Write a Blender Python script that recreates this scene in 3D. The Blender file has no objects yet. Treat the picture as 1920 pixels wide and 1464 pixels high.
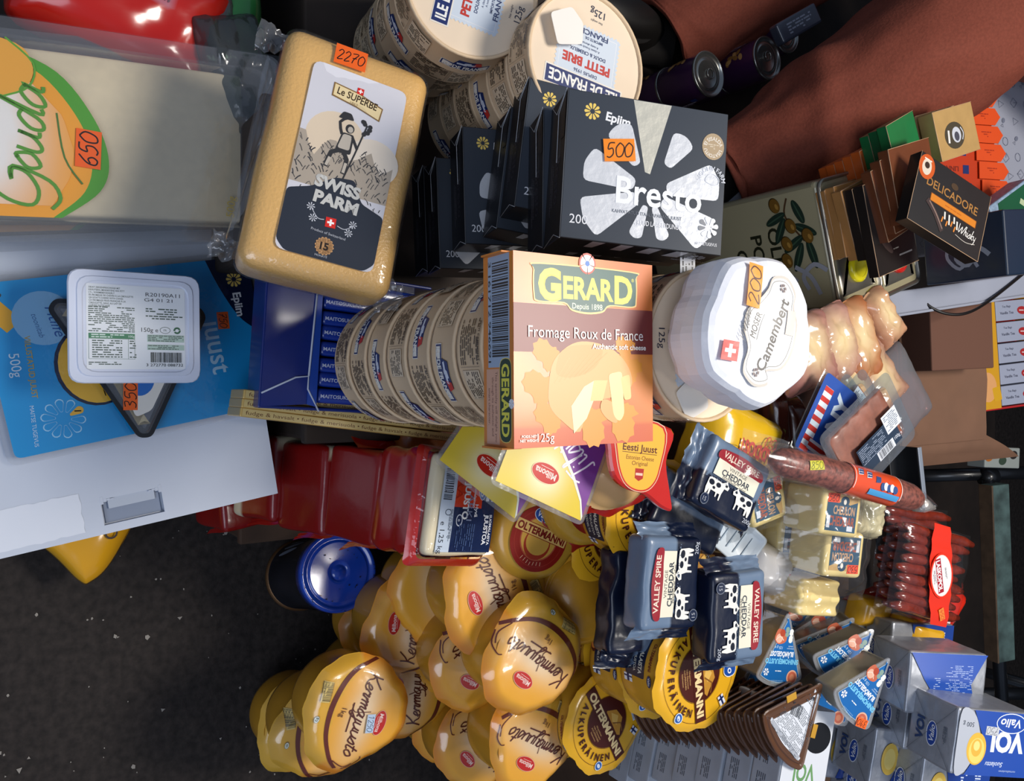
import bpy, bmesh, math, random
import numpy as np
from mathutils import Vector, Matrix, noise, geometry
S = bpy.context.scene
COL = S.collection
PI = math.pi
# ---------------------------------------------------------------- camera, world, lights, exposure
FPX = 1450.0
PITCH = math.radians(55)
CAMZ = 1.12
FW = Vector((0, math.cos(PITCH), -math.sin(PITCH)))
UP = Vector((0, math.sin(PITCH), math.cos(PITCH)))
RT = Vector((1, 0, 0))
CP = Vector((0, 0, CAMZ))
cd = bpy.data.cameras.new('camera'); cam = bpy.data.objects.new('camera', cd); COL.objects.link(cam)
# the phone was held turned a quarter: the picture's right is the place's up and far
cam.matrix_world = Matrix.Translation(CP) @ Matrix((UP, -RT, -FW)).transposed().to_4x4()
cd.sensor_width = 36; cd.lens = 36 * FPX / 1920; cd.clip_start = 0.02
S.camera = cam
S.view_settings.view_transform = 'Standard'; S.view_settings.look = 'None'
S.view_settings.exposure = 0.0; S.view_settings.gamma = 1.0
S.view_settings.use_curve_mapping = False
w = bpy.data.worlds.new('world'); S.world = w; w.use_nodes = True
w.node_tree.nodes['Background'].inputs[0].default_value = (0.55, 0.7, 1.0, 1)
w.node_tree.nodes['Background'].inputs[1].default_value = 0.22
def area(name, loc, target, size, power, color):
    l = bpy.data.lights.new(name, 'AREA'); l.energy = power; l.color = color; l.size = size; l.shape = 'DISK'
    o = bpy.data.objects.new(name, l); COL.objects.link(o); o.location = loc
    o.rotation_euler = (Vector(target) - Vector(loc)).to_track_quat('-Z', 'Y').to_euler()
    return o
area('stall_lamp', (-0.15, 0.95, 1.95), (0, 0.45, 0.5), 0.45, 20.5, (1.0, 0.94, 0.86))
area('added_glint_lamp', (0.68, 1.12, 1.95), (0.2, 0.45, 0.3), 0.16, 2.0, (1.0, 0.95, 0.88))  # weak lamp added for glare and highlights on the goods, not a known bulb
area('daylight_opening', (0.9, -1.3, 2.3), (0, 0.4, 0.4), 1.6, 22, (0.76, 0.84, 1.0))

# ---------------------------------------------------------------- helpers
def lin(h):
    h = h.lstrip('#'); v = [int(h[i:i+2], 16) / 255 for i in (0, 2, 4)]
    return tuple(c / 12.92 if c <= .04045 else ((c + .055) / 1.055) ** 2.4 for c in v)
MC = {}
def mat(hexc, rough=.5, metal=0.0, spec=.5, bump=0, bscale=60, coat=0, var=0, name=None):
    k = (hexc, rough, metal, spec, bump, bscale, coat, var)
    if k in MC: return MC[k]
    m = bpy.data.materials.new(name or ('paint_' + hexc.strip('#'))); m.use_nodes = True
    nt = m.node_tree; b = nt.nodes['Principled BSDF']
    if hexc == 'VC':
        a = nt.nodes.new('ShaderNodeAttribute'); a.attribute_name = 'Col'; nt.links.new(a.outputs[0], b.inputs['Base Color'])
    else:
        b.inputs['Base Color'].default_value = (*lin(hexc), 1)
    b.inputs['Roughness'].default_value = rough; b.inputs['Metallic'].default_value = metal
    b.inputs['Specular IOR Level'].default_value = spec; b.inputs['Coat Weight'].default_value = coat
    b.inputs['Coat Roughness'].default_value = .12
    if bump or var:
        tc = nt.nodes.new('ShaderNodeTexCoord'); n = nt.nodes.new('ShaderNodeTexNoise')
        n.inputs['Scale'].default_value = bscale; n.inputs['Detail'].default_value = 4
        nt.links.new(tc.outputs['Object'], n.inputs['Vector'])
    if bump:
        bp = nt.nodes.new('ShaderNodeBump'); bp.inputs['Strength'].default_value = bump; bp.inputs['Distance'].default_value = .002
        nt.links.new(n.outputs['Fac'], bp.inputs['Height']); nt.links.new(bp.outputs[0], b.inputs['Normal'])
    if var and hexc != 'VC':
        c = lin(hexc); mx = nt.nodes.new('ShaderNodeMixRGB')
        mx.inputs[1].default_value = (*[x * (1 - var) for x in c], 1); mx.inputs[2].default_value = (*[min(1, x * (1 + var)) for x in c], 1)
        r = nt.nodes.new('ShaderNodeMapRange'); r.inputs['From Min'].default_value = .3; r.inputs['From Max'].default_value = .7
        nt.links.new(n.outputs['Fac'], r.inputs[0]); nt.links.new(r.outputs[0], mx.inputs[0]); nt.links.new(mx.outputs[0], b.inputs['Base Color'])
    MC[k] = m; return m
def film(tint='#ffffff', haze=.04, rough=.12, gloss=.9, bump=.3, bscale=40):
    k = ('film', tint, haze, rough, gloss, bump, bscale)
    if k in MC: return MC[k]
    m = bpy.data.materials.new('clear_film'); m.use_nodes = True; nt = m.node_tree
    for n in list(nt.nodes): nt.nodes.remove(n)
    N = nt.nodes.new; L = nt.links.new
    out = N('ShaderNodeOutputMaterial'); tr = N('ShaderNodeBsdfTransparent'); gl = N('ShaderNodeBsdfGlossy'); df = N('ShaderNodeBsdfDiffuse')
    tr.inputs[0].default_value = (*lin(tint), 1); gl.inputs['Roughness'].default_value = rough; df.inputs[0].default_value = (.7, .72, .76, 1)
    lw = N('ShaderNodeLayerWeight'); lw.inputs[0].default_value = .35
    m1 = N('ShaderNodeMixShader'); m1.inputs[0].default_value = haze; L(tr.outputs[0], m1.inputs[1]); L(df.outputs[0], m1.inputs[2])
    mu = N('ShaderNodeMath'); mu.operation = 'MULTIPLY_ADD'; mu.inputs[1].default_value = gloss * .55; mu.inputs[2].default_value = .05; L(lw.outputs['Fresnel'], mu.inputs[0])
    m2 = N('ShaderNodeMixShader'); L(mu.outputs[0], m2.inputs[0]); L(m1.outputs[0], m2.inputs[1]); L(gl.outputs[0], m2.inputs[2]); L(m2.outputs[0], out.inputs[0])
    tc = N('ShaderNodeTexCoord'); n = N('ShaderNodeTexNoise'); n.inputs['Scale'].default_value = bscale; n.inputs['Detail'].default_value = 3; L(tc.outputs['Object'], n.inputs['Vector'])
    bp = N('ShaderNodeBump'); bp.inputs['Strength'].default_value = bump; bp.inputs['Distance'].default_value = .004
    L(n.outputs['Fac'], bp.inputs['Height']); L(bp.outputs[0], gl.inputs['Normal'])
    MC[k] = m; return m

def nz(x, y, z=0, s=1.0): return noise.noise(Vector((x * s, y * s, z * s + 3.1)))
def pose(px, py, d, nx=0, ny=0, ang=0, sink=0):
    """matrix whose origin lies d metres deep along the view at a point of the photograph, leaning by nx, ny from level,
    local X seen at ang degrees in the picture; sink moves the origin down the thing's own axis (to its base)"""
    xo = (px - 960) / FPX; yo = (py - 732) / FPX
    ray = FW + xo * UP + yo * RT
    n = Vector((nx, ny, 1)).normalized(); a = math.radians(ang)
    v = math.cos(a) * UP - math.sin(a) * RT
    X = (v - ray * (v.dot(n) / ray.dot(n))).normalized(); Y = n.cross(X)
    M = Matrix((X, Y, n)).transposed().to_4x4(); M.translation = CP + ray * d - n * sink
    return M
def wpose(x, y, z, yaw=0, nx=0, ny=0):
    n = Vector((nx, ny, 1)).normalized(); a = math.radians(yaw)
    v = Vector((math.cos(a), math.sin(a), 0)); X = (v - n * v.dot(n)).normalized()
    M = Matrix((X, n.cross(X), n)).transposed().to_4x4(); M.translation = (x, y, z); return M

class MB:
    def __init__(s): s.V = []; s.F = []; s.m = []; s.mats = []; s.C = None; s.sm = []
    def mi(s, m):
        if m not in s.mats: s.mats.append(m)
        return s.mats.index(m)
    def add(s, V, F, m, smooth=False, C=None):
        o = len(s.V); i = s.mi(m); s.V += [tuple(v) for v in V]; s.F += [tuple(a + o for a in f) for f in F]
        s.m += [i] * len(F); s.sm += [smooth] * len(F)
        if C is not None or s.C is not None:
            if s.C is None: s.C = [(1, 1, 1)] * o
            s.C += list(C) if C is not None else [(1, 1, 1)] * len(V)
        return s
    def mesh(s, name):
        me = bpy.data.meshes.new(name); me.from_pydata(s.V, [], s.F)
        for m in s.mats: me.materials.append(m)
        me.polygons.foreach_set('material_index', s.m); me.polygons.foreach_set('use_smooth', s.sm)
        if s.C is not None:
            a = me.color_attributes.new('Col', 'FLOAT_COLOR', 'POINT')
            a.data.foreach_set('color', [x for c in s.C for x in (c[0], c[1], c[2], 1)])
        me.update(); return me
    def build(s, name, parent=None, label=None, M=None):
        o = bpy.data.objects.new(name, s.mesh(name)); COL.objects.link(o)
        if parent: o.parent = parent
        if M is not None: o.matrix_local = M
        if label: o['label'] = label
        return o
    # primitives
    def tube(s, pts, r, m, seg=10, caps=True):
        pts = [Vector(p) for p in pts]; n = len(pts); rr = r if isinstance(r, (list, tuple)) else [r] * n
        V = []; T0 = (pts[1] - pts[0]).normalized(); a = T0.orthogonal().normalized()
        for i, p in enumerate(pts):
            T = (pts[min(i + 1, n - 1)] - pts[max(i - 1, 0)]).normalized(); a = (a - T * a.dot(T)).normalized(); b = T.cross(a)
            for k in range(seg): t = 2 * PI * k / seg; V.append(p + (a * math.cos(t) + b * math.sin(t)) * rr[i])
        F = [(i * seg + k, i * seg + (k + 1) % seg, (i + 1) * seg + (k + 1) % seg, (i + 1) * seg + k) for i in range(n - 1) for k in range(seg)]
        if caps: F += [tuple(range(seg))[::-1], tuple((n - 1) * seg + k for k in range(seg))]
        return s.add(V, F, m, True)
    def lathe(s, prof, m, seg=48, smooth=True, C=None, disp=None):
        V = []; 
        for (r, z) in prof:
            for k in range(seg):
                t = 2 * PI * k / seg; p = (r * math.cos(t), r * math.sin(t), z)
                V.append(disp(*p) if disp else p)
        n = len(prof)
        F = [(i * seg + k, i * seg + (k + 1) % seg, (i + 1) * seg + (k + 1) % seg, (i + 1) * seg + k) for i in range(n - 1) for k in range(seg)]
        return s.add(V, F, m, smooth, [C(*v) for v in V] if C else None)
    def rbox(s, w, h, d, m, r=.001, n=(1, 1, 1), seg=1, c=(0, 0, 0), smooth=False, disp=None, C=None, fm=None):
        """rounded box centred in x, y standing on z=0; disp(x,y,z)->xyz, C(x,y,z)->colour, fm(normal)->material"""
        H = [w / 2, h / 2, d / 2]; r = min(r, *[q * .98 for q in H])
        ax = []
        for q, k in zip(H, n):
            a = [-q + r * (1 - math.cos(PI / 2 * j / seg)) * 1.0 for j in range(seg)] + [(-1 + 2 * j / k) * (q - r) for j in range(k + 1)]
            a += [-v for v in a[:seg][::-1]]; ax.append(a)
        idx = {}; V = []; F = []; N = []
        def vid(i, j, k):
            if (i, j, k) not in idx:
                P = Vector((ax[0][i], ax[1][j], ax[2][k]))
                Q = Vector([max(-(q - r), min(q - r, x)) for q, x in zip(H, P)])
                D = P - Q
                if D.length > 1e-9: P = Q + D.normalized() * r
                P = P + Vector((c[0], c[1], c[2] + H[2]))
                idx[(i, j, k)] = len(V); V.append(P)
            return idx[(i, j, k)]
        L = [len(a) - 1 for a in ax]
        for i in range(L[0]):
            for j in range(L[1]):
                F.append((vid(i, j, L[2]), vid(i + 1, j, L[2]), vid(i + 1, j + 1, L[2]), vid(i, j + 1, L[2])))
                F.append((vid(i, j, 0), vid(i, j + 1, 0), vid(i + 1, j + 1, 0), vid(i + 1, j, 0)))
        for i in range(L[0]):
            for k in range(L[2]):
                F.append((vid(i, 0, k), vid(i + 1, 0, k), vid(i + 1, 0, k + 1), vid(i, 0, k + 1)))
                F.append((vid(i, L[1], k), vid(i, L[1], k + 1), vid(i + 1, L[1], k + 1), vid(i + 1, L[1], k)))
        for j in range(L[1]):
            for k in range(L[2]):
                F.append((vid(0, j, k), vid(0, j, k + 1), vid(0, j + 1, k + 1), vid(0, j + 1, k)))
                F.append((vid(L[0], j, k), vid(L[0], j + 1, k), vid(L[0], j + 1, k + 1), vid(L[0], j, k + 1)))
        col = [C(*v) for v in V] if C else None
        if disp: V = [disp(*v) for v in V]
        return s.add(V, F, m, smooth, col)
    def prism(s, pts, z0, z1, m, m2=None, bev=0, smooth=False):
        """extruded outline (counter-clockwise); bev insets the top edge"""
        n = len(pts); V = [(x, y, z0) for x, y in pts]
        if bev:
            V += [(x, y, z1 - bev) for x, y in pts]; V += [(x, y, z1) for x, y in inset(pts, bev)]
            F = [(i, (i + 1) % n, n + (i + 1) % n, n + i) for i in range(n)] + [(n + i, n + (i + 1) % n, 2 * n + (i + 1) % n, 2 * n + i) for i in range(n)]
            s.add(V, F + [tuple(range(n))[::-1], tuple(range(2 * n, 3 * n))], m, smooth); return s
        V += [(x, y, z1) for x, y in pts]
        s.add(V, [(i, (i + 1) % n, n + (i + 1) % n, n + i) for i in range(n)] + [tuple(range(n))[::-1]], m, smooth)
        return s.add(V[n:], [tuple(range(n))], m2 or m)
    def loft(s, loops, m, smooth=True, cap0=True, cap1=True, C=None):
        n = len(loops[0]); V = [p for l in loops for p in l]
        F = [(i * n + k, i * n + (k + 1) % n, (i + 1) * n + (k + 1) % n, (i + 1) * n + k) for i in range(len(loops) - 1) for k in range(n)]
        if cap0: F.append(tuple(range(n))[::-1])
        if cap1: F.append(tuple((len(loops) - 1) * n + k for k in range(n)))
        return s.add(V, F, m, smooth, [C(*v) for v in V] if C else None)
    def grid(s, f, nu, nv, m, C=None, smooth=True, keep=None):
        V = [f(i / nu, j / nv) for i in range(nu + 1) for j in range(nv + 1)]
        F = [(i * (nv + 1) + j, (i + 1) * (nv + 1) + j, (i + 1) * (nv + 1) + j + 1, i * (nv + 1) + j + 1) for i in range(nu) for j in range(nv)]
        if keep: F = [q for q in F if keep(sum(V[a][0] for a in q) / 4, sum(V[a][1] for a in q) / 4)]
        return s.add(V, F, m, smooth, [C(*v) for v in V] if C else None)
    def disc(s, R, zf, m, nr=10, nt=48, r0=0.0, C=None):
        """polar sheet of outline R(theta), height zf(x,y,t) with t the share of the radius"""
        V = []; F = []
        for i in range(nr + 1):
            t = r0 + (1 - r0) * i / nr
            for k in range(nt):
                a = 2 * PI * k / nt; x = R(a) * t * math.cos(a); y = R(a) * t * math.sin(a); V.append((x, y, zf(x, y, t)))
        for i in range(nr):
            for k in range(nt): F.append((i * nt + k, (i + 1) * nt + k, (i + 1) * nt + (k + 1) % nt, i * nt + (k + 1) % nt))
        return s.add(V, F, m, True, [C(*v) for v in V] if C else None)

def inset(pts, b):
    n = len(pts); out = []
    for i in range(n):
        p = Vector(pts[i]); a = (p - Vector(pts[i - 1])).normalized(); c = (Vector(pts[(i + 1) % n]) - p).normalized()
        nrm = Vector((-a.y, a.x)) + Vector((-c.y, c.x))
        nrm = nrm.normalized() if nrm.length > 1e-6 else Vector((0, 0)); k = max(.35, nrm.dot(Vector((-a.y, a.x))))
        out.append(tuple(p + nrm * (b / k)))
    return out
def rpoly(pts, r, seg=4):
    """outline with rounded corners"""
    n = len(pts); out = []
    for i in range(n):
        p = Vector(pts[i]); a = Vector(pts[i - 1]) - p; b = Vector(pts[(i + 1) % n]) - p
        ra = min(r, a.length * .45, b.length * .45); A = p + a.normalized() * ra; B = p + b.normalized() * ra
        for k in range(seg + 1):
            t = k / seg; out.append(tuple(A * (1 - t) ** 2 + p * 2 * t * (1 - t) + B * t * t))
    return out
def rrect(w, h, r, seg=4, cx=0, cy=0):
    return rpoly([(cx - w / 2, cy - h / 2), (cx + w / 2, cy - h / 2), (cx + w / 2, cy + h / 2), (cx - w / 2, cy + h / 2)], r, seg)
def spline(pts, k=6, closed=False):
    P = [Vector(p) for p in pts]; n = len(P); out = []
    if n < 3 and not closed: return [tuple(p) for p in P]
    for i in range(n if closed else n - 1):
        p0 = P[i - 1] if (closed or i > 0) else P[0]; p1 = P[i]; p2 = P[(i + 1) % n]; p3 = P[(i + 2) % n] if (closed or i + 2 < n) else P[-1]
        for j in range(k):
            t = j / k; out.append(tuple(.5 * ((2 * p1) + (p2 - p0) * t + (2 * p0 - 5 * p1 + 4 * p2 - p3) * t * t + (3 * p1 - p0 - 3 * p2 + p3) * t ** 3)))
    if not closed: out.append(tuple(P[-1]))
    return out

# ---- lettering: flat glyphs from the built-in face, and pen strokes
TC = {}
def glyphs(body, bold=0.0):
    if 'g' in body: bold = 0.0
    elif any(c in body for c in 'ae'): bold = min(bold, .018)
    k = (body, bold)
    if k in TC: return TC[k]
    cu = bpy.data.curves.new('t', 'FONT'); cu.body = body; cu.size = 1; cu.resolution_u = 3; cu.offset = bold; cu.fill_mode = 'FRONT'
    o = bpy.data.objects.new('t', cu); COL.objects.link(o)
    me = bpy.data.meshes.new_from_object(o)
    V = [(v.co.x, v.co.y) for v in me.vertices]; F = [tuple(p.vertices) for p in me.polygons]
    bpy.data.objects.remove(o); bpy.data.curves.remove(cu); bpy.data.meshes.remove(me)
    TC[k] = (V, F); return TC[k]
CUR = {  # cursive letters: x-height 1, list of strokes, advance
 'K': ([[(.1, 2.1), (.25, 1), (.1, 0)], [(1.3, 2.2), (.7, 1.4), (.25, 1), (.6, .8), (1, .2), (1.5, 0)]], 1.3),
 'G': ([[(1.5, 1.8), (1.3, 2.3), (.6, 2.1), (.1, 1.2), (.2, .2), (.9, 0), (1.5, .5), (1.5, 1.1), (1.0, 1.1), (1.6, 1.1), (1.5, -.4), (.9, -.9), (.3, -.6)]], 1.7),
 'T': ([[(0, 1.9), (.5, 2.1), (1.5, 2.1)], [(.9, 2.1), (.6, .8), (.5, 0), (.2, .1)]], 1.1),
 'C': ([[(1.5, 1.8), (1.2, 2.2), (.6, 2.0), (.1, 1.1), (.3, .1), (.9, 0), (1.5, .4)]], 1.5),
 'W': ([[(0, 1.9), (.3, 0), (.9, 1.5), (1.1, 0), (1.8, 2)]], 1.7),
 'e': ([[(-.1, .3), (.4, .5), (.6, .85), (.35, 1), (.1, .6), (.2, .1), (.5, 0), (.85, .3)]], .8),
 'r': ([[(-.1, .3), (.2, 1), (.3, .8), (.6, .95), (.5, .3), (.6, 0), (.8, .3)]], .75),
 'm': ([[(0, 0), (.15, .9), (.15, .6), (.45, 1), (.5, 0)], [(.5, .6), (.85, 1), (.9, 0)], [(.9, .6), (1.25, 1), (1.25, .2), (1.5, .15)]], 1.5),
 'a': ([[(.75, .9), (.4, 1), (.05, .5), (.2, 0), (.6, .3), (.8, 1), (.75, .2), (1, .15)]], 1.0),
 'j': ([[(.3, 1), (.25, -.4), (0, -1), (-.3, -.8), (.1, -.3), (.6, .2)]], .6),
 'u': ([[(0, 1), (.05, .2), (.3, 0), (.65, .4), (.7, 1), (.7, .2), (.95, .15)]], .95),
 's': ([[(-.1, .2), (.4, 1), (.5, .4), (.35, 0), (0, .1)]], .65),
 't': ([[(.3, 1.7), (.15, .3), (.3, 0), (.6, .2)], [(-.1, 1.1), (.6, 1.15)]], .6),
 'o': ([[(.4, 1), (.05, .5), (.3, 0), (.7, .4), (.5, 1), (.35, .9)]], .8),
 'd': ([[(.75, .9), (.4, 1), (.05, .5), (.2, 0), (.6, .3), (.95, 2), (.8, .2), (1.05, .15)]], 1.05),
 'i': ([[(.1, 1), (.1, .1), (.4, .15)], [(.18, 1.4), (.2, 1.5)]], .45),
 'l': ([[(0, .3), (.4, 1.8), (.25, 2), (.1, .3), (.3, 0), (.5, .2)]], .5),
 'b': ([[(.2, 2), (.1, .2), (.4, 0), (.7, .5), (.4, 1), (.1, .6)]], .8),
 'h': ([[(.3, 2), (.1, 0), (.2, .6), (.5, 1), (.6, .2), (.8, .1)]], .85),
 'k': ([[(.3, 2), (.1, 0)], [(.7, 1), (.2, .5), (.7, 0)]], .8),
 'y': ([[(0, 1), (.1, .3), (.5, .4), (.6, 1), (.4, -.6), (0, -.8)]], .8),
 'p': ([[(.1, 1), (0, -.9)], [(.1, .7), (.5, 1), (.7, .5), (.4, 0), (.1, .2)]], .8),
 ' ': ([], .6)}
DIG = {'0': [[(.35, 1.6), (.0, 1), (.15, .1), (.6, .2), (.75, 1.1), (.35, 1.6)]], '1': [[(.1, 1.2), (.4, 1.6), (.3, 0)]],
 '2': [[(0, 1.2), (.3, 1.6), (.6, 1.2), (.1, .1), (.25, .0), (.7, .2)]], '3': [[(0, 1.5), (.5, 1.6), (.5, 1.1), (.2, .9), (.6, .6), (.4, .05), (0, .1)]],
 '4': [[(.3, 1.6), (0, .7), (.7, .75)], [(.55, 1.2), (.45, 0)]], '5': [[(.7, 1.6), (.2, 1.55), (.1, .9), (.5, 1), (.6, .4), (.3, 0), (0, .1)]],
 '6': [[(.6, 1.6), (.1, .9), (.05, .2), (.4, 0), (.6, .4), (.4, .8), (.1, .6)]], '7': [[(0, 1.5), (.7, 1.6), (.3, .7), (.2, 0)], [(.1, .8), (.6, .9)]],
 '8': [[(.6, 1.4), (.2, 1.5), (.15, 1.1), (.6, .5), (.3, 0), (0, .4), (.6, 1.2), (.6, 1.4)]], '9': [[(.6, 1.2), (.3, 1.6), (.1, 1.1), (.5, 1), (.6, 1.4), (.4, 0)]]}
class Print:
    """flat print laid on a face: each call sits a hair above the one before"""
    def __init__(s, z0=.0002, step=.00004, gloss=.4): s.mb = MB(); s.z = s.z0 = z0; s.step = step * .3; s.g = gloss
    def m(s, c): return c if not isinstance(c, str) else mat(c, s.g)
    def put(s, V, F, c):
        s.z += s.step; s.mb.add([(x, y, s.z) for x, y in V], F, s.m(c))
    def poly(s, pts, c):
        if len(pts) < 3: return
        t = geometry.tessellate_polygon([[Vector((x, y, 0)) for x, y in pts]])
        F = []
        for f in t:
            a, b, d = [pts[i] for i in f]
            F.append(tuple(f) if (b[0]-a[0])*(d[1]-a[1])-(b[1]-a[1])*(d[0]-a[0]) > 0 else tuple(f)[::-1])
        s.put(pts, F, c)
    def rect(s, x, y, w, h, c, rot=0, r=0):
        p = rrect(w, h, r) if r else [(-w/2, -h/2), (w/2, -h/2), (w/2, h/2), (-w/2, h/2)]
        a = math.radians(rot); ca, sa = math.cos(a), math.sin(a); s.poly([(x + u*ca - v*sa, y + u*sa + v*ca) for u, v in p], c)
    def ell(s, x, y, a, b, c, rot=0, n=28):
        q = math.radians(rot); ca, sa = math.cos(q), math.sin(q)
        s.put([(x + a*math.cos(t)*ca - b*math.sin(t)*sa, y + a*math.cos(t)*sa + b*math.sin(t)*ca) for t in [2*PI*k/n for k in range(n)]], [tuple(range(n))], c)
    def arc(s, x, y, r0, r1, a0, a1, c, n=24):
        A = [math.radians(a0 + (a1-a0)*k/n) for k in range(n + 1)]
        V = [(x + r0*math.cos(t), y + r0*math.sin(t)) for t in A] + [(x + r1*math.cos(t), y + r1*math.sin(t)) for t in A]
        s.put(V, [(i, n+1+i, n+2+i, i+1) for i in range(n)], c)
    def text(s, body, x, y, h, c, rot=0, bold=0.0, sx=1.0, shear=0, al='C', arc=None, fit=None):
        """h is the capital height; arc=(radius) bends the line round a circle whose top it crosses (negative: bottom)"""
        V, F = glyphs(body, bold)
        if not V: return
        k = h / .72; mx = max(v[0] for v in V); mn = min(v[0] for v in V)
        if fit: sx = fit / ((mx - mn) * k)
        W = (mx - mn) * k * sx; off = {'C': -W/2, 'L': 0, 'R': -W}[al]
        P = [((v[0]-mn)*k*sx + shear*v[1]*k + off, v[1]*k - h/2) for v in V]
        if arc: P = [((arc + q)*math.sin(p/arc), (arc + q)*math.cos(p/arc) - arc) for p, q in P]
        a = math.radians(rot); ca, sa = math.cos(a), math.sin(a)
        s.put([(x + p*ca - q*sa, y + p*sa + q*ca) for p, q in P], F, c)
    def stroke(s, pts, wd, c, sp=4, closed=False):
        P = [Vector(p) for p in (spline(pts, sp, closed) if sp else pts)]
        if closed: P.append(P[0])
        n = len(P); V = []
        for i, p in enumerate(P):
            t = P[min(i+1, n-1)] - P[max(i-1, 0)]
            t = t.normalized() if t.length > 1e-9 else Vector((1, 0)); q = Vector((-t.y, t.x)) * wd / 2
            V += [tuple(p - q), tuple(p + q)]
        s.put(V, [(2*i, 2*i+2, 2*i+3, 2*i+1) for i in range(n-1)], c)
    def pen(s, body, x, y, h, c, rot=0, table=None, wd=.14, shear=.2, sx=1.0, al='C'):
        table = table or CUR; k = h; cx = 0; st = []
        for ch in body:
            if table is DIG: L, adv = DIG[ch], .85
            else: L, adv = CUR[ch]
            for q in L: st.append([((cx + a*sx + shear*b)*k, b*k) for a, b in q])
            cx += adv * sx
        W = cx * k; a = math.radians(rot); ca, sa = math.cos(a), math.sin(a); o = {'C': W/2, 'L': 0}[al]
        z = s.z
        for q in st:
            s.z = z; s.stroke([(x + (u-o)*ca - (v-h/2)*sa, y + (u-o)*sa + (v-h/2)*ca) for u, v in q], wd*k, c)
    def price(s, body, x, y, w, h, rot=0, c='#f5661e', ink='#1b0f0c', wd=.15):
        s.rect(x, y, w, h, c, rot); n = len(body); k = min(h * .5, w / (.62 * n + .4) * .62 / 1.0)
        a = math.radians(rot)
        s.pen(body, x + math.sin(a)*k*.3, y - math.cos(a)*k*.3, k, ink, rot, DIG, wd, .15, sx=w*.86/(n*.85*k))
    def fine(s, x, y, w, h, c, lines, rot=0, seed=1, dens=.8, th=.5):
        """a block of print too small to read: short dashes in lines"""
        R = random.Random(seed); a = math.radians(rot); ca, sa = math.cos(a), math.sin(a); V = []; F = []; lh = h / lines
        for i in range(lines):
            v = h/2 - (i + .5)*lh; u = -w/2; end = w/2 * (1 if R.random() < .7 else R.uniform(.2, .9))
            while u < end:
                l = lh * R.uniform(.8, 3); l = min(l, end - u)
                if R.random() < dens and l > 0:
                    o = len(V)
                    for p, q in ((u, v - lh*th/2), (u+l, v - lh*th/2), (u+l, v + lh*th/2), (u, v + lh*th/2)): V.append((x + p*ca - q*sa, y + p*sa + q*ca))
                    F.append((o, o+1, o+2, o+3))
                u += l + lh*.35
        if F: s.put(V, F, c)
    def bars(s, x, y, w, h, c, rot=0, seed=3, n=30, frame=None):
        if frame: s.rect(x, y, w*1.14, h*1.2, frame, rot)
        R = random.Random(seed); a = math.radians(rot); ca, sa = math.cos(a), math.sin(a); V = []; F = []; u = -w/2; st = w/n
        while u < w/2 - st:
            l = st * R.choice((.35, .6, .9)); o = len(V)
            for p, q in ((u, -h/2), (u+l, -h/2), (u+l, h/2), (u, h/2)): V.append((x + p*ca - q*sa, y + p*sa + q*ca))
            F.append((o, o+1, o+2, o+3)); u += l + st*R.choice((.35, .5, .8))
        s.put(V, F, c)
    def flower(s, x, y, r, c, n=10, rot=0, r0=.28, wd=.8, oc=None):
        for k in range(n):
            a = 2*PI*k/n + math.radians(rot); h = PI/n*wd
            p = [(r*r0, -h*r0*r*.6), (r*.86, -h*r*.8), (r, 0), (r*.86, h*r*.8), (r*r0, h*r0*r*.6)]
            q = rpoly([(x + u*math.cos(a) - v*math.sin(a), y + u*math.sin(a) + v*math.cos(a)) for u, v in p], r*.15, 2)
            z = s.z; s.poly(q, c if oc is None else oc(k)); s.z = z
    def flag_fi(s, x, y, w, h, rot=0):
        a = math.radians(rot); ca, sa = math.cos(a), math.sin(a); s.rect(x, y, w, h, '#e9ecf2', rot)
        s.rect(x - ca*w*.15, y - sa*w*.15, w*.2, h, '#12265c', rot); s.rect(x, y, w, h*.28, '#12265c', rot)
    def swiss(s, x, y, w, rot=0):
        s.rect(x, y, w, w, '#d8281e', rot); s.rect(x, y, w*.66, w*.2, '#fff8f4', rot); s.rect(x, y, w*.2, w*.66, '#fff8f4', rot)
    def build(s, name, parent, xf=None, M=None, label=None, fine=.004):
        if xf:
            V, F, mm = [(v[0], v[1], s.z0 + (v[2] - s.z0) * 3.3) for v in s.mb.V], s.mb.F, s.mb.m
            if fine:   # cut long pieces so that they follow the surface
                bm = bmesh.new(); vs = [bm.verts.new(v) for v in V]
                for f, i in zip(F, mm):
                    try: q = bm.faces.new([vs[a] for a in f]); q.material_index = i
                    except ValueError: pass
                bmesh.ops.triangulate(bm, faces=[f for f in bm.faces if len(f.verts) > 3])
                for _ in range(5):
                    e = [e for e in bm.edges if e.calc_length() > fine]
                    if not e: break
                    bmesh.ops.subdivide_edges(bm, edges=e, cuts=1, use_grid_fill=False)
                    bmesh.ops.triangulate(bm, faces=[f for f in bm.faces if len(f.verts) > 3])
                bm.verts.index_update(); V = [tuple(v.co) for v in bm.verts]; F = [tuple(v.index for v in f.verts) for f in bm.faces]; mm = [f.material_index for f in bm.faces]; bm.free()
            s.mb.V = [tuple(xf(*v)) for v in V]; s.mb.F = F; s.mb.m = mm; s.mb.sm = [False]*len(F)
        return s.mb.build(name, parent, label, M)

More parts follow.
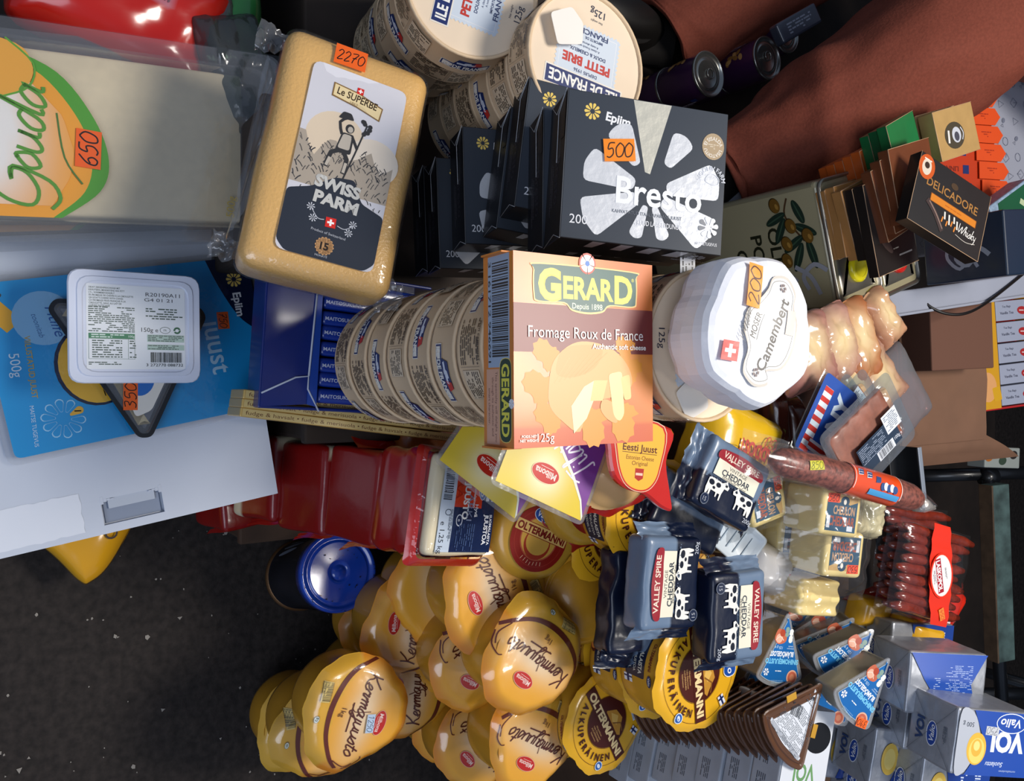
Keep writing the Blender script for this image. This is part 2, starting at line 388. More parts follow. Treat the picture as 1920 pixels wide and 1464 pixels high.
def thing(name, label, cat, M, group=None):
    o = bpy.data.objects.new(name, None); COL.objects.link(o); o.empty_display_size = .02
    o.matrix_world = M; o['label'] = label; o['category'] = cat
    if group: o['group'] = group
    return o
def clone(root, M, label, group=None, name=None, skip=()):
    r = root.copy(); COL.objects.link(r); r.matrix_world = M; r['label'] = label
    if group: r['group'] = group
    def kids(a, b):
        for ch in list(a.children):
            if ch.name.split('.')[0] in skip or ch in newset: continue
            c = ch.copy(); newset.add(c); COL.objects.link(c); c.parent = b; c.matrix_parent_inverse = ch.matrix_parent_inverse.copy(); kids(ch, c)
    newset = set(); kids(root, r); return r
def tag(o, label, cat, group=None):
    o['label'] = label; o['category'] = cat
    if group: o['group'] = group
    return o
def struct(o): o['kind'] = 'structure'; return o
def TR(x=0, y=0, z=0): return Matrix.Translation((x, y, z))
def face(side, w, h, d):
    """matrix of a box's side face (x along it, y up it, z out of it); box centred, standing on z=0"""
    R = Matrix.Rotation
    if side == 'top': return TR(0, 0, d)
    if side == '-y': return TR(0, -h/2, d/2) @ R(PI/2, 4, 'X')
    if side == '+y': return TR(0, h/2, d/2) @ R(PI, 4, 'Z') @ R(PI/2, 4, 'X')
    if side == '-x': return TR(-w/2, 0, d/2) @ R(-PI/2, 4, 'Z') @ R(PI/2, 4, 'X')
    if side == '+x': return TR(w/2, 0, d/2) @ R(PI/2, 4, 'Z') @ R(PI/2, 4, 'X')
# ================================================================ setting
mb = MB(); mb.grid(lambda u, v: (-6 + 12*u, -4 + 12*v, 0), 4, 4, mat('#2c2623', .75, spec=.3, bump=.6, bscale=90, var=.45), smooth=False)
floor = struct(mb.build('floor'))
R = random.Random(5); V = []; F = []
mb = MB()   # grit and litter trodden into the asphalt
for i in range(420):
    x = R.uniform(-.3, .75); y = R.uniform(-.35, .75); s = R.choice((.001, .0015, .002, .003)) * R.uniform(.6, 1.4); o = len(V)
    a = R.uniform(0, 6.3); k = R.randint(3, 5)
    V += [(x + s*math.cos(a + 2*PI*j/k)*R.uniform(.6, 1.2), y + s*math.sin(a + 2*PI*j/k)*R.uniform(.5, 1), .0012) for j in range(k)]; F.append(tuple(range(o, o + k)))
mb.add(V, F, mat('#9a938a', .8)); o = mb.build('grit'); o['kind'] = 'stuff'; tag(o, 'pale grit and scraps scattered on the dark asphalt', 'grit')
mb = MB(); mb.rbox(7, .05, 2.6, mat('#171311', .8, var=.5, bscale=6), r=.004, c=(0, 3.2, 0)); struct(mb.build('wall_back'))
def plinth(name, x0, x1, y0, y1, z0, z1, m, label, cat='crate'):
    t = thing(name, label, cat, TR((x0+x1)/2, (y0+y1)/2, z0)); w_, h_, d_ = x1-x0, y1-y0, z1-z0
    b = MB(); b.rbox(w_, h_, d_ - .012, m, r=.004); b.build('body', t)
    b = MB(); b.rbox(w_ + .008, h_ + .008, .012, m, r=.003, c=(0, 0, d_ - .012)); b.build('lid', t); return t
dk = mat('#2a2019', .8, var=.35, bscale=14); kraft = mat('#4a3627', .8, var=.2, bscale=20)
plinth('wooden_crate', -.62, .05, .278, .60, 0, .365, dk, 'dark wooden crate carrying the chocolate tray and the brie stacks')
plinth('low_pallet', -1.3, 1.2, .64, 2.4, 0, .10, dk, 'low dark platform under the tins and the far goods', 'platform')
plinth('carton', -.235, -.115, .195, .272, 0, .50, dk, 'tall narrow dark carton propping up the hard yellow cheese', 'box')
plinth('carton', -.56, -.235, -.10, .185, 0, .345, dk, 'dark carton under the red and green bags at the top left', 'box')
plinth('carton', .055, .19, .28, .60, 0, .13, kraft, 'brown carton under the red wrapped cheese blocks', 'box')
plinth('carton', -.11, .33, .66, 1.06, .10, .47, kraft, 'brown carton under the sliced meat and cheddar packs', 'box')
plinth('carton', .335, .85, .70, 1.2, .10, .43, kraft, 'brown carton under the butter bricks', 'box')

# ================================================================ white carton at the left with its packs
white = mat('#ccd3e0', .7, var=.05, bscale=9); inner = mat('#8b95a8', .8)
WB = wpose(-.030, .040, .206, 9.0)
t = thing('white_carton', 'flat white cardboard carton with a hand hole, at the left', 'box', WB)
L_, H_, D_ = .335, .39, .115      # local x: across, local y: away
hx, hy, hw, hh = .1495, .062, .024, .052     # the hand hole
b = MB(); b.rbox(L_, H_, D_ - .003, white, r=.002); b.build('body', t)
b = MB()
xs = [-L_/2, hx - hw/2, hx + hw/2, L_/2 + .002]; ys = [-H_/2, hy - hh/2, hy + hh/2, H_/2 + .002]
for i in range(3):
    for j in range(3):
        if (i, j) != (1, 1): b.rbox(xs[i+1]-xs[i], ys[j+1]-ys[j], .003, white, r=.00004, c=((xs[i]+xs[i+1])/2, (ys[j]+ys[j+1])/2, D_))
for sy in (-1, 1):
    for k in range(4):
        q = (k + .5) / 4; b.rbox(hw * (.5 - .5 * math.sqrt(1 - (1 - q)**2)) + .001, hw*.12, .0032, white, r=.0003, c=(hx - hw/2 + .001, hy + sy*(hh/2 - hw*.12*k - .001), D_))
b.build('lid', t)
b = MB(); b.rbox(.012, hh - .012, .0015, mat('#b9c1ce', .7), r=.0003, c=(hx - hw/2 + .004, hy, D_ - .0005)); b.rbox(hw-.002, hh-.004, .0012, inner, r=.0002, c=(hx, hy, D_ - .0028)); b.build('hand_hole_flap', t)
b = MB(); b.grid(lambda u, v: (.128 + .036*u + .0015*nz(v*9, 1), -.050 + .07*v + .002*nz(u*7, v*2, 4), D_ + .0034 + .0004*nz(u*6, v*8)), 8, 14, mat('#dfe4ee', .45)); b.build('paper_tape', t)

clear = film(haze=.05, gloss=.7); clear2 = film(haze=.10, rough=.15, gloss=.7, bump=.4); thin = film(haze=.035, rough=.08, gloss=.8, bump=.9, bscale=55)
# --- blue sliced cheese pack
def epiim(p, x, y, h, rot, c='#f2f2f2', fc='#f0cf6a'):
    a = math.radians(rot); p.flower(x, y, h*.95, fc, rot=rot + 10); p.text('Epiim', x + math.cos(a)*h*3.0, y + math.sin(a)*h*3.0, h*.95, c, rot, .03)
W, H = .262, .172
t = thing('sliced_cheese_pack', 'large blue pack of sliced cheese lying on the white carton', 'cheese pack', pose(262, 656, .714, 0, 0, 9, .006) @ Matrix.Scale(.87, 4))
b = MB(); b.prism(rrect(W + .014, H + .014, .012), 0, .0008, clear2); b.prism(rrect(W - .03, H - .03, .01), .0006, .006, clear2, bev=.002); b.build('clear_tray', t)
b = MB(); b.prism(rrect(W - .036, H - .036, .004), .001, .0055, mat('#ecd48a', .5)); b.build('cheese_slices', t)
p = Print(.0066, .00004, .3)
p.rect(0, 0, W, H, '#1f9bdc', r=.007)
p.poly(spline([(.085, H/2), (.094, .055), (.108, .022), (.122, .006), (.1305, .0), (.1305, .082), (.127, H/2)], 3), '#0d1a3c')
epiim(p, .112, .062, .0095, -90); p.z += .0001
p.rect(-.12, .062, .018, .05, '#f0b22c', 35); p.text('TAASSU', -.118, .066, .0045, '#4a3410', 55, .02)
p.ell(-.080, .046, .027, .027, '#8ec4ea'); p.text('Fitlife', -.070, .042, .0105, '#1c5aa8', -83, .0, shear=.3); p.text('toonitab', -.086, .040, .0052, '#3c6ea8', -83, .0, shear=.3)
p.ell(-.044, -.008, .037, .042, '#0d1a3c'); p.ell(-.043, -.008, .0345, .0395, '#f2bd33')
for k in range(9): p.rect(-.042 + k*.0042, -.030, .0012, .022, '#3a2c10', 5)
p.text('juust', .080, -.010, .022, '#bfe2f6', -90, .01); p.text('VIILUSTATUD JUUST', -.100, .000, .0052, '#c8a544', -95, .01, fit=.062); p.text('500g', -.112, .004, .009, '#d8ecf8', -92)
p.flower(-.083, -.056, .021, '#9ed2f2', rot=20, r0=.32, wd=.85, oc=lambda k: '#f0b83a' if k in (0,) else '#a9dbf8'); p.z += .0001
p.flower(-.083, -.056, .0198, '#1f9bdc', rot=20, r0=.36, wd=.75, oc=lambda k: '#f0b83a' if k in (0,) else '#1f9bdc'); p.text('1', -.069, -.051, .006, '#3a2c10', -100, .03)
p.text('MAITSE TUGEVUS', -.109, -.058, .0038, '#cfe8f8', -95)
p.price('750', .091, .018, .019, .0125, -95)
p.build('printed_film', t)
b = MB(); b.grid(lambda u, v: (-(W+.004)/2 + (W+.004)*u, -(H+.004)/2 + (H+.004)*v, .0105 + .0012*nz(u*4, v*3, 7)), 24, 16, film(haze=.0, rough=.06, gloss=.55, bump=.4)); b.build('clear_film', t)
# --- wedge in black tray
t = thing('wedge_pack', 'black triangular tray of cheese half under the white tub', 'cheese pack', pose(256, 668, .700, -.02, 0, 0, .02) @ Matrix.Scale(.95, 4))
O = rpoly([(-.072, .043), (.0, -.078), (.012, -.078), (.066, .040), (.06, .05), (-.066, .053)], .014, 5)
b = MB(); b.prism(inset(O, .006), 0, .016, mat('#3a3a3e', .3, coat=.5)); b.prism(O, .0155, .0175, mat('#17181b', .25, coat=.6)); b.build('tray', t)
b = MB(); I = inset(O, .009); b.prism(I, .0172, .0176, mat('#6d7078', .25)); b.prism(inset(O, .016), .0174, .0178, mat('#d9cba6', .5)); b.build('cheese', t)
b = MB(); b.prism(inset(O, .004), .0178, .0195, clear, bev=.0025); b.build('clear_lid', t)
p = Print(.0198); p.poly(rpoly([(-.012, -.028), (.026, -.022), (.012, -.052), (-.002, -.058)], .004), '#e8e4da'); p.ell(.004, -.024, .011, .014, '#2d6fc0', -20); p.ell(.002, -.018, .007, .006, '#4a4038')
p.price('350', -.006, -.037, .028, .0125, 88); p.build('printed_label', t)
# --- white tub
t = thing('plastic_tub', 'square white plastic tub upside down, its small print upward', 'tub', pose(258, 614, .640, 0, .03, -2, .030))
b = MB(); w1 = mat('#dde3f3', .35, spec=.4)
lp = [[(x, y, z) for x, y in rrect(q, q*.915, .011)] for q, z in ((.087, 0), (.092, .022), (.0985, .0225), (.1005, .0245), (.1005, .027), (.099, .0285), (.089, .0286), (.0875, .0298), (.081, .0298), (.0795, .0288))]
b.loft(lp, w1, smooth=False); b.build('body', t)
p = Print(.0290, .00003); p.rect(0, 0, .075, .069, '#eef2f6', r=.001)
g = '#3c5248'
for j, s in enumerate(('DE/AT ZIEGENFRISCHKÄSE MIT', 'KRÄUTERN, MINDESTENS 45% FETT', 'I.Tr., WÄRMEBEHANDELT', 'FR FROMAGE DE CHÈVRE À LA CIBOULETTE', 'GB GOAT\'S CHEESE WITH CHIVES', 'CH FROMAGE FRAIS FRANÇAIS À LA', 'CIBOULETTE, GRAS, AU LAIT DE', 'CHÈVRE PASTEURISÉ')):
    p.text(s, -.0355, .0315 - j*.0021, .0014, g, 0, .015, al='L', sx=.85)
p.fine(-.019, .006, .034, .021, '#4e625a', 13, seed=3); p.fine(.021, .012, .029, .010, '#4e625a', 5, seed=4)
p.text('R20190A11', .020, .0280, .0032, '#4a4a50', 0, .0, fit=.027); p.text('G4 01 21', .0165, .0235, .0028, '#4a4a50', 0, .0, fit=.022)
p.text('150g e', .0095, -.0015, .0036, '#2c2f33', 0, .0, fit=.013); p.ell(.0215, -.0015, .0042, .0028, '#3c5248'); p.ell(.0215, -.0015, .0038, .0024, '#eef2f6'); p.text('FR', .0215, -.0015, .0018, g)
p.arc(.031, -.0015, .0014, .0029, 20, 190, '#2f6b4c'); p.arc(.031, -.0015, .0014, .0029, 210, 370, '#2f6b4c')
p.rect(-.019, -.0075, .034, .0042, '#3f8560'); p.fine(-.022, -.0075, .024, .0036, '#dfeee6', 2, seed=8); p.text('100g', -.0045, -.0075, .0019, '#e8f4ee')
p.rect(-.019, -.018, .034, .0165, '#58786a'); p.rect(-.019, -.018, .0335, .016, '#eef2f6'); p.rect(-.007, -.018, .0003, .016, '#58786a'); p.fine(-.0225, -.018, .022, .015, '#4e625a', 8, seed=9); p.fine(-.0035, -.018, .005, .015, '#4e625a', 8, seed=10)
p.rect(.022, -.0085, .029, .006, '#b7cfc3'); p.fine(.022, -.0085, .028, .0055, '#4e625a', 4, seed=12); p.rect(.022, -.016, .029, .0045, '#b7cfc3'); p.fine(.020, -.016, .024, .004, '#4e625a', 3, seed=13)
p.bars(.0225, -.0245, .025, .0085, '#27302c', seed=5, n=34); p.text('3 272770 088732', .021, -.0308, .0024, '#27302c', 0, fit=.029); p.fine(-.019, -.0298, .034, .003, '#4e625a', 2, seed=15)
p.build('printed_label', t)

# --- pale sliced cheese packs (a stack of three)
W, H = .30, .166
def gouda(M, label, full=True):
    t = thing('sliced_cheese_pack', label, 'cheese pack', M, 'pale sliced cheese packs in clear trays')
    b = MB(); b.prism(rrect(W, H, .012), .024, .0248, clear)
    lp = [[(x, y, z) for x, y in rrect(W - q, H - q, .012)] for q, z in ((.05, 0), (.044, .002), (.030, .022), (.026, .0245))]
    b.loft(lp, clear2, cap1=False); b.build('clear_tray', t)
    b = MB(); b.rbox(W - .062, H - .038, .018, mat('#f6e6c2', .45, bump=.15, bscale=120, var=.04), r=.003, n=(6, 5, 1), c=(-.003, 0, .002), smooth=True, disp=lambda x, y, z: (x, y, z + (.0022*nz(x, y, 2, 14) if z > .01 else 0))); b.build('cheese_slices', t)
    if full:
        p = Print(.0252)
        bx = -.014
        p.poly([(-W/2, -H/2 + .016)] + spline([(bx - .016, -H/2 + .016), (bx + .012, -.045), (bx + .020, -.02), (bx + .012, .012), (bx - .012, .046), (bx - .052, H/2 - .02)], 6) + [(-W/2, H/2 - .01)], '#56a03a')
        p.poly([(-W/2, -H/2 + .016)] + spline([(bx - .022, -H/2 + .016), (bx + .001, -.046), (bx + .008, -.02), (bx + .001, .010), (bx - .022, .042), (bx - .056, H/2 - .024)], 6) + [(-W/2, H/2 - .012)], '#f0a63c')
        mcol = MB()
        def cf(x, y, z):
            gx = math.exp(-((x + .078)/.033)**2 - ((y - .005)/.062)**2); a = min(1, gx*1.5)
            return [lin('#f0a842')[k]*(1-a) + lin('#ece9e6')[k]*a for k in range(3)]
        edge = [(-.150, -.066), (-.09, -.064), (-.062, -.058), (-.048, -.035), (-.044, -.015), (-.05, .012), (-.07, .036), (-.097, .054), (-.15, .06)]
        def right(y):
            E = edge[2:-1]
            for (xa, ya), (xb, yb) in zip(E, E[1:]):
                if ya <= y <= yb: return xa + (xb-xa)*(y-ya)/(yb-ya)
            return -.062
        mcol.grid(lambda u, v: (-.148 + (right(-.058 + .112*v) + .026 + .148)*u, -.058 + .112*v, .02575), 14, 22, mat('VC', .35), C=cf); mcol.build('printed_panel', t)
        p.z = .0261
        p.poly(spline([(-.15, .070), (-.060, .066), (-.042, .050), (-.047, .032), (-.07, .022), (-.15, .024)], 5), '#e8aa48'); p.stroke([(-.058, .067), (-.041, .050), (-.045, .032), (-.062, .023)], .0014, '#63a53e')
        p.pen('Gouda', -.048, -.014, .0165, '#5c9a3c', 82, wd=.16, sx=1.05); p.stroke([(-.028, .014), (-.025, -.02), (-.014, -.040)], .0012, '#4f7d3a')
        for x, y in ((-.092, .046), (-.083, .038), (-.083, .028), (-.090, .020), (-.10, .03)): p.ell(x, y, .0065, .0062, '#5a2f45'); p.ell(x + .0015, y + .001, .0022, .002, '#85526a')
        for x, y in ((-.088, .010), (-.090, .0)): p.ell(x, y, .006, .004, '#3f7a2c', 70)
        p.ell(-.090, -.018, .007, .011, '#f0a02a', 0); p.stroke([(-.143, -.052), (-.139, -.053)], .0008, '#6a6a4a', 0)
        p.price('650', -.008, -.012, .030, .018, 84)
        p.text('500g', .098, -.052, .007, '#cbb25e', 82, .0)
        p.build('printed_label', t)
        b = MB(); b.grid(lambda u, v: (-W/2 + W*u, -H/2 + H*v, .0275 + .0018*nz(u*5, v*4, 3) * min(1, 8*u*(1-u), 8*v*(1-v))), 30, 20, film(haze=.0, rough=.1, gloss=.5, bump=.4, bscale=30)); b.build('clear_film', t)
    return t
for i, (dx, dy, dz, a, lb) in enumerate(((12, 30, .050, -1, 'bottom pack of the stack of pale sliced cheese, on the white carton'), (16, 10, .025, -3, 'middle pack of the stack of pale sliced cheese'), (0, 0, 0, -5, 'top pack of pale sliced cheese with a fruit and green swoosh label'))):
    M = pose(185 + dx, 252 + dy, .618 + dz*1.06, .03, -.06, a, .027)
    gouda(M, lb, i != 1)

# --- red bags, green bag, crumpled clear bag at top left
def sack(name, M, w_, h_, d_, label, C, seed, m=None, cat='bag', amp=.006, fr=16, parts=None, group=None):
    t = thing(name, label, cat, M, group); b = MB()
    def dp(x, y, z):
        e = max(abs(x)/(w_/2), abs(y)/(h_/2)); k = max(0, 1 - e**4)
        q = nz(x, y, z + seed, fr); q2 = abs(nz(x, y, z - seed, fr*2.3))
        return (x*(1 + .08*nz(x, y, seed, 9)), y*(1 + .08*nz(y, x, seed + 4, 9)), (z - d_*.5)*(.12 + .88*k**.5) + d_*.5*(.3 + .7*k) + amp*q - amp*q2*.8)
    b.rbox(w_, h_, d_, m or mat('VC', .22, coat=.6), r=d_*.3, n=(22, 22, 3), smooth=True, disp=dp, C=C, seg=2); b.build('wrapper', t)
    return t, dp
def two(c1, c2, f): return lambda x, y, z: lin(c1) if f(x, y) else lin(c2)
t, dp = sack('snack_bag', pose(60, 25, .68, 0, 0, -12, .02), .17, .12, .04, 'red bag with a pink label panel behind the pale cheese packs, leftmost', two('#b5758c', '#a31a14', lambda x, y: abs(x - .01) < .03), 3, group='red bags behind the pale cheese')
p = Print(); p.fine(.01, 0, .028, .09, '#6a4560', 20, seed=2); p.build('printed_label', t, xf=lambda x, y, z: (dp(x, y, .04)[0], dp(x, y, .04)[1], dp(x, y, .04)[2] + z + .001))
t, dp = sack('snack_bag', pose(246, 8, .66, 0, 0, -28, .02), .165, .11, .045, 'bright red bag with small print behind the pale cheese packs, right one', two('#b56a78', '#b91a10', lambda x, y: abs(x + .0) < .03 and y > .0), 8, group='red bags behind the pale cheese')
p = Print(); p.fine(.0, .025, .05, .04, '#5a3040', 9, seed=2); p.text('X', -.03, .035, .014, '#f0e8e0', -20, .03); p.build('printed_label', t, xf=lambda x, y, z: (dp(x, y, .045)[0], dp(x, y, .045)[1], dp(x, y, .045)[2] + z + .001))
sack('clear_bag', pose(392, 22, .70, 0, 0, -80, .01), .14, .05, .03, 'clear plastic bag with a green print, between the red bags and the hard cheese', None, 5, film('#7fae84', .10, .12, .8, .8), amp=.008)
t, _ = sack('green_bag', pose(440, 95, .70, 0, 0, -84, .03), .27, .075, .03, 'green bag under crumpled clear plastic', two('#4ea355', '#35803f', lambda x, y: (x*30 % 1) < .6), 6, amp=.008)
sack('clear_bag', pose(476, 200, .69, 0, 0, -74, .02), .17, .060, .03, 'crumpled clear bag wedged left of the hard yellow cheese', None, 9, film('#8a9a90', .06, .12, .8, .6), amp=.012, fr=22)
sack('clear_bag', pose(16, 18, .66, 0, 0, 20, .01), .05, .05, .02, 'pale grey bag corner at the top left of the picture', lambda x, y, z: lin('#8d9299'), 11)

# --- hard yellow cheese block
W, H, D = .112, .187, .048
t = thing('hard_cheese_block', 'big rectangular block of hard yellow cheese, shrink-wrapped, with a mountaineer label', 'cheese', pose(638, 302, .575, -.10, -.20, -18, D))
b = MB(); dpp = lambda x, y, z: (x + .0012*nz(y, z, 1, 22), y + .001*nz(x, z, 5, 22), z + .0008*nz(x, y, 2, 20))
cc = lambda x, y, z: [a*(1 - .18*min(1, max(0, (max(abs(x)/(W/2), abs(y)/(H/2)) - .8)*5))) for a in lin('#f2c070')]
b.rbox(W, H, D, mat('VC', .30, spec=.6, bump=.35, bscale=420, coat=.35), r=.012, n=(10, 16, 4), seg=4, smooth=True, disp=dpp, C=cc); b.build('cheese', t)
p = Print(D + .0016, .00004, .35); LW, LH = .072, .148
p.rect(.003, -.004, LW, LH, '#e6e4ea', r=.007)
cx, cy = .003, -.004
p.ell(cx - .010, cy + .018, .022, .022, '#f0dcc0'); p.ell(cx + .02, cy + .01, .02, .018, '#f3e6d4')
p.poly([(cx-LW/2, cy-.005)] + [(cx-LW/2 + LW*i/16, cy + .012 + .010*nz(i*.55, 2) + .006*math.cos(i*1.1) - .004*(i > 9)) for i in range(17)] + [(cx+LW/2, cy-.02), (cx-LW/2, cy-.022)], '#bcae9c')
Rr = random.Random(4)
for i in range(150):   # engraved hatching of the mountains
    x = cx + Rr.uniform(-.034, .034); y = cy + Rr.uniform(-.024, .010) + .006*math.cos((x-cx+.036)/LW*16*1.1); l = Rr.uniform(.002, .006); a = Rr.choice((.9, 1.2, 2.1, 2.4)); p.z -= p.step*.97
    x2 = max(cx-.035, min(cx+.035, x+l*math.cos(a))); p.stroke([(x, y), ((x+x2)/2, y + l*.5*math.sin(a) + .0005), (x2, y + l*math.sin(a))], Rr.uniform(.0004, .0009), Rr.choice(('#3a3633', '#57504a', '#2a2a30')), 0)
p.poly(rpoly([(cx-LW/2, cy-.067), (cx-LW/2, cy-.028), (cx-.02, cy-.022), (cx-.004, cy-.010), (cx+.010, cy-.008), (cx+.018, cy-.024), (cx+LW/2, cy-.030), (cx+LW/2, cy-.067), (cx+LW/2-.007, cy-LH/2), (cx-LW/2+.007, cy-LH/2)], .003, 3), '#161f30')
# the walker with the staff
k = '#2a2624'; sk = '#cfc4b4'
p.stroke([(cx+.000, cy-.006), (cx+.001, cy+.006), (cx-.004, cy+.012)], .0034, k, 2); p.stroke([(cx-.013, cy-.004), (cx-.011, cy+.008), (cx-.003, cy+.012)], .0034, k, 2); p.stroke([(cx-.0128, cy-.003), (cx-.0112, cy+.004)], .0022, sk, 0); p.stroke([(cx+.0002, cy-.005), (cx+.001, cy+.003)], .0022, sk, 0)
p.poly(rpoly([(cx-.009, cy+.010), (cx+.003, cy+.010), (cx+.003, cy+.026), (cx-.006, cy+.026)], .002), k); p.poly(rpoly([(cx-.0075, cy+.013), (cx+.0015, cy+.013), (cx+.0015, cy+.025), (cx-.005, cy+.025)], .002), sk)
p.ell(cx-.001, cy+.030, .0033, .0036, k); p.ell(cx-.0005, cy+.0295, .0020, .0024, sk); p.stroke([(cx-.006, cy+.024), (cx-.009, cy+.033), (cx-.004, cy+.038)], .0022, k, 2); p.poly(rpoly([(cx-.011, cy+.036), (cx+.001, cy+.037), (cx-.002, cy+.042), (cx-.008, cy+.042)], .0015), k)
p.stroke([(cx+.002, cy+.024), (cx+.007, cy+.016)], .0022, k, 0); p.stroke([(cx+.001, cy-.010), (cx+.006, cy+.012), (cx+.011, cy+.037)], .0012, k, 0)
for i in range(9): p.ell(cx+.0105 + .003*math.cos(i*2.4), cy+.034 + .005*math.sin(i*1.9), .0018, .0018, k, n=8)
p.poly([(cx-.019, cy+.062), (cx-.019, cy+.051), (cx, cy+.048), (cx+.019, cy+.043), (cx+.020, cy+.054), (cx, cy+.060)], '#8a6a3c'); p.poly([(cx-.018, cy+.0610), (cx-.018, cy+.052), (cx, cy+.049), (cx+.018, cy+.0442), (cx+.019, cy+.0532), (cx, cy+.059)], '#ecd6a4')
p.text('Le SUPERBE', cx, cy+.0552, .0058, '#3a2a18', -6, .02, fit=.031); p.text('1862', cx-.002, cy+.0500, .0024, '#8a6a3c', -6); p.swiss(cx+.001, cy+.0615, .005)
p.text('SWISS', cx-.001, cy-.0165, .0088, '#c8c7c2', -3, .05, fit=.034); p.text('PARM', cx, cy-.0285, .0088, '#c8c7c2', -3, .05, fit=.033)
p.swiss(cx-.001, cy-.045, .0075, 3); p.stroke([(cx-.017, cy-.037), (cx-.011, cy-.044), (cx-.006, cy-.044)], .0006, '#b9bcc4'); p.stroke([(cx+.016, cy-.042), (cx+.010, cy-.047), (cx+.004, cy-.046)], .0006, '#b9bcc4')
for x, y in ((-.017, -.037), (-.014, -.045), (.015, -.042), (.013, -.049)): p.flower(cx+x, cy+y, .0032, '#c9ccd4', 8, r0=.1, wd=.5)
p.text('Product of Switzerland', cx-.001, cy-.0535, .0020, '#b9bcc4', -3, 0); p.flower(cx-.002, cy-.0635, .0072, '#c99a6a', 16, r0=.0, wd=1.0); p.ell(cx-.002, cy-.0635, .0062, .0062, '#c99a6a'); p.text('15', cx-.002, cy-.0635, .0055, '#241a14', 0, .04); p.text('MONATE', cx-.003, cy-.0712, .0016, '#b9bcc4')
p.price('2270', -.008, .081, .024, .0155, 1); p.build('printed_label', t)
b = MB(); b.rbox(W + .003, H + .003, D + .003, film(haze=.02, rough=.08, gloss=.35, bump=.5, bscale=60), r=.013, n=(10, 14, 4), seg=3, smooth=True, c=(0, 0, -.001), disp=dpp)
def ear(x, y, sx, sy, sd):
    b.grid(lambda u, v: (x + sx*(u - .1) + .004*nz(u*4, v*4, sd), y + sy*(v - .5)*(1 - .4*u) + .004*nz(v*5, u*3, sd), D*.5 + .008*nz(u*5, v*5, sd + 2)), 10, 10, film(haze=.12, rough=.12, gloss=.9, bump=1))
ear(-W/2 - .018, H/2 - .006, .022, .025, 1); ear(-W/2 - .016, -H/2 + .014, .022, .022, 4); ear(W/2 - .004, -H/2 + .01, .02, .03, 7); ear(-W/2 - .008, .0, .01, .15, 9)
b.build('shrink_wrap', t)
# ================================================================ round carton cheeses
card = mat('#e6cdae', .6, var=.03, bscale=30); cardlid = mat('#ecd6ba', .55, var=.03, bscale=30); rimc = mat('#dcc09c', .6)
RB, HB = .054, .0335
def cylmap(r, z0, a0=0):
    def f(x, y, z):
        a = a0 + x / r; return ((r + z) * math.cos(a), (r + z) * math.sin(a), z0 + y)
    return f
def brand(p, x, y, h, rot=0):   # the blue ship emblem with its words
    a = math.radians(rot); ca, sa = math.cos(a), math.sin(a); T_ = lambda u, v: (x + (u*ca - v*sa)*h, y + (u*sa + v*ca)*h)
    p.poly([T_(-3.1, -.75), T_(3.1, -.75), T_(3.1, .5), T_(-3.1, .5)], '#e9e2d6'); p.poly([T_(-3, -.65), T_(3, -.65), T_(3, .45), T_(-3, .45)], '#1f2f66')
    p.poly([T_(-1.6, .45), T_(1.9, .45), T_(1.6, 1.4), T_(-1.2, 1.6)], '#1f2f66'); p.poly([T_(.7, .45), T_(1.9, .45), T_(1.6, 1.4), T_(.9, 1.45)], '#c8372e')
    p.poly([T_(-1.2, .6), T_(.9, .6), T_(1.1, .95), T_(-1.3, .95)], '#cfd6e6'); p.poly([T_(-.5, .95), T_(.5, .95), T_(.4, 1.3), T_(-.3, 1.25)], '#cfd6e6')
    p.text('ILE DE FRANCE', *T_(0, -.1), h*.72, '#f0eee8', rot, .03, fit=5.5*h)
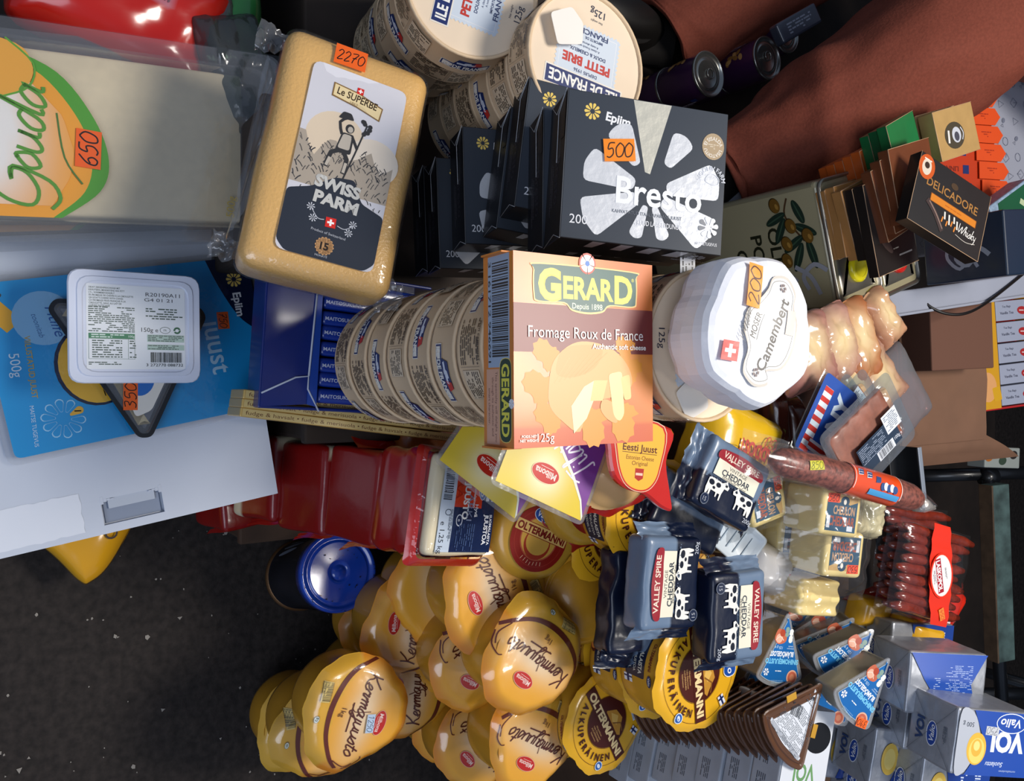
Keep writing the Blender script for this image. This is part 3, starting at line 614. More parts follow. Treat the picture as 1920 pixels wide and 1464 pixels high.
def brie_parts(t):
    b = MB(); b.lathe([(0, 0), (RB - .004, 0), (RB - .003, .001), (RB - .003, HB*.5)], card); b.build('base', t)
    b = MB(); b.lathe([(RB, .0015), (RB, HB - .003), (RB + .0004, HB - .0022), (RB + .0004, HB - .0006), (RB - .0006, HB), (RB - .002, HB - .0004), (RB - .0026, HB - .0022)], rimc); b.lathe([(RB - .0026, HB - .0022), (0, HB - .0022)], cardlid); b.lathe([(RB - .001, .0015), (RB, .0015)], rimc); L = b.build('lid', t)
    p = Print(.0002)
    for i in range(3):
        o = i * .113
        brand(p, -.158 + o, .0135, .0068)
        p.fine(-.117 + o, .0165, .030, .023, '#4a3c2e', 9, seed=4 + i, th=.45); p.text('PETIT CAMEMBERT', -.117 + o, .0288, .0022, '#3a2e24', 0, .02)
        p.rect(-.088 + o, .0165, .021, .021, '#b59f84'); p.rect(-.088 + o, .0165, .0204, .0204, '#d9c3a5'); p.fine(-.088 + o, .0165, .019, .018, '#3e3228', 8, seed=9 + i, th=.5)
        p.rect(-.1005 + o, .0165, .0003, .024, '#a08a70')
    p.build('printed_label', t, xf=cylmap(RB, 0), fine=.012)
    # lid print, seen right way up from behind
    p = Print(HB - .0021)
    p.rect(0, -.001, .056, .050, '#cfd8e2', r=.0006); p.rect(0, -.001, .052, .046, '#e4e4e4'); p.rect(0, -.001, .051, .045, '#cfd8e2')
    for k in range(14):
        for sx in (-1, 1): p.rect(sx*.028, -.024 + k*.0035, .0022, .0022, '#cfd8e2', 45); p.z -= p.step*.9
        for sy in (-1, 1): p.rect(-.0245 + k*.0038, -.001 + sy*.025, .0022, .0022, '#cfd8e2', 45); p.z -= p.step*.9
    brand(p, 0, .021, .0118); p.text('DEPUIS 1936', 0, .0096, .0026, '#1f2f66', 0, .01, fit=.022)
    p.text('PETIT BRIE', 0, .002, .0070, '#c23a30', 0, .04, fit=.045); p.text('DOUX & CREMEUX', 0, -.0060, .0028, '#39456c', 0, .02, fit=.034); p.text('A classic French with', 0, -.0105, .0018, '#39456c', 0); p.text('A nutty aftertaste', 0, -.0135, .0018, '#39456c', 0)
    p.text('IMPORTE DE', -.004, -.018, .0022, '#39456c', 0, .01); p.text('FRANCE', -.004, -.0225, .0042, '#39456c', 0, .02, fit=.026); p.stroke([(.016, -.023), (.0185, -.016), (.021, -.023)], .0006, '#39456c', 0); p.rect(.0185, -.0205, .005, .0006, '#39456c')
    p.text('125g', -.004, -.040, .0058, '#2c3048', 0, .02); p.text('Net weight', -.004, -.0335, .0018, '#2c3048', 0)
    p.build('lid_print', t)
ms = [bpy.data.objects]
def brie(M, label, group, first=[None]):
    if first[0] is None:
        t = thing('boxed_brie', label, 'boxed cheese', M, group); brie_parts(t); first[0] = t; return t
    return clone(first[0], M, label, group)
def column(P0, P1, n, n0, n1, fn, spins, dz):
    """n cheeses from the top pose point P0 down to P1; normals run from n0 to n1"""
    for i in range(n):
        u = i / max(1, n - 1); P = P0.lerp(P1, u); nn = Vector(n0).lerp(Vector(n1), u).normalized()
        M = Matrix.Translation(P) @ Vector((0, 0, 1)).rotation_difference(nn).to_matrix().to_4x4() @ TR(0, 0, -dz) @ Matrix.Rotation(math.radians(spins[i % len(spins)]), 4, 'Z')
        fn(i, M)
def pt(px, py, d): return pose(px, py, d).translation
ordn = ['topmost', 'second from the top', 'third from the top', 'fourth from the top', 'fifth from the top', 'sixth from the top', 'seventh from the top', 'eighth from the top', 'ninth from the top']
# stack under the orange square box: vertical column
A = pt(1035, 654, .514)
n = 7
column(A, A + Vector((.002, -.004, -HB * (n - 1) * 1.0)), n, (0, -.04, 1), (.02, -.05, 1),
       lambda i, M: brie(M, 'round carton cheese, %s of the column under the orange square box' % ordn[i], 'column under the orange box'), [30, -25, 60, 10, 85, 52, 20], HB)
# column behind it, carrying the white wrapped cheese
B = pt(1322, 648, .548)
column(B, B + Vector((0, -.002, -HB * 6)), 7, (0, -.03, 1), (0, 0, 1),
       lambda i, M: brie(M, 'round carton cheese, %s of the column under the white wrapped cheese' % ordn[i], 'column under the white wrapped cheese'), [0, 40, 100, 10, 30, 80, 60], HB)
C1 = pt(888, -22, .60)
column(C1, pt(775, 88, .80), 6, (.0, -.25, 1), (.08, -.12, 1),
       lambda i, M: brie(M, 'round carton cheese, %s of the leaning column behind the hard yellow cheese' % ordn[i], 'column behind the hard yellow cheese'), [167, -18, 15, -35, 20, 0], HB)
C2 = pt(1103, 114, .605)
column(C2, pt(915, 215, .80), 6, (.03, -.10, 1), (.0, -.1, 1),
       lambda i, M: brie(M, 'round carton cheese, %s of the column left of the trouser cuff' % ordn[i], 'column beside the black boxes'), [262, 30, -20, 50, 20, 0], HB)
# torn sticker scraps on two lids
for M, lb in ((pose(1066, 48, .588, .03, -.1, -70), 'torn white paper flap on the lid of the brie beside the cuff'), (pose(1300, 742, .5435, 0, -.03, -60), 'torn white paper flap under the white wrapped cheese')):
    b = MB(); q = rpoly([(-.013, -.012), (.010, -.016), (.016, .006), (.002, .014), (-.012, .009)], .003, 3); b.prism(q, 0, .0006, mat('#efe9df', .5)); o = b.build('paper_scrap'); o.matrix_world = M; tag(o, lb, 'paper')

# ================================================================ orange square box
W, H, D = .110, .117, .034
t = thing('cheese_box', 'orange square carton with a green oval name plate and a cut cheese picture', 'boxed cheese', pose(1101, 659, .485, 0, -.04, -1.5, D))
b = MB(); b.rbox(W, H, D, mat('#e07a3c', .42, coat=.15), r=.0006, n=(1, 1, 1)); b.build('carton', t)
def g_or(x, y, z):
    s = math.sin(x*60 + y*38 + 1.2*math.sin(y*50)) * .5 + .5
    k = max(0, min(1, .25 + .55*s*math.exp(-((y - .02)/.06)**2) - .3*(y < -.045)))
    a, c = lin('#cc5526'), lin('#f0a040'); return [a[i]*(1-k) + c[i]*k for i in range(3)]
b = MB(); b.grid(lambda u, v: (-W/2 + W*u, -H/2 + H*v, D + .0001), 40, 42, mat('VC', .38, coat=.15), C=g_or, smooth=False); b.build('printed_front', t)
p = Print(D + .0002, .00004, .38)
p.rect(0, .0135, W, .029, '#7c2f2c')
# leaves, cheese and wedge of the picture
def leaf(x, y, L, rot, c='#e2901e'):
    a0 = math.radians(rot); P = []
    for i in range(30):
        q = 2*PI*i/30; r = L*(.55 + .45*abs(math.cos(q*1.25))) * (1 - .12*(i % 2)); r *= .75 + .35*max(0, math.cos(q - a0)); P.append((x + r*math.cos(q), y + r*math.sin(q)))
    p.poly(P, c)
for q in ((-.030, -.004, .013, 120), (-.035, -.022, .015, 190), (-.028, -.040, .014, 200), (.003, -.043, .017, 265), (.026, -.040, .018, 300), (.034, -.012, .013, 60), (.030, .002, .011, 60)): leaf(*q)
p.poly(spline([(-.030, -.022), (-.026, -.006), (-.012, .0045), (.004, .006), (.022, .001), (.034, -.010), (.036, -.022), (.022, -.028), (.012, -.030), (.000, -.030), (-.006, -.050), (-.020, -.043), (-.029, -.034)], 4, True), '#e6a862')
p.poly(spline([(-.020, .0), (-.005, .004), (.012, .002), (.006, -.010), (-.010, -.016), (-.024, -.014)], 4, True), '#dd9c52')
for k in range(7): p.stroke([(-.026 + k*.004, -.020 + k*.001), (-.014 + k*.005, -.004 + k*.0006)], .0005, '#e6a45c', 0)
p.poly([(-.011, -.051), (-.013, -.034), (-.003, -.022), (.0055, -.018), (.005, -.030), (-.001, -.042)], '#f8e2ac'); p.poly([(.005, -.018), (.016, -.018), (.012, -.031), (.002, -.031)], '#f0c47a')
p.poly(spline([(.013, -.030), (.010, -.036), (.016, -.043), (.024, -.045), (.022, -.034)], 3, True), '#e9a560'); p.poly(rpoly([(.0165, -.014), (.028, -.012), (.030, -.040), (.026, -.045), (.021, -.041)], .003, 3), '#f6d894'); p.poly(rpoly([(.027, -.016), (.0345, -.014), (.036, -.030), (.030, -.031)], .002, 3), '#f0c67c')
O = [(-.037, .030), (-.018, .030), (-.012, .026), (0, .0245), (.012, .026), (.018, .030), (.037, .030), (.040, .034), (.040, .048), (.036, .052), (-.036, .052), (-.040, .048), (-.040, .034)]
for g_, c in ((.0012, '#f2c878'), (0, '#1f564e')):
    q = spline([(x*(1 + g_*20), .041 + (y-.041)*(1 + g_*60)) for x, y in O], 4, True); p.poly(q, c)
p.text('G', -.0288, .0405, .0185, '#d9c12e', 0, .05, sx=.92); p.text('G', -.0293, .041, .0185, '#f7e84e', 0, .03, sx=.92)
p.text('ERAR', .0012, .0395, .0135, '#f7e84e', 0, .035, fit=.040); p.text('D', .0296, .0405, .0175, '#f7e84e', 0, .035, sx=.88); p.text('®', .0375, .047, .0022, '#f7e84e')
p.text('Depuis 1898', 0, .0282, .0036, '#dfe6c8', 0, .01, fit=.024)
p.flower(0, .055, .0068, '#c2452f', 5, r0=0, wd=1.15, rot=18); p.z += .0001; p.flower(0, .055, .0056, '#f4f6fa', 5, r0=0, wd=1.1, rot=18); p.z += .0001; p.ell(0, .055, .0017, .0017, '#2b6fc2')
p.text('Fromage Roux de France', .0005, .0115, .0072, '#fdf4ea', 0, .035, fit=.091); p.text('Authentic soft cheese', .026, .0035, .0034, '#fdf4ea', 0, .025, fit=.045)
p.text('125g', -.0325, -.0525, .0052, '#fbeee2', 0, .04); p.text('POIDS NET', -.0445, -.0515, .0016, '#fbeee2', 0, .03); p.text('NET WEIGHT', -.0445, -.0540, .0016, '#fbeee2', 0, .03)
p.build('printed_label', t)
p = Print(.0002, .00004, .45)   # the side facing the viewer; x runs down it
p.rect(0, 0, H, D, '#d9822e'); p.rect(-.024, .0008, .068, .0245, '#9fb3cc'); p.bars(-.025, .0025, .058, .0185, '#1c1c20', n=44, seed=9); p.text('3 161712 946691', -.024, -.0095, .0030, '#1c1c20', 0, .01, fit=.062)
p.rect(.034, -.006, .046, .015, '#dba88c'); p.text('This specialty will delight you', .034, -.002, .0025, '#6a3426', 0, .0, fit=.043); p.text('through its authentic and', .034, -.006, .0025, '#6a3426', 0, .0, fit=.036); p.text('smart character.', .034, -.010, .0025, '#6a3426', 0)
p.rect(.030, .0085, .051, .0135, '#e6d06a', r=.006); p.rect(.030, .0085, .050, .0126, '#1d3a26', r=.0058); p.text('GERARD', .030, .0085, .0084, '#e8e04a', 0, .03, fit=.044); p.flower(.032, .0150, .003, '#e9ecf4', 5, r0=0, wd=1.1)
p.build('side_print', t, M=face('-x', W, H, D))
for sy in (-1, 1): b = MB(); b.rbox(.014, .0012, D*.7, mat('#d9822e', .5), r=.0002, c=(-W/2 + .003, sy*(H/2 + .0003), D*.1)); b.build('carton_flap', t)

# ================================================================ white wrapped soft cheese
t = thing('wrapped_cheese', 'white paper-wrapped round cheese with a red square cross emblem, on the round carton column', 'cheese', pose(1434, 618, .500, 0, -.10, 70, .050))
RW = [.052, .047, .051, .046, .050, .052, .046, .051, .048, .052, .047, .050]
def rw(a):
    q = (a % (2*PI)) / (2*PI) * 12; i = int(q) % 12; f = q - int(q); return RW[i]*(1-f) + RW[(i+1) % 12]*f - .0035*math.sin(f*PI)*0
loops = []
for z, s in ((.010, .78), (.012, .94), (.018, 1.0), (.028, 1.02), (.038, 1.02), (.044, .99), (.0475, .94), (.049, .86), (.0495, .6), (.0497, .3), (.05, .02)):
    L = []
    for k in range(72):
        a = 2*PI*k/72; r = rw(a)*s; zz = z + .0012*nz(math.cos(a)*4, math.sin(a)*4, z*60) + (.0020*nz(math.cos(a)*r*40, math.sin(a)*r*40, 7) if z > .04 else 0)
        r += .0022*abs(math.sin(a*6 + z*40))*(.045 - z)/.045 if z < .045 else 0
        L.append((r*math.cos(a), r*math.sin(a), zz))
    loops.append(L)
b = MB(); b.loft(loops, mat('#e9ebf2', .42, bump=.25, bscale=55), smooth=False)
b.build('paper_wrapper', t)
p = Print(.0008, .00005, .4); ink = '#8f8b84'
top = lambda x, y, z: (x, y, .0505 + z + .0020*nz(x*40, y*40, 7) - .0018*max(0, (math.hypot(x, y)/.04)**4)*.5)
fr = spline([(-.024, -.010), (-.030, -.016), (-.036, -.006), (-.034, .006), (-.028, .010), (-.018, .012), (-.008, .020), (.004, .022), (.014, .016), (.024, .012), (.034, .010), (.040, -.002), (.034, -.012), (.024, -.014), (.016, -.022), (.000, -.026), (-.016, -.022)], 4, True)
p.poly([(x*1.03, -.002 + y*1.0) for x, y in fr], '#cfc8bd'); p.poly([(x*.98, -.002 + y*.93) for x, y in fr], '#f1f0ee'); p.stroke([(x*.93, -.002 + y*.86) for x, y in fr], .0004, '#77736c', 0, True)
p.text('Camembert', .000, -.006, .0085, '#6f6b66', 0, .025, fit=.052); p.text('MOSER', -.0015, .0095, .0050, '#6a6660', 0, .0, fit=.018); p.rect(-.001, .0055, .019, .0003, ink)
for k in range(9): p.stroke([(-.016 + k*.0022, .0155 + .0010*math.sin(k)), (-.0145 + k*.0026, .0195)], .0006, '#6a6660', 0)
for x, y in ((-.029, -.004), (.032, -.002)): p.flower(x, y, .0030, '#8d7f7c', 5, r0=.3, wd=.9)
p.rect(.014, -.017, .016, .008, '#ecdccb', 20)
p.swiss(-.027, .022, .0125, 20)
p.price('200', .020, .022, .028, .0125, 18, c='#f39a2c', ink='#4a2410'); p.build('printed_label', t, xf=top, fine=.005)

# ================================================================ black square boxes
W, H, D = .116, .099, .040
blk = mat('#17181c', .42, spec=.45, coat=.1, var=.15, bscale=40)
sil = mat('#e4e6ea', .34, metal=.35, bump=.2, bscale=140)
def bresto(M, label, first=[None]):
    if first[0] is None:
        t = thing('cheese_carton', label, 'boxed cheese', M, 'black square cheese cartons'); first[0] = t
        b = MB(); b.rbox(W, H, D, blk, r=.0007); b.build('carton', t)
        b = MB()   # torn-up glued edge and side tucks
        b.grid(lambda u, v: (-W/2 - .0004, H/2 - .001 - .03*u, D - .012 + .010*v), 2, 2, blk)
        for q in (((-W/2 - .0006, H/2 + .0005, D - .001), (-W/2 - .0012, H/2 - .012, D*.62), (-W/2 - .0006, H/2 - .045, D*.60)), ((-W/2 - .0006, H/2 + .0005, D*.98), (-W/2 - .0006, H/2 - .010, D*.45), (-W/2 - .0006, H/2, .004)), ((-W/2, -H/2 - .0002, D), (-W/2 - .0008, -H/2 + .004, D*.7), (-W/2, -H/2 - .0002, .002))): b.tube(q, .00028, mat('#a9adb2', .6), 5)
        b.tube(((-W/2, H/2, D), (-W/2, -H/2, D)), .0003, mat('#5c6066', .6), 5); b.build('carton_edges', t)
        p = Print(.0002); p.text('Bresto', .008, .006, .0105, '#33323a', 0, .01, fit=.032); p.text('KUUD LAAGERDUNUD', .010, -.004, .0020, '#6a6870', 0); p.text('ITAALIAPÄRANE KÕVA JUUST', .012, -.0078, .0020, '#6a6870', 0)
        p.build('side_print', t, M=face('-x', W, H, D))
        p = Print(.0002); p.flower(.045, .008, .007, '#c9cdd6', 10); p.text('MAITSE TUGEVUS', .045, -.004, .0024, '#c9cdd6', 0, .02); p.z += .0001
        for k in range(4): p.poly([(-.035 + k*.02, .020), (-.026 + k*.02, .020), (-.030 + k*.021, .003), (-.036 + k*.019, .003)], sil)
        p.build('edge_print', t, M=face('-y', W, H, D))
        p = Print(D + .0002, .00004, .35)
        p.rect(0, 0, W - .0012, H - .0012, '#3a4049')
        epiim(p, -.0405, .0365, .0062, -8)
        cx, cy = .0035, -.012
        def petal(a, r0, r1, w0, w1, rr=.004):
            a = math.radians(a); u = Vector((math.cos(a), math.sin(a))); v = Vector((-u.y, u.x)); c = Vector((cx, cy))
            q = [c + u*r0 - v*w0, c + u*r1*.93 - v*w1, c + u*r1, c + u*r1*.93 + v*w1, c + u*r0 + v*w0]
            q = [(max(-W/2 + .0008, min(W/2 - .0008, x)), max(-H/2 + .0008, min(H/2 - .0008, y))) for x, y in q]
            z = p.z; p.poly(rpoly([tuple(x) for x in q], rr, 3), sil); p.z = z
        petal(122, .020, .050, .003, .010); p.poly([(-.012, H/2 - .0008), (-.0012, .001), (.0025, .000), (.0155, H/2 - .0008)], mat('#dcd8c8', .3, metal=.3, bump=.3, bscale=120)); petal(60, .022, .048, .003, .009); petal(15, .012, .052, .004, .013)
        petal(163, .012, .050, .004, .012); petal(-30, .010, .052, .004, .013); petal(207, .010, .052, .004, .014); petal(-70, .010, .034, .002, .005); petal(-107, .010, .034, .002, .005)
        p.z += .0002
        p.text('Bresto', .010, -.0125, .0185, '#f3f4f6', 0, .03, fit=.062); p.text('KAHVATATUD ITAALIAPÄRANE JUUST', .002, -.0275, .0024, '#70757e', 0, .0, fit=.050); p.text('4 KUUD LAAGERDUNUD', .010, -.0335, .0034, '#f0f0f2', 0, .01, fit=.035); p.text('200', -.046, -.036, .0062, '#e8e9ec', 0, .0)
        p.ell(.0475, .025, .0082, .0092, '#b39c7c'); p.text('EI SISALDA', .0475, .0306, .0026, '#efe8dc', 0, .01, arc=.0062); p.text('LISATOITU', .0475, .0185, .0024, '#efe8dc', 180, .01, arc=.0060); p.fine(.0475, .025, .008, .004, '#d8c8ae', 3)
        p.text('HOOLIV FARM', .0475, .0100, .0032, '#dfe2e8', 0, .01, arc=.009); p.stroke([(.043, .001), (.045, .005), (.049, .006), (.053, .003), (.052, -.001), (.047, -.001)], .0005, '#dfe2e8', 3, True)
        p.flower(.047, -.031, .0078, '#f3f4f6', 8, rot=10, oc=lambda k: '#f3f4f6' if k not in (3, 4) else '#8b8d92'); p.text('MAITSETUGEVUS', .046, -.0425, .0022, '#e8e9ec', 0, .01, fit=.016)
        p.build('printed_label', t)
        return t
    return clone(first[0], M, label, 'black square cheese cartons')
spots = [(1212, 326, .520, -.02, -.40, -8, 'topmost black square carton with a price tag and a big silver rosette'), (1163, 345, .558, -.02, -.38, -5, 'black carton directly under the topmost one'),
         (1112, 296, .598, .0, -.32, -13, 'black carton whose yellow rosette shows left of the top one'), (1070, 342, .636, 0, -.3, -13, 'third black carton up in the left, lower tier'),
         (990, 355, .672, 0, -.26, -4, 'black carton with a dim yellow rosette beside the hard cheese'), (935, 405, .712, 0, -.22, -3, 'lowest black carton marked 200g, under the others'), (905, 415, .752, 0, -.2, -3, 'black carton hidden at the bottom of the pile')]
for i, (px, py, d, nx, ny, an, lb) in enumerate(spots):
    t = bresto(pose(px, py, d, nx, ny, an, D), lb)
# price tag on the top one, 200g marks low on the stack
p = Print(.0003); p.price('500', 0, 0, .022, .015, 8, c='#f58a1c', ink='#3a1a10'); tp = p.build('price_tag', [o for o in bpy.data.objects if o.name == 'cheese_carton'][0]); tp.matrix_local = TR(-.0205, .013, D + .0010)
b = MB(); p = Print(.0003); p.rect(0, 0, .016, .012, '#d9dbe0', 0); p.fine(0, 0, .014, .010, '#33363c', 4, rot=0); o = p.build('paper_label', None); o.matrix_world = pose(1289, 500, .545, 0, -.3, 90); tag(o, 'small white printed slip between the black cartons and the white wrapped cheese', 'paper')

# ================================================================ blue chocolate tray and gold boxes
navy = mat('#122a78', .32, coat=.5, var=.12, bscale=18); navy2 = mat('#0b1c58', .4, coat=.3)
t = thing('chocolate_tray', 'dark blue open carton holding chocolate bars, below the hard yellow cheese', 'tray', pose(660, 644, .735, .0, .0, -6, .040))
b = MB(); b.rbox(.165, .130, .004, navy2, r=.001); b.rbox(.165, .003, .030, navy, r=.001, c=(0, -.064, 0)); b.rbox(.165, .003, .040, navy, r=.001, c=(0, .064, 0)); b.rbox(.003, .130, .036, navy, r=.001, c=(-.082, 0, 0)); b.build('carton', t)
b = MB(); b.prism([(-.082, -.064), (-.040, -.060), (-.036, .064), (-.082, .066)], .036, .0375, navy); b.prism([(-.040, -.060), (-.031, -.062), (-.031, .064), (-.037, .064)], .0376, .0388, mat('#1f49a8', .35, coat=.4)); b.build('torn_lid', t)
b = MB(); wt = mat('#c9cfdc', .8)
for q in (((-.082, -.052, .0380), (-.052, -.036, .0385), (-.040, -.034, .039), (-.040, -.046, .039), (-.028, -.066, .038)), ((-.040, -.034, .0392), (-.036, .064, .0392))): b.tube(q, .0009, wt, 5)
b.build('torn_edge', t)
br = None
for i in range(8):
    M = t.matrix_world @ TR(.030, .0515 - i*.0148, .004) @ Matrix.Rotation(math.radians(-1.5 + .8*(i % 3)), 4, 'Z')
    lb = 'blue wrapped chocolate bar in the blue tray, %s from the hard yellow cheese' % ['first', 'second', 'third', 'fourth', 'fifth', 'sixth', 'seventh', 'eighth'][i]
    if br is None:
        br = thing('chocolate_bar', lb, 'chocolate bar', M, 'chocolate bars in the blue tray')
        b = MB(); b.rbox(.118, .0138, .031, mat('#17389a', .28, coat=.6), r=.004, seg=3, n=(6, 1, 1), smooth=True, disp=lambda x, y, z: (x, y + .0004*math.sin(x*300), z)); b.build('wrapper', br)
        p = Print(.0312); p.text('MAITOSUKLAA', -.038, 0, .0034, '#ccd2e6', 0, .02, fit=.036); p.build('printed_label', br)
    else: clone(br, M, lb)
gold = mat('#d8b468', .38, metal=.35, coat=.3)
g0 = None
for i in range(3):
    M = pose(672 + i*3, 799 - i*17, .760, 0, 0, -7, .042)
    lb = ['gold fudge box on edge, nearest the red wrapped blocks', 'gold fudge box on edge between the other two', 'gold fudge box on edge, nearest the blue tray'][i]
    if g0 is None:
        g0 = thing('fudge_box', lb, 'sweet box', M, 'gold fudge boxes'); b = MB(); b.rbox(.23, .0085, .042, gold, r=.0012, seg=2); b.build('carton', g0)
        p = Print(.0421); p.rect(0, 0, .226, .0068, '#dcc07c'); p.text('fudge & havsalt • fudge & merisuola • fudge & havsalt • fudge & merisuola', 0, 0, .0036, '#6a3c20', 0, .01, fit=.22); p.build('top_print', g0)
    else: clone(g0, M, lb)
# ================================================================ red wrapped cheese blocks
redf = mat('#a01612', .2, spec=.5, coat=.8, bump=.25, bscale=35)
def red_block(M, label, printed, seed, D=.078):
    t = thing('red_wrapped_cheese', label, 'cheese', M, 'red wrapped cheese blocks')
    W, H = .088, .096; s = seed
    dp = lambda x, y, z: (x + .0016*nz(y, z, s, 26), y + .0022*nz(x, z, s + 3, 26), z + .0012*nz(x, y, s, 30))
    cf = lambda x, y, z: lin('#e9dcba') if ((z > D - .010) if printed else ((z > D - .006 and y > H/2 - .014 and x > -W/2 + .006) or (seed == 23 and z < .022))) else lin('#8a0f0d')
    b = MB(); b.rbox(W, H, D, mat('VC', .28, spec=.5, coat=.35, bump=.3, bscale=60), r=.007, n=(8, 8, 12), seg=3, smooth=True, disp=dp, C=cf); b.build('cheese', t)
    b = MB()   # sleeve of red film  round the block, and its flat flange below the top face
    lp = []
    for i in range(9 if printed else 0):
        z = D*.96*(1 - i/8.6); e = .0015 + .003*math.sin(i*.9 + s)**2*(i > 0); q = rrect(W + 2*e, H + 2*e, .010, 5)
        lp.append([(x + .0015*nz(x*30, y*30, z*40 + s), y + .0018*nz(y*30, x*30, z*40 + s), z - .005) for x, y in q])
    if printed: b.loft(lp, redf, cap0=False, cap1=False); b.build('red_sleeve', t)
    if printed:
        b = MB(); q1 = rrect(W + .006, H + .008, .010, 6); q2 = [(x*1.13 - .004 + .004*nz(x*40, y*40, s), y*1.10 - .004 + .003*nz(y*40, x*40, s)) for x, y in q1]; qm = [((a[0]+c[0])/2, (a[1]+c[1])/2) for a, c in zip(q1, q2)]
        zz = lambda q, k: [(x, y, D - .012 - k + .004*nz(x*40, y*40, s + 5)) for x, y in q]
        b.loft([zz(q1, 0), zz(qm, .002), zz(q2, .006)], mat('#b3221a', .2, coat=.8, bump=.3, bscale=50), cap0=False, cap1=False); b.build('red_flange', t)
    else:   # the seam where the film is sealed stands out a little
        for sy in (-1, 1): b = MB(); b.grid(lambda u, v: (-W/2 + W*u, sy*(H/2 + .010*v + .002*math.sin(u*9 + s)*v), D*.55 - .012*v + .003*nz(u*5, v*4, s)), 12, 5, redf); b.build('film_seam', t)
    if printed:
        p = Print(D + .0014, .00004, .3); p.rect(.003, -.002, .075, .083, '#16264e')     # label; text runs down the picture (rotation -90)
        p.rect(-.0255, -.002, .018, .083, '#c9d6e6'); p.rect(.0025, .0195, .038, .040, '#e0401f'); p.bars(-.0265, .020, .030, .011, '#20283c', -90, seed=6, n=26)
        p.text('e 1,25 kg', -.0285, -.030, .0062, '#20242e', -90, .02, fit=.030); p.fine(-.0195, -.018, .030, .005, '#4a5568', 3, -90); p.ell(-.0235, -.006, .004, .003, '#4a5568'); p.ell(-.0235, -.006, .0032, .0023, '#c9d6e6')
        p.ell(.0215, .021, .0135, .0062, '#e9eef8', -90); p.ell(.0215, .021, .0128, .0056, '#1e4ba0', -90); p.text('Valio', .0215, .021, .0062, '#f4f6fa', -90, .02, shear=.2, fit=.019)
        p.text('JUUSTO', -.0005, .006, .0080, '#f4f4f2', -90, .04, fit=.036); p.text('ARKI', .0055, .000, .0075, '#8b96b4', -90, .0, fit=.026); p.text('Hyvä', .0145, -.003, .0045, '#f0f0f4', -90, .02); p.text('suomalainen', .0105, .012, .0036, '#f0f0f4', -90, .02)
        p.text('ERÄ', -.0115, .020, .0095, '#c22c18', -90, .0, fit=.026); p.ell(-.008, -.013, .0058, .0045, '#d9e0ec', -90); p.ell(-.008, -.013, .0047, .0036, '#16264e', -90); p.text('e', -.008, -.013, .004, '#d9e0ec', -90)
        p.fine(.002, -.029, .026, .026, '#41557f', 9, -90); p.flag_fi(.0325, .023, .032, .012, -90); p.text('SUOMALAISTA', .0355, -.021, .0034, '#eceef4', -90, .02, fit=.030); p.text('JUUSTOA', .0295, -.021, .0056, '#eceef4', -90, .03, fit=.030)
        p.price('1350', .043, .022, .022, .008, -85, c='#f08a6a', ink='#c01c10'); p.build('printed_label', t, xf=lambda x, y, z: (x, y, z + .0012*nz(x, y, s, 30)), fine=.012)
    if printed: b = MB(); b.grid(lambda u, v: (-.055 + .110*u, -.058 + .116*v, D + .003 - .012*max(abs(2*u-1), abs(2*v-1))**6 + .0012*nz(u*6, v*6, s)), 20, 20, film(haze=.0, rough=.06, gloss=.3, bump=.4, bscale=60)); b.build('clear_film', t)
spots = [(872, 950, .750, .02, .24, -4), (766, 935, .800, .05, .30, 1), (668, 918, .845, .02, .30, 3), (574, 895, .885, .03, .30, 5), (478, 915, .955, .05, .2, 12)]
for i, q in enumerate(spots):
    red_block(pose(*q, .080), ['red wrapped cheese block with a blue flag label, front of the row', 'plain red wrapped block just behind the labelled one', 'red wrapped block in the middle of the row', 'red wrapped block with its pale end showing beside the white carton', 'lowest red wrapped block, under the corner of the white carton'][i], i == 0, i*7 + 2, .080)

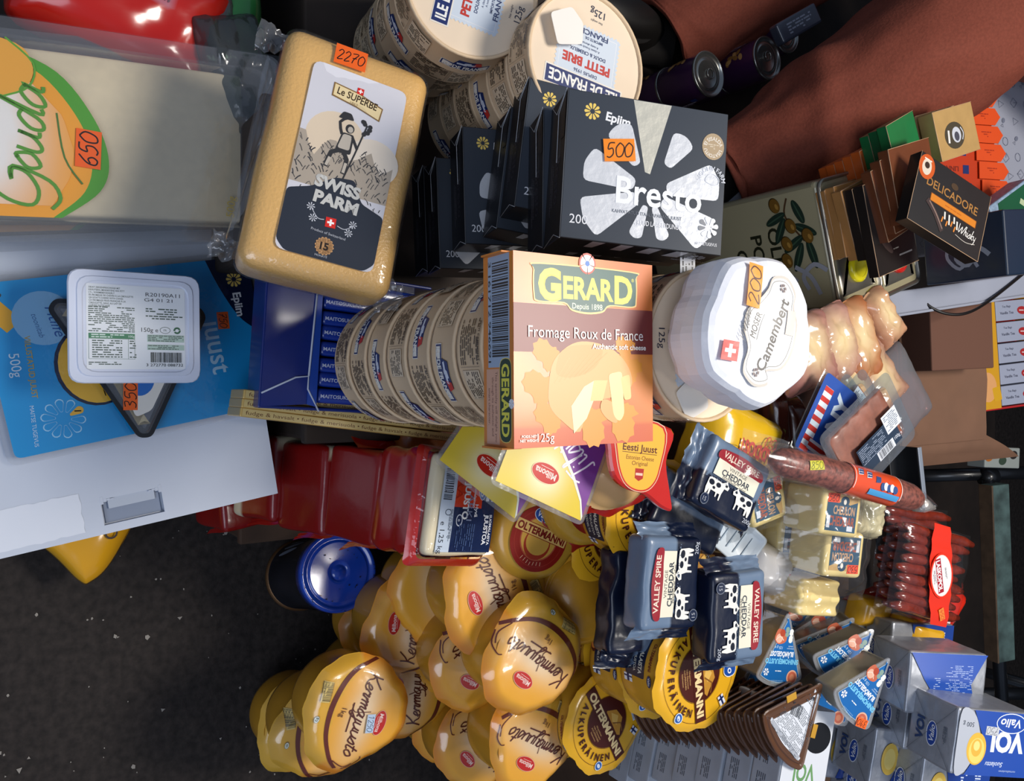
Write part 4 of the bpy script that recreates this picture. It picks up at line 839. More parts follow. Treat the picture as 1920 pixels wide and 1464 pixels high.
# ================================================================ yellow film-topped wheels
yel = mat('#d9a32c', .33, coat=.5, var=.08, bscale=25); yside = mat('#cf9626', .38, coat=.4, var=.06, bscale=30, bump=.1)
RK, HK = .0525, .078
def kerma(M, label, variant=0, printed=True, H=HK, group='cream cheese wheels with printed film tops'):
    t = thing('round_cheese', label, 'cheese wheel', M, group); s = variant*5 + 1
    b = MB(); b.lathe([(0, 0), (RK - .008, 0), (RK - .002, .004), (RK, .012), (RK + .0005, H*.5), (RK, H - .010), (RK - .001, H - .003)], yside, disp=lambda x, y, z: (x*(1 + .012*nz(x, y, z + s, 30)), y*(1 + .012*nz(y, x, z + s, 30)), z)); b.build('wheel', t)
    Rf = lambda a: .0625 + .0036*math.cos(3*a + s) + .0018*math.sin(4*a + s*2) + .0007*math.sin(9*a + s) + .0005*math.sin(17*a)
    zf = lambda x, y, q: H + .0025*(1 - q*q) - .010*max(0, (q - .78)/.22)**1.6 + .0022*nz(x, y, s, 45)*max(0, q - .35) + .0035*max(0, q - .75)/.25*math.sin(6*math.atan2(y, x) + s)*.5
    def cf(x, y, z):
        r = math.hypot(x, y); x *= 1.09; y *= 1.09; r *= 1.09; g_ = .85*math.exp(-((y - .004)/.018)**2 - (x/.046)**2); lo = y < -.031 + (x*x)*4
        a, c = lin('#f3b136'), lin('#f5e2c4'); k = g_*(0 if lo else 1); q = [a[i]*(1-k) + c[i]*k for i in range(3)]
        if lo: q = lin('#e8b33c')
        o = max(0, min(1, (r - .056)/.014)); oc = lin('#e8912c') if y > -.02 else lin('#e6b340'); return [q[i]*(1-o) + oc[i]*o for i in range(3)]
    top = lambda x, y: zf(x, y, math.hypot(x, y)/Rf(math.atan2(y, x)))
    b = MB(); b.disc(Rf, zf, mat('VC', .30, coat=.35, bump=.15, bscale=45), 22, 72, C=cf); b.build('film_top', t)
    if printed:
        p = Print(.0007, .00005, .35)
        band = spline([(-.066, .004), (-.052, -.018), (-.030, -.030), (0, -.034), (.030, -.029), (.054, -.014), (.064, -.002)], 5); lowb = spline([(-.067, -.001), (-.053, -.024), (-.030, -.0365), (0, -.0405), (.030, -.0345), (.055, -.019), (.066, -.005)], 5)
        n = len(band); p.put(band + lowb, [(i, n+i, n+i+1, i+1) for i in range(n-1)], '#6a2c1e')
        p.stroke([(.064, .004), (.058, .018), (.050, .024), (.046, .022)], .0012, '#6a2c1e'); p.stroke([(.056, -.012), (.061, .004), (.056, .016)], .001, '#6a2c1e')
        p.pen('Kermajuusto', -.002, .001, .0100, '#5a2418', 3, wd=.16, sx=1.0, shear=.30); p.stroke([(-.012, -.012), (.004, -.0105), (.022, -.009)], .0016, '#5a2418', 2); p.stroke([(-.006, .0135), (-.002, -.007), (-.010, -.013)], .0009, '#5a2418')
        p.ell(.004, .030, .0150, .0086, '#e8b8a0', 2); p.ell(.004, .030, .0144, .0080, '#c9241c', 2); p.text('Milbona', .004, .0302, .0056, '#f6dcd2', 2, .03, shear=.1, fit=.022); p.rect(.004, .0255, .014, .0004, '#f6dcd2', 2)
        p.text('1kg', .002, -.0215, .0068, '#5a3018', 0, .0, sx=.95)
        p.rect(-.016, -.0505, .024, .011, '#e3c878', 8); p.bars(-.016, -.0505, .022, .013, '#4a4030', 8, seed=variant + 4, n=26); p.ell(.016, -.0500, .0042, .0030, '#7a7a6a'); p.ell(.016, -.0500, .0037, .0026, '#e8ead8'); p.fine(.016, -.05, .004, .003, '#5a6a5a', 2)
        p.build('printed_label', t, xf=lambda x, y, z: (x*.915, y*.915, top(x*.915, y*.915) + z), fine=.005)
        b = MB(); b.disc(lambda a: Rf(a)*.995, lambda x, y, q: zf(x, y, q) + .0022, film(haze=0, rough=.09, gloss=.35, bump=.2, bscale=30), 14, 60); b.build('clear_film', t)
    return t
K1 = kerma(pose(672, 1338, .850, 0, -.02, -111, HK), 'cream cheese wheel with a white price tag, nearest the bottom edge at the left', 0)
p = Print(.004); p.price('1250', 0, 0, .020, .0095, 14, c='#b9cde4', ink='#1c2438', wd=.12); o = p.build('price_tag', K1); o.matrix_local = TR(.006, .016, HK + .001)
kerma(pose(610, 1368, .935, .02, -.02, -100, HK), 'cream cheese wheel directly under the one with the white price tag', 3)
kerma(pose(570, 1360, 1.03, .02, 0, -90, HK), 'third wheel down under the one with the white price tag', 4, False)
K2 = kerma(pose(776, 1172, .93, 0, -.04, 83, HK), 'cream cheese wheel between the blue can and the tagged wheel', 1)
kerma(pose(782, 1290, .975, 0, 0, 86, HK), 'cream cheese wheel half hidden behind the tagged wheel', 2)
kerma(pose(730, 1172, 1.03, 0, 0, 83, HK), 'wheel under the one beside the blue can', 5, False)
kerma(pose(700, 1280, 1.07, 0, 0, 83, HK), 'lowest wheel between the tagged wheel and the blue can', 6, False)
K4 = kerma(pose(932, 1114, .825, -.05, -.10, 108, HK), 'cream cheese wheel below the labelled red block', 6)
kerma(pose(825, 1112, .935, 0, -.1, 108, HK), 'plain mustard wheel under the cream cheese wheel below the red block', 7, False)
K5 = kerma(pose(1008, 1232, .805, 0, -.02, 141, HK), 'cream cheese wheel topmost in the middle, its text running up to the left', 4)
kerma(pose(905, 1238, .895, 0, -.05, 150, HK), 'wheel second down under the topmost middle wheel', 8)
kerma(pose(850, 1225, 1.0, 0, -.05, 120, HK), 'wheel third down under the topmost middle wheel', 9, False)
K6 = kerma(pose(1008, 1388, .885, 0, -.02, 152, HK), 'cream cheese wheel cut by the bottom edge beside the brown-labelled tub', 5)
kerma(pose(905, 1392, .985, 0, -.04, 130, HK), 'wheel under the one cut by the bottom edge', 2)
kerma(pose(855, 1352, 1.08, 0, 0, 130, HK), 'lowest wheel of the pair at the bottom edge', 3, False)
# --- tubs with the big round brown print
def olter(M, label, variant=0, H=.066, tagp=None):
    t = thing('cheese_tub', label, 'cheese tub', M, 'yellow round tubs with brown print'); s = variant*3 + 2; Ro = .055
    b = MB(); pr = [(0, 0), (Ro - .010, 0)] + [(Ro - .010 + .001*k, .001 + .0008*(k % 2)) for k in range(6)] + [(Ro - .001, .006), (Ro, .012), (Ro, H - .016), (Ro - .003, H - .012), (Ro - .0025, H - .006), (Ro + .001, H - .003)]
    b.lathe(pr, yside); b.build('tub', t)
    Rf = lambda a: .0605 + .0016*math.cos(4*a + s) + .0016*math.sin(7*a + s) + .0008*math.sin(19*a)
    zf = lambda x, y, q: H + .0012*(1 - q*q) - .003*max(0, (q - .85)/.15)**1.5 + .0012*nz(x, y, s, 60)*max(0, q - .7)*3
    top = lambda x, y: zf(x, y, math.hypot(x, y)/Rf(math.atan2(y, x)))
    b = MB(); b.disc(Rf, zf, mat('#efb425', .28, coat=.5), 16, 64); b.build('foil_lid', t)
    p = Print(.0006, .00005, .3); br = '#4e1c14'
    p.arc(0, 0, .0500, .0504, 0, 360, '#5a2a18', 48); p.ell(.0, .0, .0295, .0295, br, n=40); p.arc(0, 0, .0300, .0304, 0, 360, br, 40)
    p.poly([(-.012, .006), (-.004, .018), (.010, .021), (.020, .012), (.026, .008), (.022, .004), (-.010, .002)], '#c98f35'); p.poly([(-.006, .010), (.004, .017), (.012, .010), (.004, .006)], '#e6b75c'); p.stroke([(.006, .006), (.014, .016), (.024, .013)], .0016, '#8a5a26', 0)
    p.rect(0, -.003, .100, .0150, br); p.rect(0, -.003, .0985, .0135, br); p.text('OLTERMANNI', 0, -.003, .0092, '#f3d9a0', 0, .045, fit=.090)
    for j, q in enumerate(('Alkuperäinen', 'Valio Oltermanni', 'ALKUPERÄINEN', 'lisäaineeton')): p.text(q, 0, -.0145 - j*.0034, .0021, '#e0b070', 0, .0)
    for j, ch in enumerate('ALKUPERÄINEN'):
        a = math.radians(205 + j*11.6); p.text(ch, .0400*math.cos(a), .0400*math.sin(a), .0080, '#4a1c14', math.degrees(a) + 90, .03, sx=.85); p.z -= p.step*.8
    p.poly(spline([(-.014, .052), (.012, .053), (.016, .042), (.010, .034), (-.002, .036), (-.012, .034), (-.017, .042)], 4, True), '#f4f2ea'); p.poly([(x*.94 - .0, .0435 + (y-.0435)*.92) for x, y in spline([(-.014, .052), (.012, .053), (.016, .042), (.010, .034), (-.002, .036), (-.012, .034), (-.017, .042)], 4, True)], '#1d4fa6'); p.text('Valio', -.0005, .0445, .0085, '#f4f6fa', 0, .03, shear=.2, fit=.025)
    p.ell(.036, -.034, .0055, .0055, '#dce8f4'); p.ell(.036, -.034, .0046, .0046, '#2c5fae'); p.ell(.036, -.034, .003, .002, '#dce8f4'); p.flag_fi(.036, .028, .011, .008, 20)
    p.build('printed_label', t, xf=lambda x, y, z: (x, y, top(x, y) + z), fine=.006)
    for o in (-.115, 0, .115):
        p = Print(.0003)
        p.rect(o, .030, .052, .028, '#14203c', r=.003); p.text('SUOMALAISTA', o + .002, .0375, .0052, '#e6e0cc', 0, .03, fit=.040); p.text('SUOSIKKIJUUSTOA', o + .002, .0295, .0034, '#e6e0cc', 0, .01, fit=.038); p.text('HAAPAVEDELTÄ', o + .002, .0225, .0034, '#e6e0cc', 0, .01, fit=.034)
        p.flag_fi(o + .030, .020, .008, .012, 0); p.text('OLTERMANNI', o + .002, .0515, .0042, '#7a2c1c', 0, .02, fit=.028); p.ell(o + .026, .0515, .006, .0032, '#18305e'); p.text('Valio', o + .026, .0515, .0030, '#f0f0f0', 0, .01)
        p.poly(spline([(o - .024, .018), (o - .012, .022), (o + .010, .016), (o + .004, .008), (o - .016, .006)], 3, True), '#5e2414'); p.ell(o + .0, .013, .007, .005, '#d8843c')
        p.build('side_label', t, xf=cylmap(Ro, 0), fine=.008)
    if tagp: q = Print(.0015); q.price(tagp, 0, 0, .019, .009, -10, c='#cdd8e6', ink='#1c2438', wd=.1); o = q.build('price_tag', t); o.matrix_local = TR(.016, .038, H + .0015)
    return t
HO = .066
olter(pose(1137, 1353, .910, 0, -.02, -66, HO), 'yellow tub with a white 1400 tag at the bottom edge', 0, tagp='1400')
olter(pose(1075, 1330, .99, 0, -.02, -40, HO), 'yellow tub under the one with the 1400 tag', 7)
olter(pose(1310, 1262, .795, 0, -.04, -86, HO), 'yellow tub below the small dark cheddar pack with the red name band', 1)
olter(pose(1238, 1245, .875, 0, -.02, -84, HO) @ Matrix.Rotation(math.radians(0), 4, 'Z'), 'yellow tub second down below the cheddar packs, its side label in view', 2)
olter(pose(1165, 1222, .97, 0, 0, -70, HO), 'yellow tub third down below the cheddar packs', 3)
olter(pose(1096, 1120, .875, -.05, -.25, 95, 0) @ Matrix.Rotation(PI, 4, 'X'), 'yellow tub lying bottom up with its rings in view, left of the cheddar packs', 4)
olter(pose(1325, 1030, .855, 0, -.1, 172, HO), 'yellow tub upside down to the viewer, between two cheddar packs', 5)
olter(pose(1228, 962, .800, .05, -.10, -60, HO), 'yellow tub half under the crumpled dark cheddar pack', 6)
olter(pose(1150, 1005, .89, .05, -.05, -50, HO), 'yellow tub below the one half under the crumpled dark pack', 8)
olter(pose(1330, 1140, .86, 0, 0, 170, HO), 'yellow tub under the small dark cheddar pack', 9)
olter(pose(1095, 1010, .98, 0, 0, -30, HO), 'lowest yellow tub behind the cream cheese wheels', 10)
# --- red film wheels
def red_wheel(M, label, s, side='#c99a34', r=.056, H=.06, art=True, colr='#a3241c'):
    t = thing('red_film_cheese', label, 'cheese wheel', M)
    b = MB(); b.lathe([(0, 0), (r - .010, 0), (r - .002, .006), (r, .018), (r, H - .018), (r - .004, H - .006), (r - .012, H - .001), (0, H)], mat(side, .3, coat=.5, bump=.2, bscale=30), disp=lambda x, y, z: (x, y, z + .0015*nz(x, y, s, 30))); b.build('wheel', t)
    Rf = lambda a: r + .012 + .006*math.cos(3*a + s) + .003*math.sin(8*a)
    b = MB(); b.disc(Rf, lambda x, y, q: H*.55 - .012*(q - .8)*4 + .004*nz(x, y, s, 40), mat(colr, .2, coat=.8, bump=.3, bscale=40), 6, 64, r0=.8); b.build('film_flange', t)
    if art:
        p = Print(.0010, .00005, .3); p.ell(0, -.006, .036, .036, '#8e1f16', n=40); p.ell(0, -.006, .031, .031, '#a8392a', n=40); p.ell(0, -.006, .0305, .0305, '#8e1f16', n=40); p.ell(0, -.006, .024, .024, '#b2543a'); p.ell(0, -.006, .0225, .0225, '#cfa045'); p.ell(0, -.012, .017, .017, '#a3341f'); p.ell(0, -.010, .015, .014, '#cfa045')
        p.rect(0, .001, .070, .0135, '#8e1f16', r=.001); p.rect(0, .001, .068, .012, '#dcb66a', r=.001); p.text('OLTERMANNI', 0, .001, .0082, '#7a1c14', 0, .04, fit=.064)
        p.ell(-.006, .019, .0115, .0078, '#dfe6f2'); p.ell(-.006, .019, .0108, .0071, '#1e4a9a'); p.text('Valio', -.006, .019, .0062, '#f0f4fa', 0, .02, shear=.2, fit=.017)
        for k in range(7): p.stroke([(-.012 + k*.004, -.032 + .0012*abs(k-3)), (-.014 + k*.0045, -.036 + .0012*abs(k-3))], .0008, '#e0a888', 0)
        p.build('printed_label', t, xf=lambda x, y, z: (x, y, H + z + .0015*nz(x, y, s, 30)), fine=.006)
    return t
red_wheel(pose(1014, 1000, .835, .05, -.12, -24, .06), 'wheel with a round red print, below the yellow triangular packs', 3)
red_wheel(pose(1118, 930, .835, 0, -.1, -24, .06), 'wheel with a red print mostly hidden behind the yellow packs', 8)
red_wheel(pose(840, 830, .86, 0, .05, 0, .07), 'orange wheel in red film between the round cartons and the red blocks', 5, '#c06a24', H=.07, art=False, colr='#c03c16')
red_wheel(pose(960, 1085, .93, 0, 0, 0, .06), 'red film wheel low down behind the cream cheese wheels', 12, '#c99a34')

# ================================================================ yellow sliced packs, red name label
def slicepack(M, label, W=.098, H=.118):
    t = thing('sliced_cheese_pack', label, 'cheese pack', M, 'yellow and purple sliced packs')
    b = MB(); b.prism(rrect(W + .006, H + .006, .007), .0105, .0118, clear2); b.prism(rrect(W - .006, H - .006, .006), 0, .0106, clear2, bev=.0); b.build('clear_tray', t)
    b = MB(); b.prism(rrect(W - .012, H - .012, .003), .001, .010, mat('#ecd58c', .5)); b.build('cheese_slices', t)
    def cf(x, y, z):
        k = math.exp(-((x - .004)**2 + (y - .034)**2)/.0004); a, c = lin('#e5c93a'), lin('#fbf4cf'); return [a[i]*(1-k) + c[i]*k for i in range(3)]
    b = MB(); b.grid(lambda u, v: (-W/2 + .001 + (W-.002)*u, -H/2 + .001 + (H-.002)*v, .0121), 24, 28, mat('VC', .28, coat=.4), C=cf, smooth=False); b.build('printed_panel', t)
    p = Print(.0123, .00004, .3)
    p.poly([(-W/2 + .001, .058), (-.040, .043), (-.024, .027), (.002, .006), (.013, -.004), (.012, -.034), (-.030, -.058), (-W/2+.001, -.058)], '#ecf0dc'); p.poly([(-W/2 + .001, .054), (-.041, .041), (-.026, .025), (.000, .004), (.006, -.034), (-.032, -.058), (-W/2+.001, -.058)], '#7a3d93')
    p.pen('Tilsit', -.022, .006, .012, '#f2ecf6', -20, wd=.14, sx=1.0)
    p.poly(rpoly([(.004, -.006), (.020, .010), (.040, -.004), (.046, -.030), (.020, -.040)], .003), '#f0dc80'); p.poly(rpoly([(.012, -.010), (.024, .004), (.036, -.006), (.034, -.026), (.018, -.030)], .003), '#f6e9a8'); p.ell(.026, -.010, .007, .005, '#e8cf66'); p.ell(.0265, -.0105, .0055, .0037, '#f3e08c'); p.ell(.020, -.022, .005, .004, '#e8cf66')
    for k in range(5): p.stroke([(.004 + k*.001, -.018 + k*.002), (-.006 - k*.002, -.036 + k*.003)], .0005, '#4a8a34', 0)
    for x, y in ((.038, -.042), (.030, -.046), (.044, -.036)): p.ell(x, y, .004, .003, '#b8402c', 30)
    p.ell(.004, .034, .0155, .0088, '#f2d8b0'); p.ell(.004, .034, .0148, .0081, '#c9281c'); p.text('Milbona', .004, .0342, .0060, '#f8e4da', 0, .03, fit=.023); p.rect(.004, .0290, .014, .0004, '#f8e4da')
    p.build('printed_label', t)
    return t
slicepack(pose(1054, 822, .672, -.02, -.05, 152, .012), 'yellow pack with a purple corner, on top of the other one, under the orange box')
slicepack(pose(960, 822, .725, .0, -.12, 140, .012), 'yellow sliced pack partly under its twin, beside the red blocks')
t = red_wheel(pose(1165, 862, .715, .05, -.05, 0, .035), 'pale cheese wheel in clear film under the red label of the Estonian cheese', 14, '#c9a068', r=.050, H=.035, art=False, colr='#b3231c')
t = thing('red_label_cheese', 'red shield-shaped film label with yellow centre, right of the purple pack', 'cheese', pose(1210, 872, .672, .0, -.05, -6, .010))
q = spline([(-.036, .035), (-.036, .010), (-.028, -.012), (-.012, -.022), (.010, -.026), (.030, -.036), (.044, -.038), (.040, -.022), (.032, .005), (.034, .035)], 5, True)
b = MB(); b.prism(q, -.002, .0035, mat('#c8231a', .22, coat=.7, bump=.25, bscale=35), bev=.002); b.build('film', t)
p = Print(.0037, .00004, .3); q = spline([(-.027, .034), (-.026, .006), (-.016, -.015), (.000, -.022), (.014, -.018), (.022, -.002), (.022, .034)], 5, True)
p.poly([(x*1.10, .006 + (y-.006)*1.07) for x, y in q], '#e9cfae'); p.poly([(x*1.07, .006 + (y-.006)*1.05) for x, y in q], '#c8231a'); p.poly(q, '#e9b53a'); p.ell(-.002, .030, .012, .010, '#b8321f'); p.ell(-.002, .031, .0105, .008, '#efdcc0')
p.text('Eesti Juust', -.002, .0145, .0062, '#5a1c12', 0, .02, fit=.040); p.rect(-.002, .0098, .040, .0005, '#5a1c12'); p.text('Estonian Cheese', -.001, .0058, .0038, '#7a3418', 0, .0, fit=.032); p.text('Original', -.001, .0010, .0038, '#7a3418', 0, .0, fit=.018)
p.poly([(-.0055, -.0035), (.0045, -.0035), (.0042, -.012), (-.0005, -.0145), (-.0052, -.012)], '#b3261c'); p.rect(-.0005, -.0085, .008, .0022, '#efc8b0'); p.build('printed_label', t)

# ================================================================ navy and grey cheddar packs
def cheddar(M, label, s, W=.088, H=.072, D=.030, fin=.012, crumple=.002, full=True, group='navy and grey cheddar packs'):
    t = thing('cheddar_pack', label, 'cheddar pack', M, group)
    def cf(x, y, z):
        e = -.002 + .0025*nz(x*300, 1, s) + .0018*nz(x*900, 3, s); a = .5 + .5*nz(x, y, z + s, 30)
        if y > e + .0: c = lin('#6b7f98')
        else: c = lin('#0e1830')
        return c
    dp = lambda x, y, z: (x*(1 + .02*nz(y, z, s, 25)) + crumple*.6*nz(y, z, s, 50), y + crumple*.8*nz(x, z, s + 2, 50), z + crumple*.6*nz(x, y, s + 4, 45) - crumple*abs(nz(x, y, s + 9, 80))*(z < D*.9))
    b = MB(); b.rbox(W, H, D, mat('VC', .32, spec=.4, coat=.22, bump=.25, bscale=60), r=.006, n=(26, 20, 4), seg=3, smooth=True, disp=dp, C=cf); b.build('wrapper', t)
    for sx in (-1, 1):
        b = MB(); b.grid(lambda u, v: (sx*(W/2 - .004 + (fin + .004)*u + .002*nz(v*5, u*3, s)), (-H*.5 + H*v)*(1 + .10*u) + .002*nz(u*5, v*5, s + 3), D*.72 - .010*u + crumple*2.2*nz(u*5, v*9, s + sx)), 10, 18, mat('VC', .3, coat=.25), C=lambda x, y, z: cf(x, y, z)); b.build('end_seal', t)
    if full:
        p = Print(.0012, .00004, .3)
        for i, (cx, fl) in enumerate(((-.020, 1), (.020, -1))):   # cows
            P = [(-.014, -.005), (-.013, .005), (-.011, .0065), (-.002, .0068), (.006, .0062), (.010, .0085), (.0115, .0105), (.013, .0085), (.017, .005), (.016, .002), (.011, .002), (.0095, -.004), (.0095, -.011), (.0078, -.011), (.0072, -.005), (.004, -.0052), (.0035, -.0095), (.002, -.0095), (.0015, -.0052), (-.006, -.0052), (-.0065, -.011), (-.0085, -.011), (-.009, -.005), (-.011, -.0115), (-.0128, -.0115)]
            q = [(cx + fl*x, -.011 + y) for x, y in P]; p.poly(q if fl > 0 else q[::-1], '#eceae4')
            for x, y, a in ((-.008, .002, .0040), (.002, .0025, .0034), (.0125, .0055, .0018), (-.003, -.002, .002)): p.ell(cx + fl*x, -.011 + y, a, a*.7, '#101828')
        p.rect(.0, .010, .062, .022, '#efe8d2'); p.poly(spline([(-.033, .016), (-.020, .0155), (0, .0150), (.020, .0155), (.033, .016), (.032, .024), (.015, .0275), (0, .0285), (-.015, .0275), (-.032, .024)], 3, True), '#9c2430'); p.text('VALLEY SPIRE', 0, .0218, .0062, '#f0dcc8', 0, .02, fit=.054)
        p.text('VINTAGE', 0, .0115, .0038, '#6a6660', 0, .0, fit=.026); p.text('CHEDDAR', 0, .0052, .0060, '#3c444e', 0, .02, fit=.042); p.fine(0, .0005, .036, .003, '#7a7870', 2)
        p.ell(-.030, -.027, .0058, .0058, '#6f7684'); p.ell(-.030, -.027, .0050, .0050, '#16233f'); p.text('15', -.030, -.027, .0045, '#b0b4bc'); p.text('200g', .034, -.026, .0045, '#c9ced8', 0, .0)
        R2 = random.Random(s)
        for k in range(26): x = R2.uniform(-W/2 + .004, W/2 - .004); p.ell(x, -.0035 - abs(R2.gauss(0, .0012)), .0005, .0005, '#75879e', n=6); p.z -= p.step*.95
        p.build('printed_label', t, xf=lambda x, y, z: (x, y, D + z + crumple*.6*nz(x, y, s + 4, 45)), fine=.006)
    return t
cheddar(pose(1262, 1094, .735, -.02, -.05, 86, .030), 'navy and grey cheddar pack standing proud in the middle of the heap, text running up', 3, crumple=.0016)
cheddar(pose(1214, 1130, .79, .0, -.15, -95, .030), 'cheddar pack under the middle one, its crumpled film showing at the left', 7, W=.105, H=.085, fin=.018, crumple=.005, full=False)
cheddar(pose(1386, 1156, .765, .0, -.12, -92, .030), 'cheddar pack with text running down, right of the middle one', 5, crumple=.0012)
cheddar(pose(1374, 908, .765, .05, -.10, -32, .030), 'cheddar pack tilted beside the yellow bag, the upper one of two', 9, crumple=.002)
cheddar(pose(1300, 962, .80, .05, -.10, -30, .030), 'crumpled dark cheddar pack below the tilted one', 11, W=.10, H=.060, crumple=.004, full=False)

# ================================================================ blue can on the ground
t = thing('paint_can', 'round can with a scuffed glossy blue lid standing on the asphalt', 'can', pose(641, 1072, .95, -.22, -.03, 0, .165) @ Matrix.Scale(.95, 4))
rc = .0515; b = MB(); b.lathe([(0, 0), (rc - .002, 0), (rc - .001, .003), (rc - .003, .006), (rc - .003, .150)], mat('#10131c', .35, coat=.5, var=.5, bscale=18)); b.build('body', t)
b = MB(); b.lathe([(rc - .004, .001), (rc, .002), (rc, .006), (rc - .003, .008)], mat('#7a5a3c', .4, metal=.7)); b.build('bottom_rim', t)
b = MB(); b.lathe([(rc - .003, .143), (rc, .144), (rc + .0005, .160), (rc - .001, .1645), (rc - .003, .165), (rc - .006, .1642), (rc - .0075, .162), (rc - .011, .1618), (rc - .012, .1632), (rc - .0135, .1632), (.016, .1640), (.012, .1640), (.011, .1628), (.009, .1628), (.008, .1640), (0, .1640)], mat('#1c48b4', .17, coat=.8, bump=.12, bscale=18, var=.15)); b.build('lid', t)
b = MB(); Rr = random.Random(8); V = []; F = []
for k in range(44):
    a = Rr.uniform(0, 6.28); rr = rc - Rr.choice((.0015, .0025, .003, .014, .022, .03)); sz = Rr.uniform(.0004, .0016); o = len(V)
    V += [(rr*math.cos(a) + sz*math.cos(q*1.26)*Rr.uniform(.5, 1.3), rr*math.sin(a) + sz*math.sin(q*1.26)*.7, .1653) for q in range(5)]; F.append(tuple(range(o, o+5)))
b.add(V, F, mat('#0c1430', .6)); o = b.build('paint_chips', t); o['kind'] = 'stuff'
p = Print(.0003)
for k in range(3): p.ell(.02 - k*.012 + .10, .06, .004, .030, '#8d99ad', 10)
p.rect(-.05, .08, .06, .05, '#20304e'); p.build('side_print', t, xf=cylmap(rc - .003, 0), fine=.008)
# yellow pack under the white carton
t = thing('yellow_pack', 'yellow film pack with a red price tag, poking out from under the white carton', 'cheese pack', pose(132, 998, .90, 0, 0, 4, .04) @ Matrix.Scale(1.35, 4))
O = spline([(-.075, .03), (-.02, -.012), (.008, -.044), (.018, -.046), (.034, -.030), (.058, .02), (.07, .05), (-.06, .06)], 6, True)
b = MB(); n = len(O); zf = lambda q, z: [(x*q, y*q + .01*(1-q), z + .0016*nz(x*q*40, y*q*40, 3)) for x, y in O]
b.loft([zf(1, .022), zf(.96, .026), zf(.85, .032), zf(.7, .036), zf(.4, .037), zf(.05, .037)], mat('#e6a820', .22, coat=.7, bump=.3, bscale=35), cap0=True); b.build('film', t)
p = Print(.0385); p.text('KER', -.024, .004, .0105, '#3a2412', 100, .01); p.text('OJ', .030, .0, .0105, '#3a2412', 95, .01); p.price('1200', -.010, .006, .020, .012, 60, c='#ee4a2a'); p.build('printed_label', t)
# ================================================================ blue wedge packs
def wedge_out(L0, L1, hw, r=.007, bulge=.010):
    return rpoly([(0, -L0), (hw, L1 - bulge), (hw*.55, L1 - bulge*.25), (0, L1), (-hw*.55, L1 - bulge*.25), (-hw, L1 - bulge)], r, 4)
olive = mat('#8d8468', .35, coat=.3, var=.12, bscale=40)
def blue_wedge(M, label, first=[None]):
    if first[0] is None:
        t = thing('cheese_wedge', label, 'cheese wedge', M, 'blue-labelled cheese wedges'); first[0] = t; O = wedge_out(.046, .036, .036); D = .034
        b = MB(); I = inset(O, .004); b.loft([[(x*.93, y*.93, 0) for x, y in I], [(x*.97, y*.97, .002) for x, y in I], [(x, y, D - .003) for x, y in I]], olive, smooth=False); b.build('cheese', t)
        b = MB(); b.prism(O, D - .003, D - .0015, film(haze=.25, rough=.15, gloss=.7, bump=.2)); b.loft([[(x, y, .001) for x, y in inset(O, .0035)], [(x, y, D - .003) for x, y in inset(O, .003)]], film(haze=.10, rough=.15, gloss=.5, bump=.2), cap0=False, cap1=False); b.build('clear_tray', t)
        p = Print(D - .0012, .00004, .3); p.poly(inset(O, .0045), '#aebfca'); p.poly(inset(O, .0052), '#1668b0')
        p.text('SINIHOMEJUUSTO', 0, .0085, .0052, '#7fd0f4', 0, .04, fit=.050); p.text('BLÅMÖGELOST', .002, .0005, .0052, '#f2f6fa', 0, .04, fit=.036)
        p.text('125 g e', .008, -.006, .0030, '#d8ecf8', 0, .01); p.text('Laktoositon', -.010, -.0055, .0016, '#d8ecf8'); p.text('laktosfri', -.010, -.008, .0016, '#d8ecf8')
        p.poly(spline([(.000, -.012), (.010, -.010), (.016, -.016), (.012, -.026), (.004, -.024), (-.002, -.018)], 4, True), '#c96a4c'); p.ell(.009, -.016, .005, .005, '#f0b79c'); p.ell(.005, -.022, .004, .004, '#b5482f'); p.stroke([(.002, -.014), (.008, -.018), (.014, -.014)], .0008, '#f6dccb')
        for k in range(9): p.ell(-.006 + .0042*math.cos(k*2.1), -.0205 + .0062*math.sin(k*1.7), .0030, .0026, '#eef1ea' if k % 3 else '#8aa59a', n=10)
        p.ell(-.018, .0245, .0082, .0078, '#e7b59a'); p.ell(-.018, .0245, .0066, .0062, '#c9664c'); p.ell(-.018, .0245, .0035, .0035, '#d98a66'); p.flower(.022, .020, .0042, '#f2f6fa', 6, r0=.2, wd=.8); p.fine(.004, .0185, .009, .0022, '#e8f2fa', 1)
        for k in range(2): p.text('laktoositon sinihomejuusto', .004, .029 + k*.0025, .0012, '#a8d4f0')
        p.build('printed_label', t); return t
    return clone(first[0], M, label)
W_ = [(1470, 1226, .835, 0, -.12, 176, 'blue-labelled wedge in front, beside the small cheddar pack, its point up'),
      (1626, 1296, .800, .08, -.25, 131, 'blue-labelled wedge nearest the butter, with an orange 390 tag'), (1592, 1236, .845, .05, -.45, 134, 'blue-labelled wedge just behind the tagged one'),
      (1556, 1212, .89, .05, -.75, 140, 'blue-labelled wedge third behind the tagged one'), (1532, 1196, .92, 0, -.75, 150, 'blue-labelled wedge fourth behind the tagged one'), (1496, 1182, .94, 0, -.7, 165, 'blue-labelled wedge behind the front one, showing its side'),
      (1440, 1246, .90, 0, -.2, 178, 'blue-labelled wedge under the front one'), (1575, 1296, .885, 0, -.3, 140, 'blue-labelled wedge under the tagged one'), (1400, 1262, .96, 0, -.2, 178, 'lowest blue-labelled wedge behind the yellow tubs')]
for i, q in enumerate(W_):
    t = blue_wedge(pose(*q[:6], .034), q[6])
    if i == 1: p = Print(.0343); p.price('390', 0, 0, .015, .0095, 20); o = p.build('price_tag', t); o.matrix_local = TR(-.020, .027, 0)

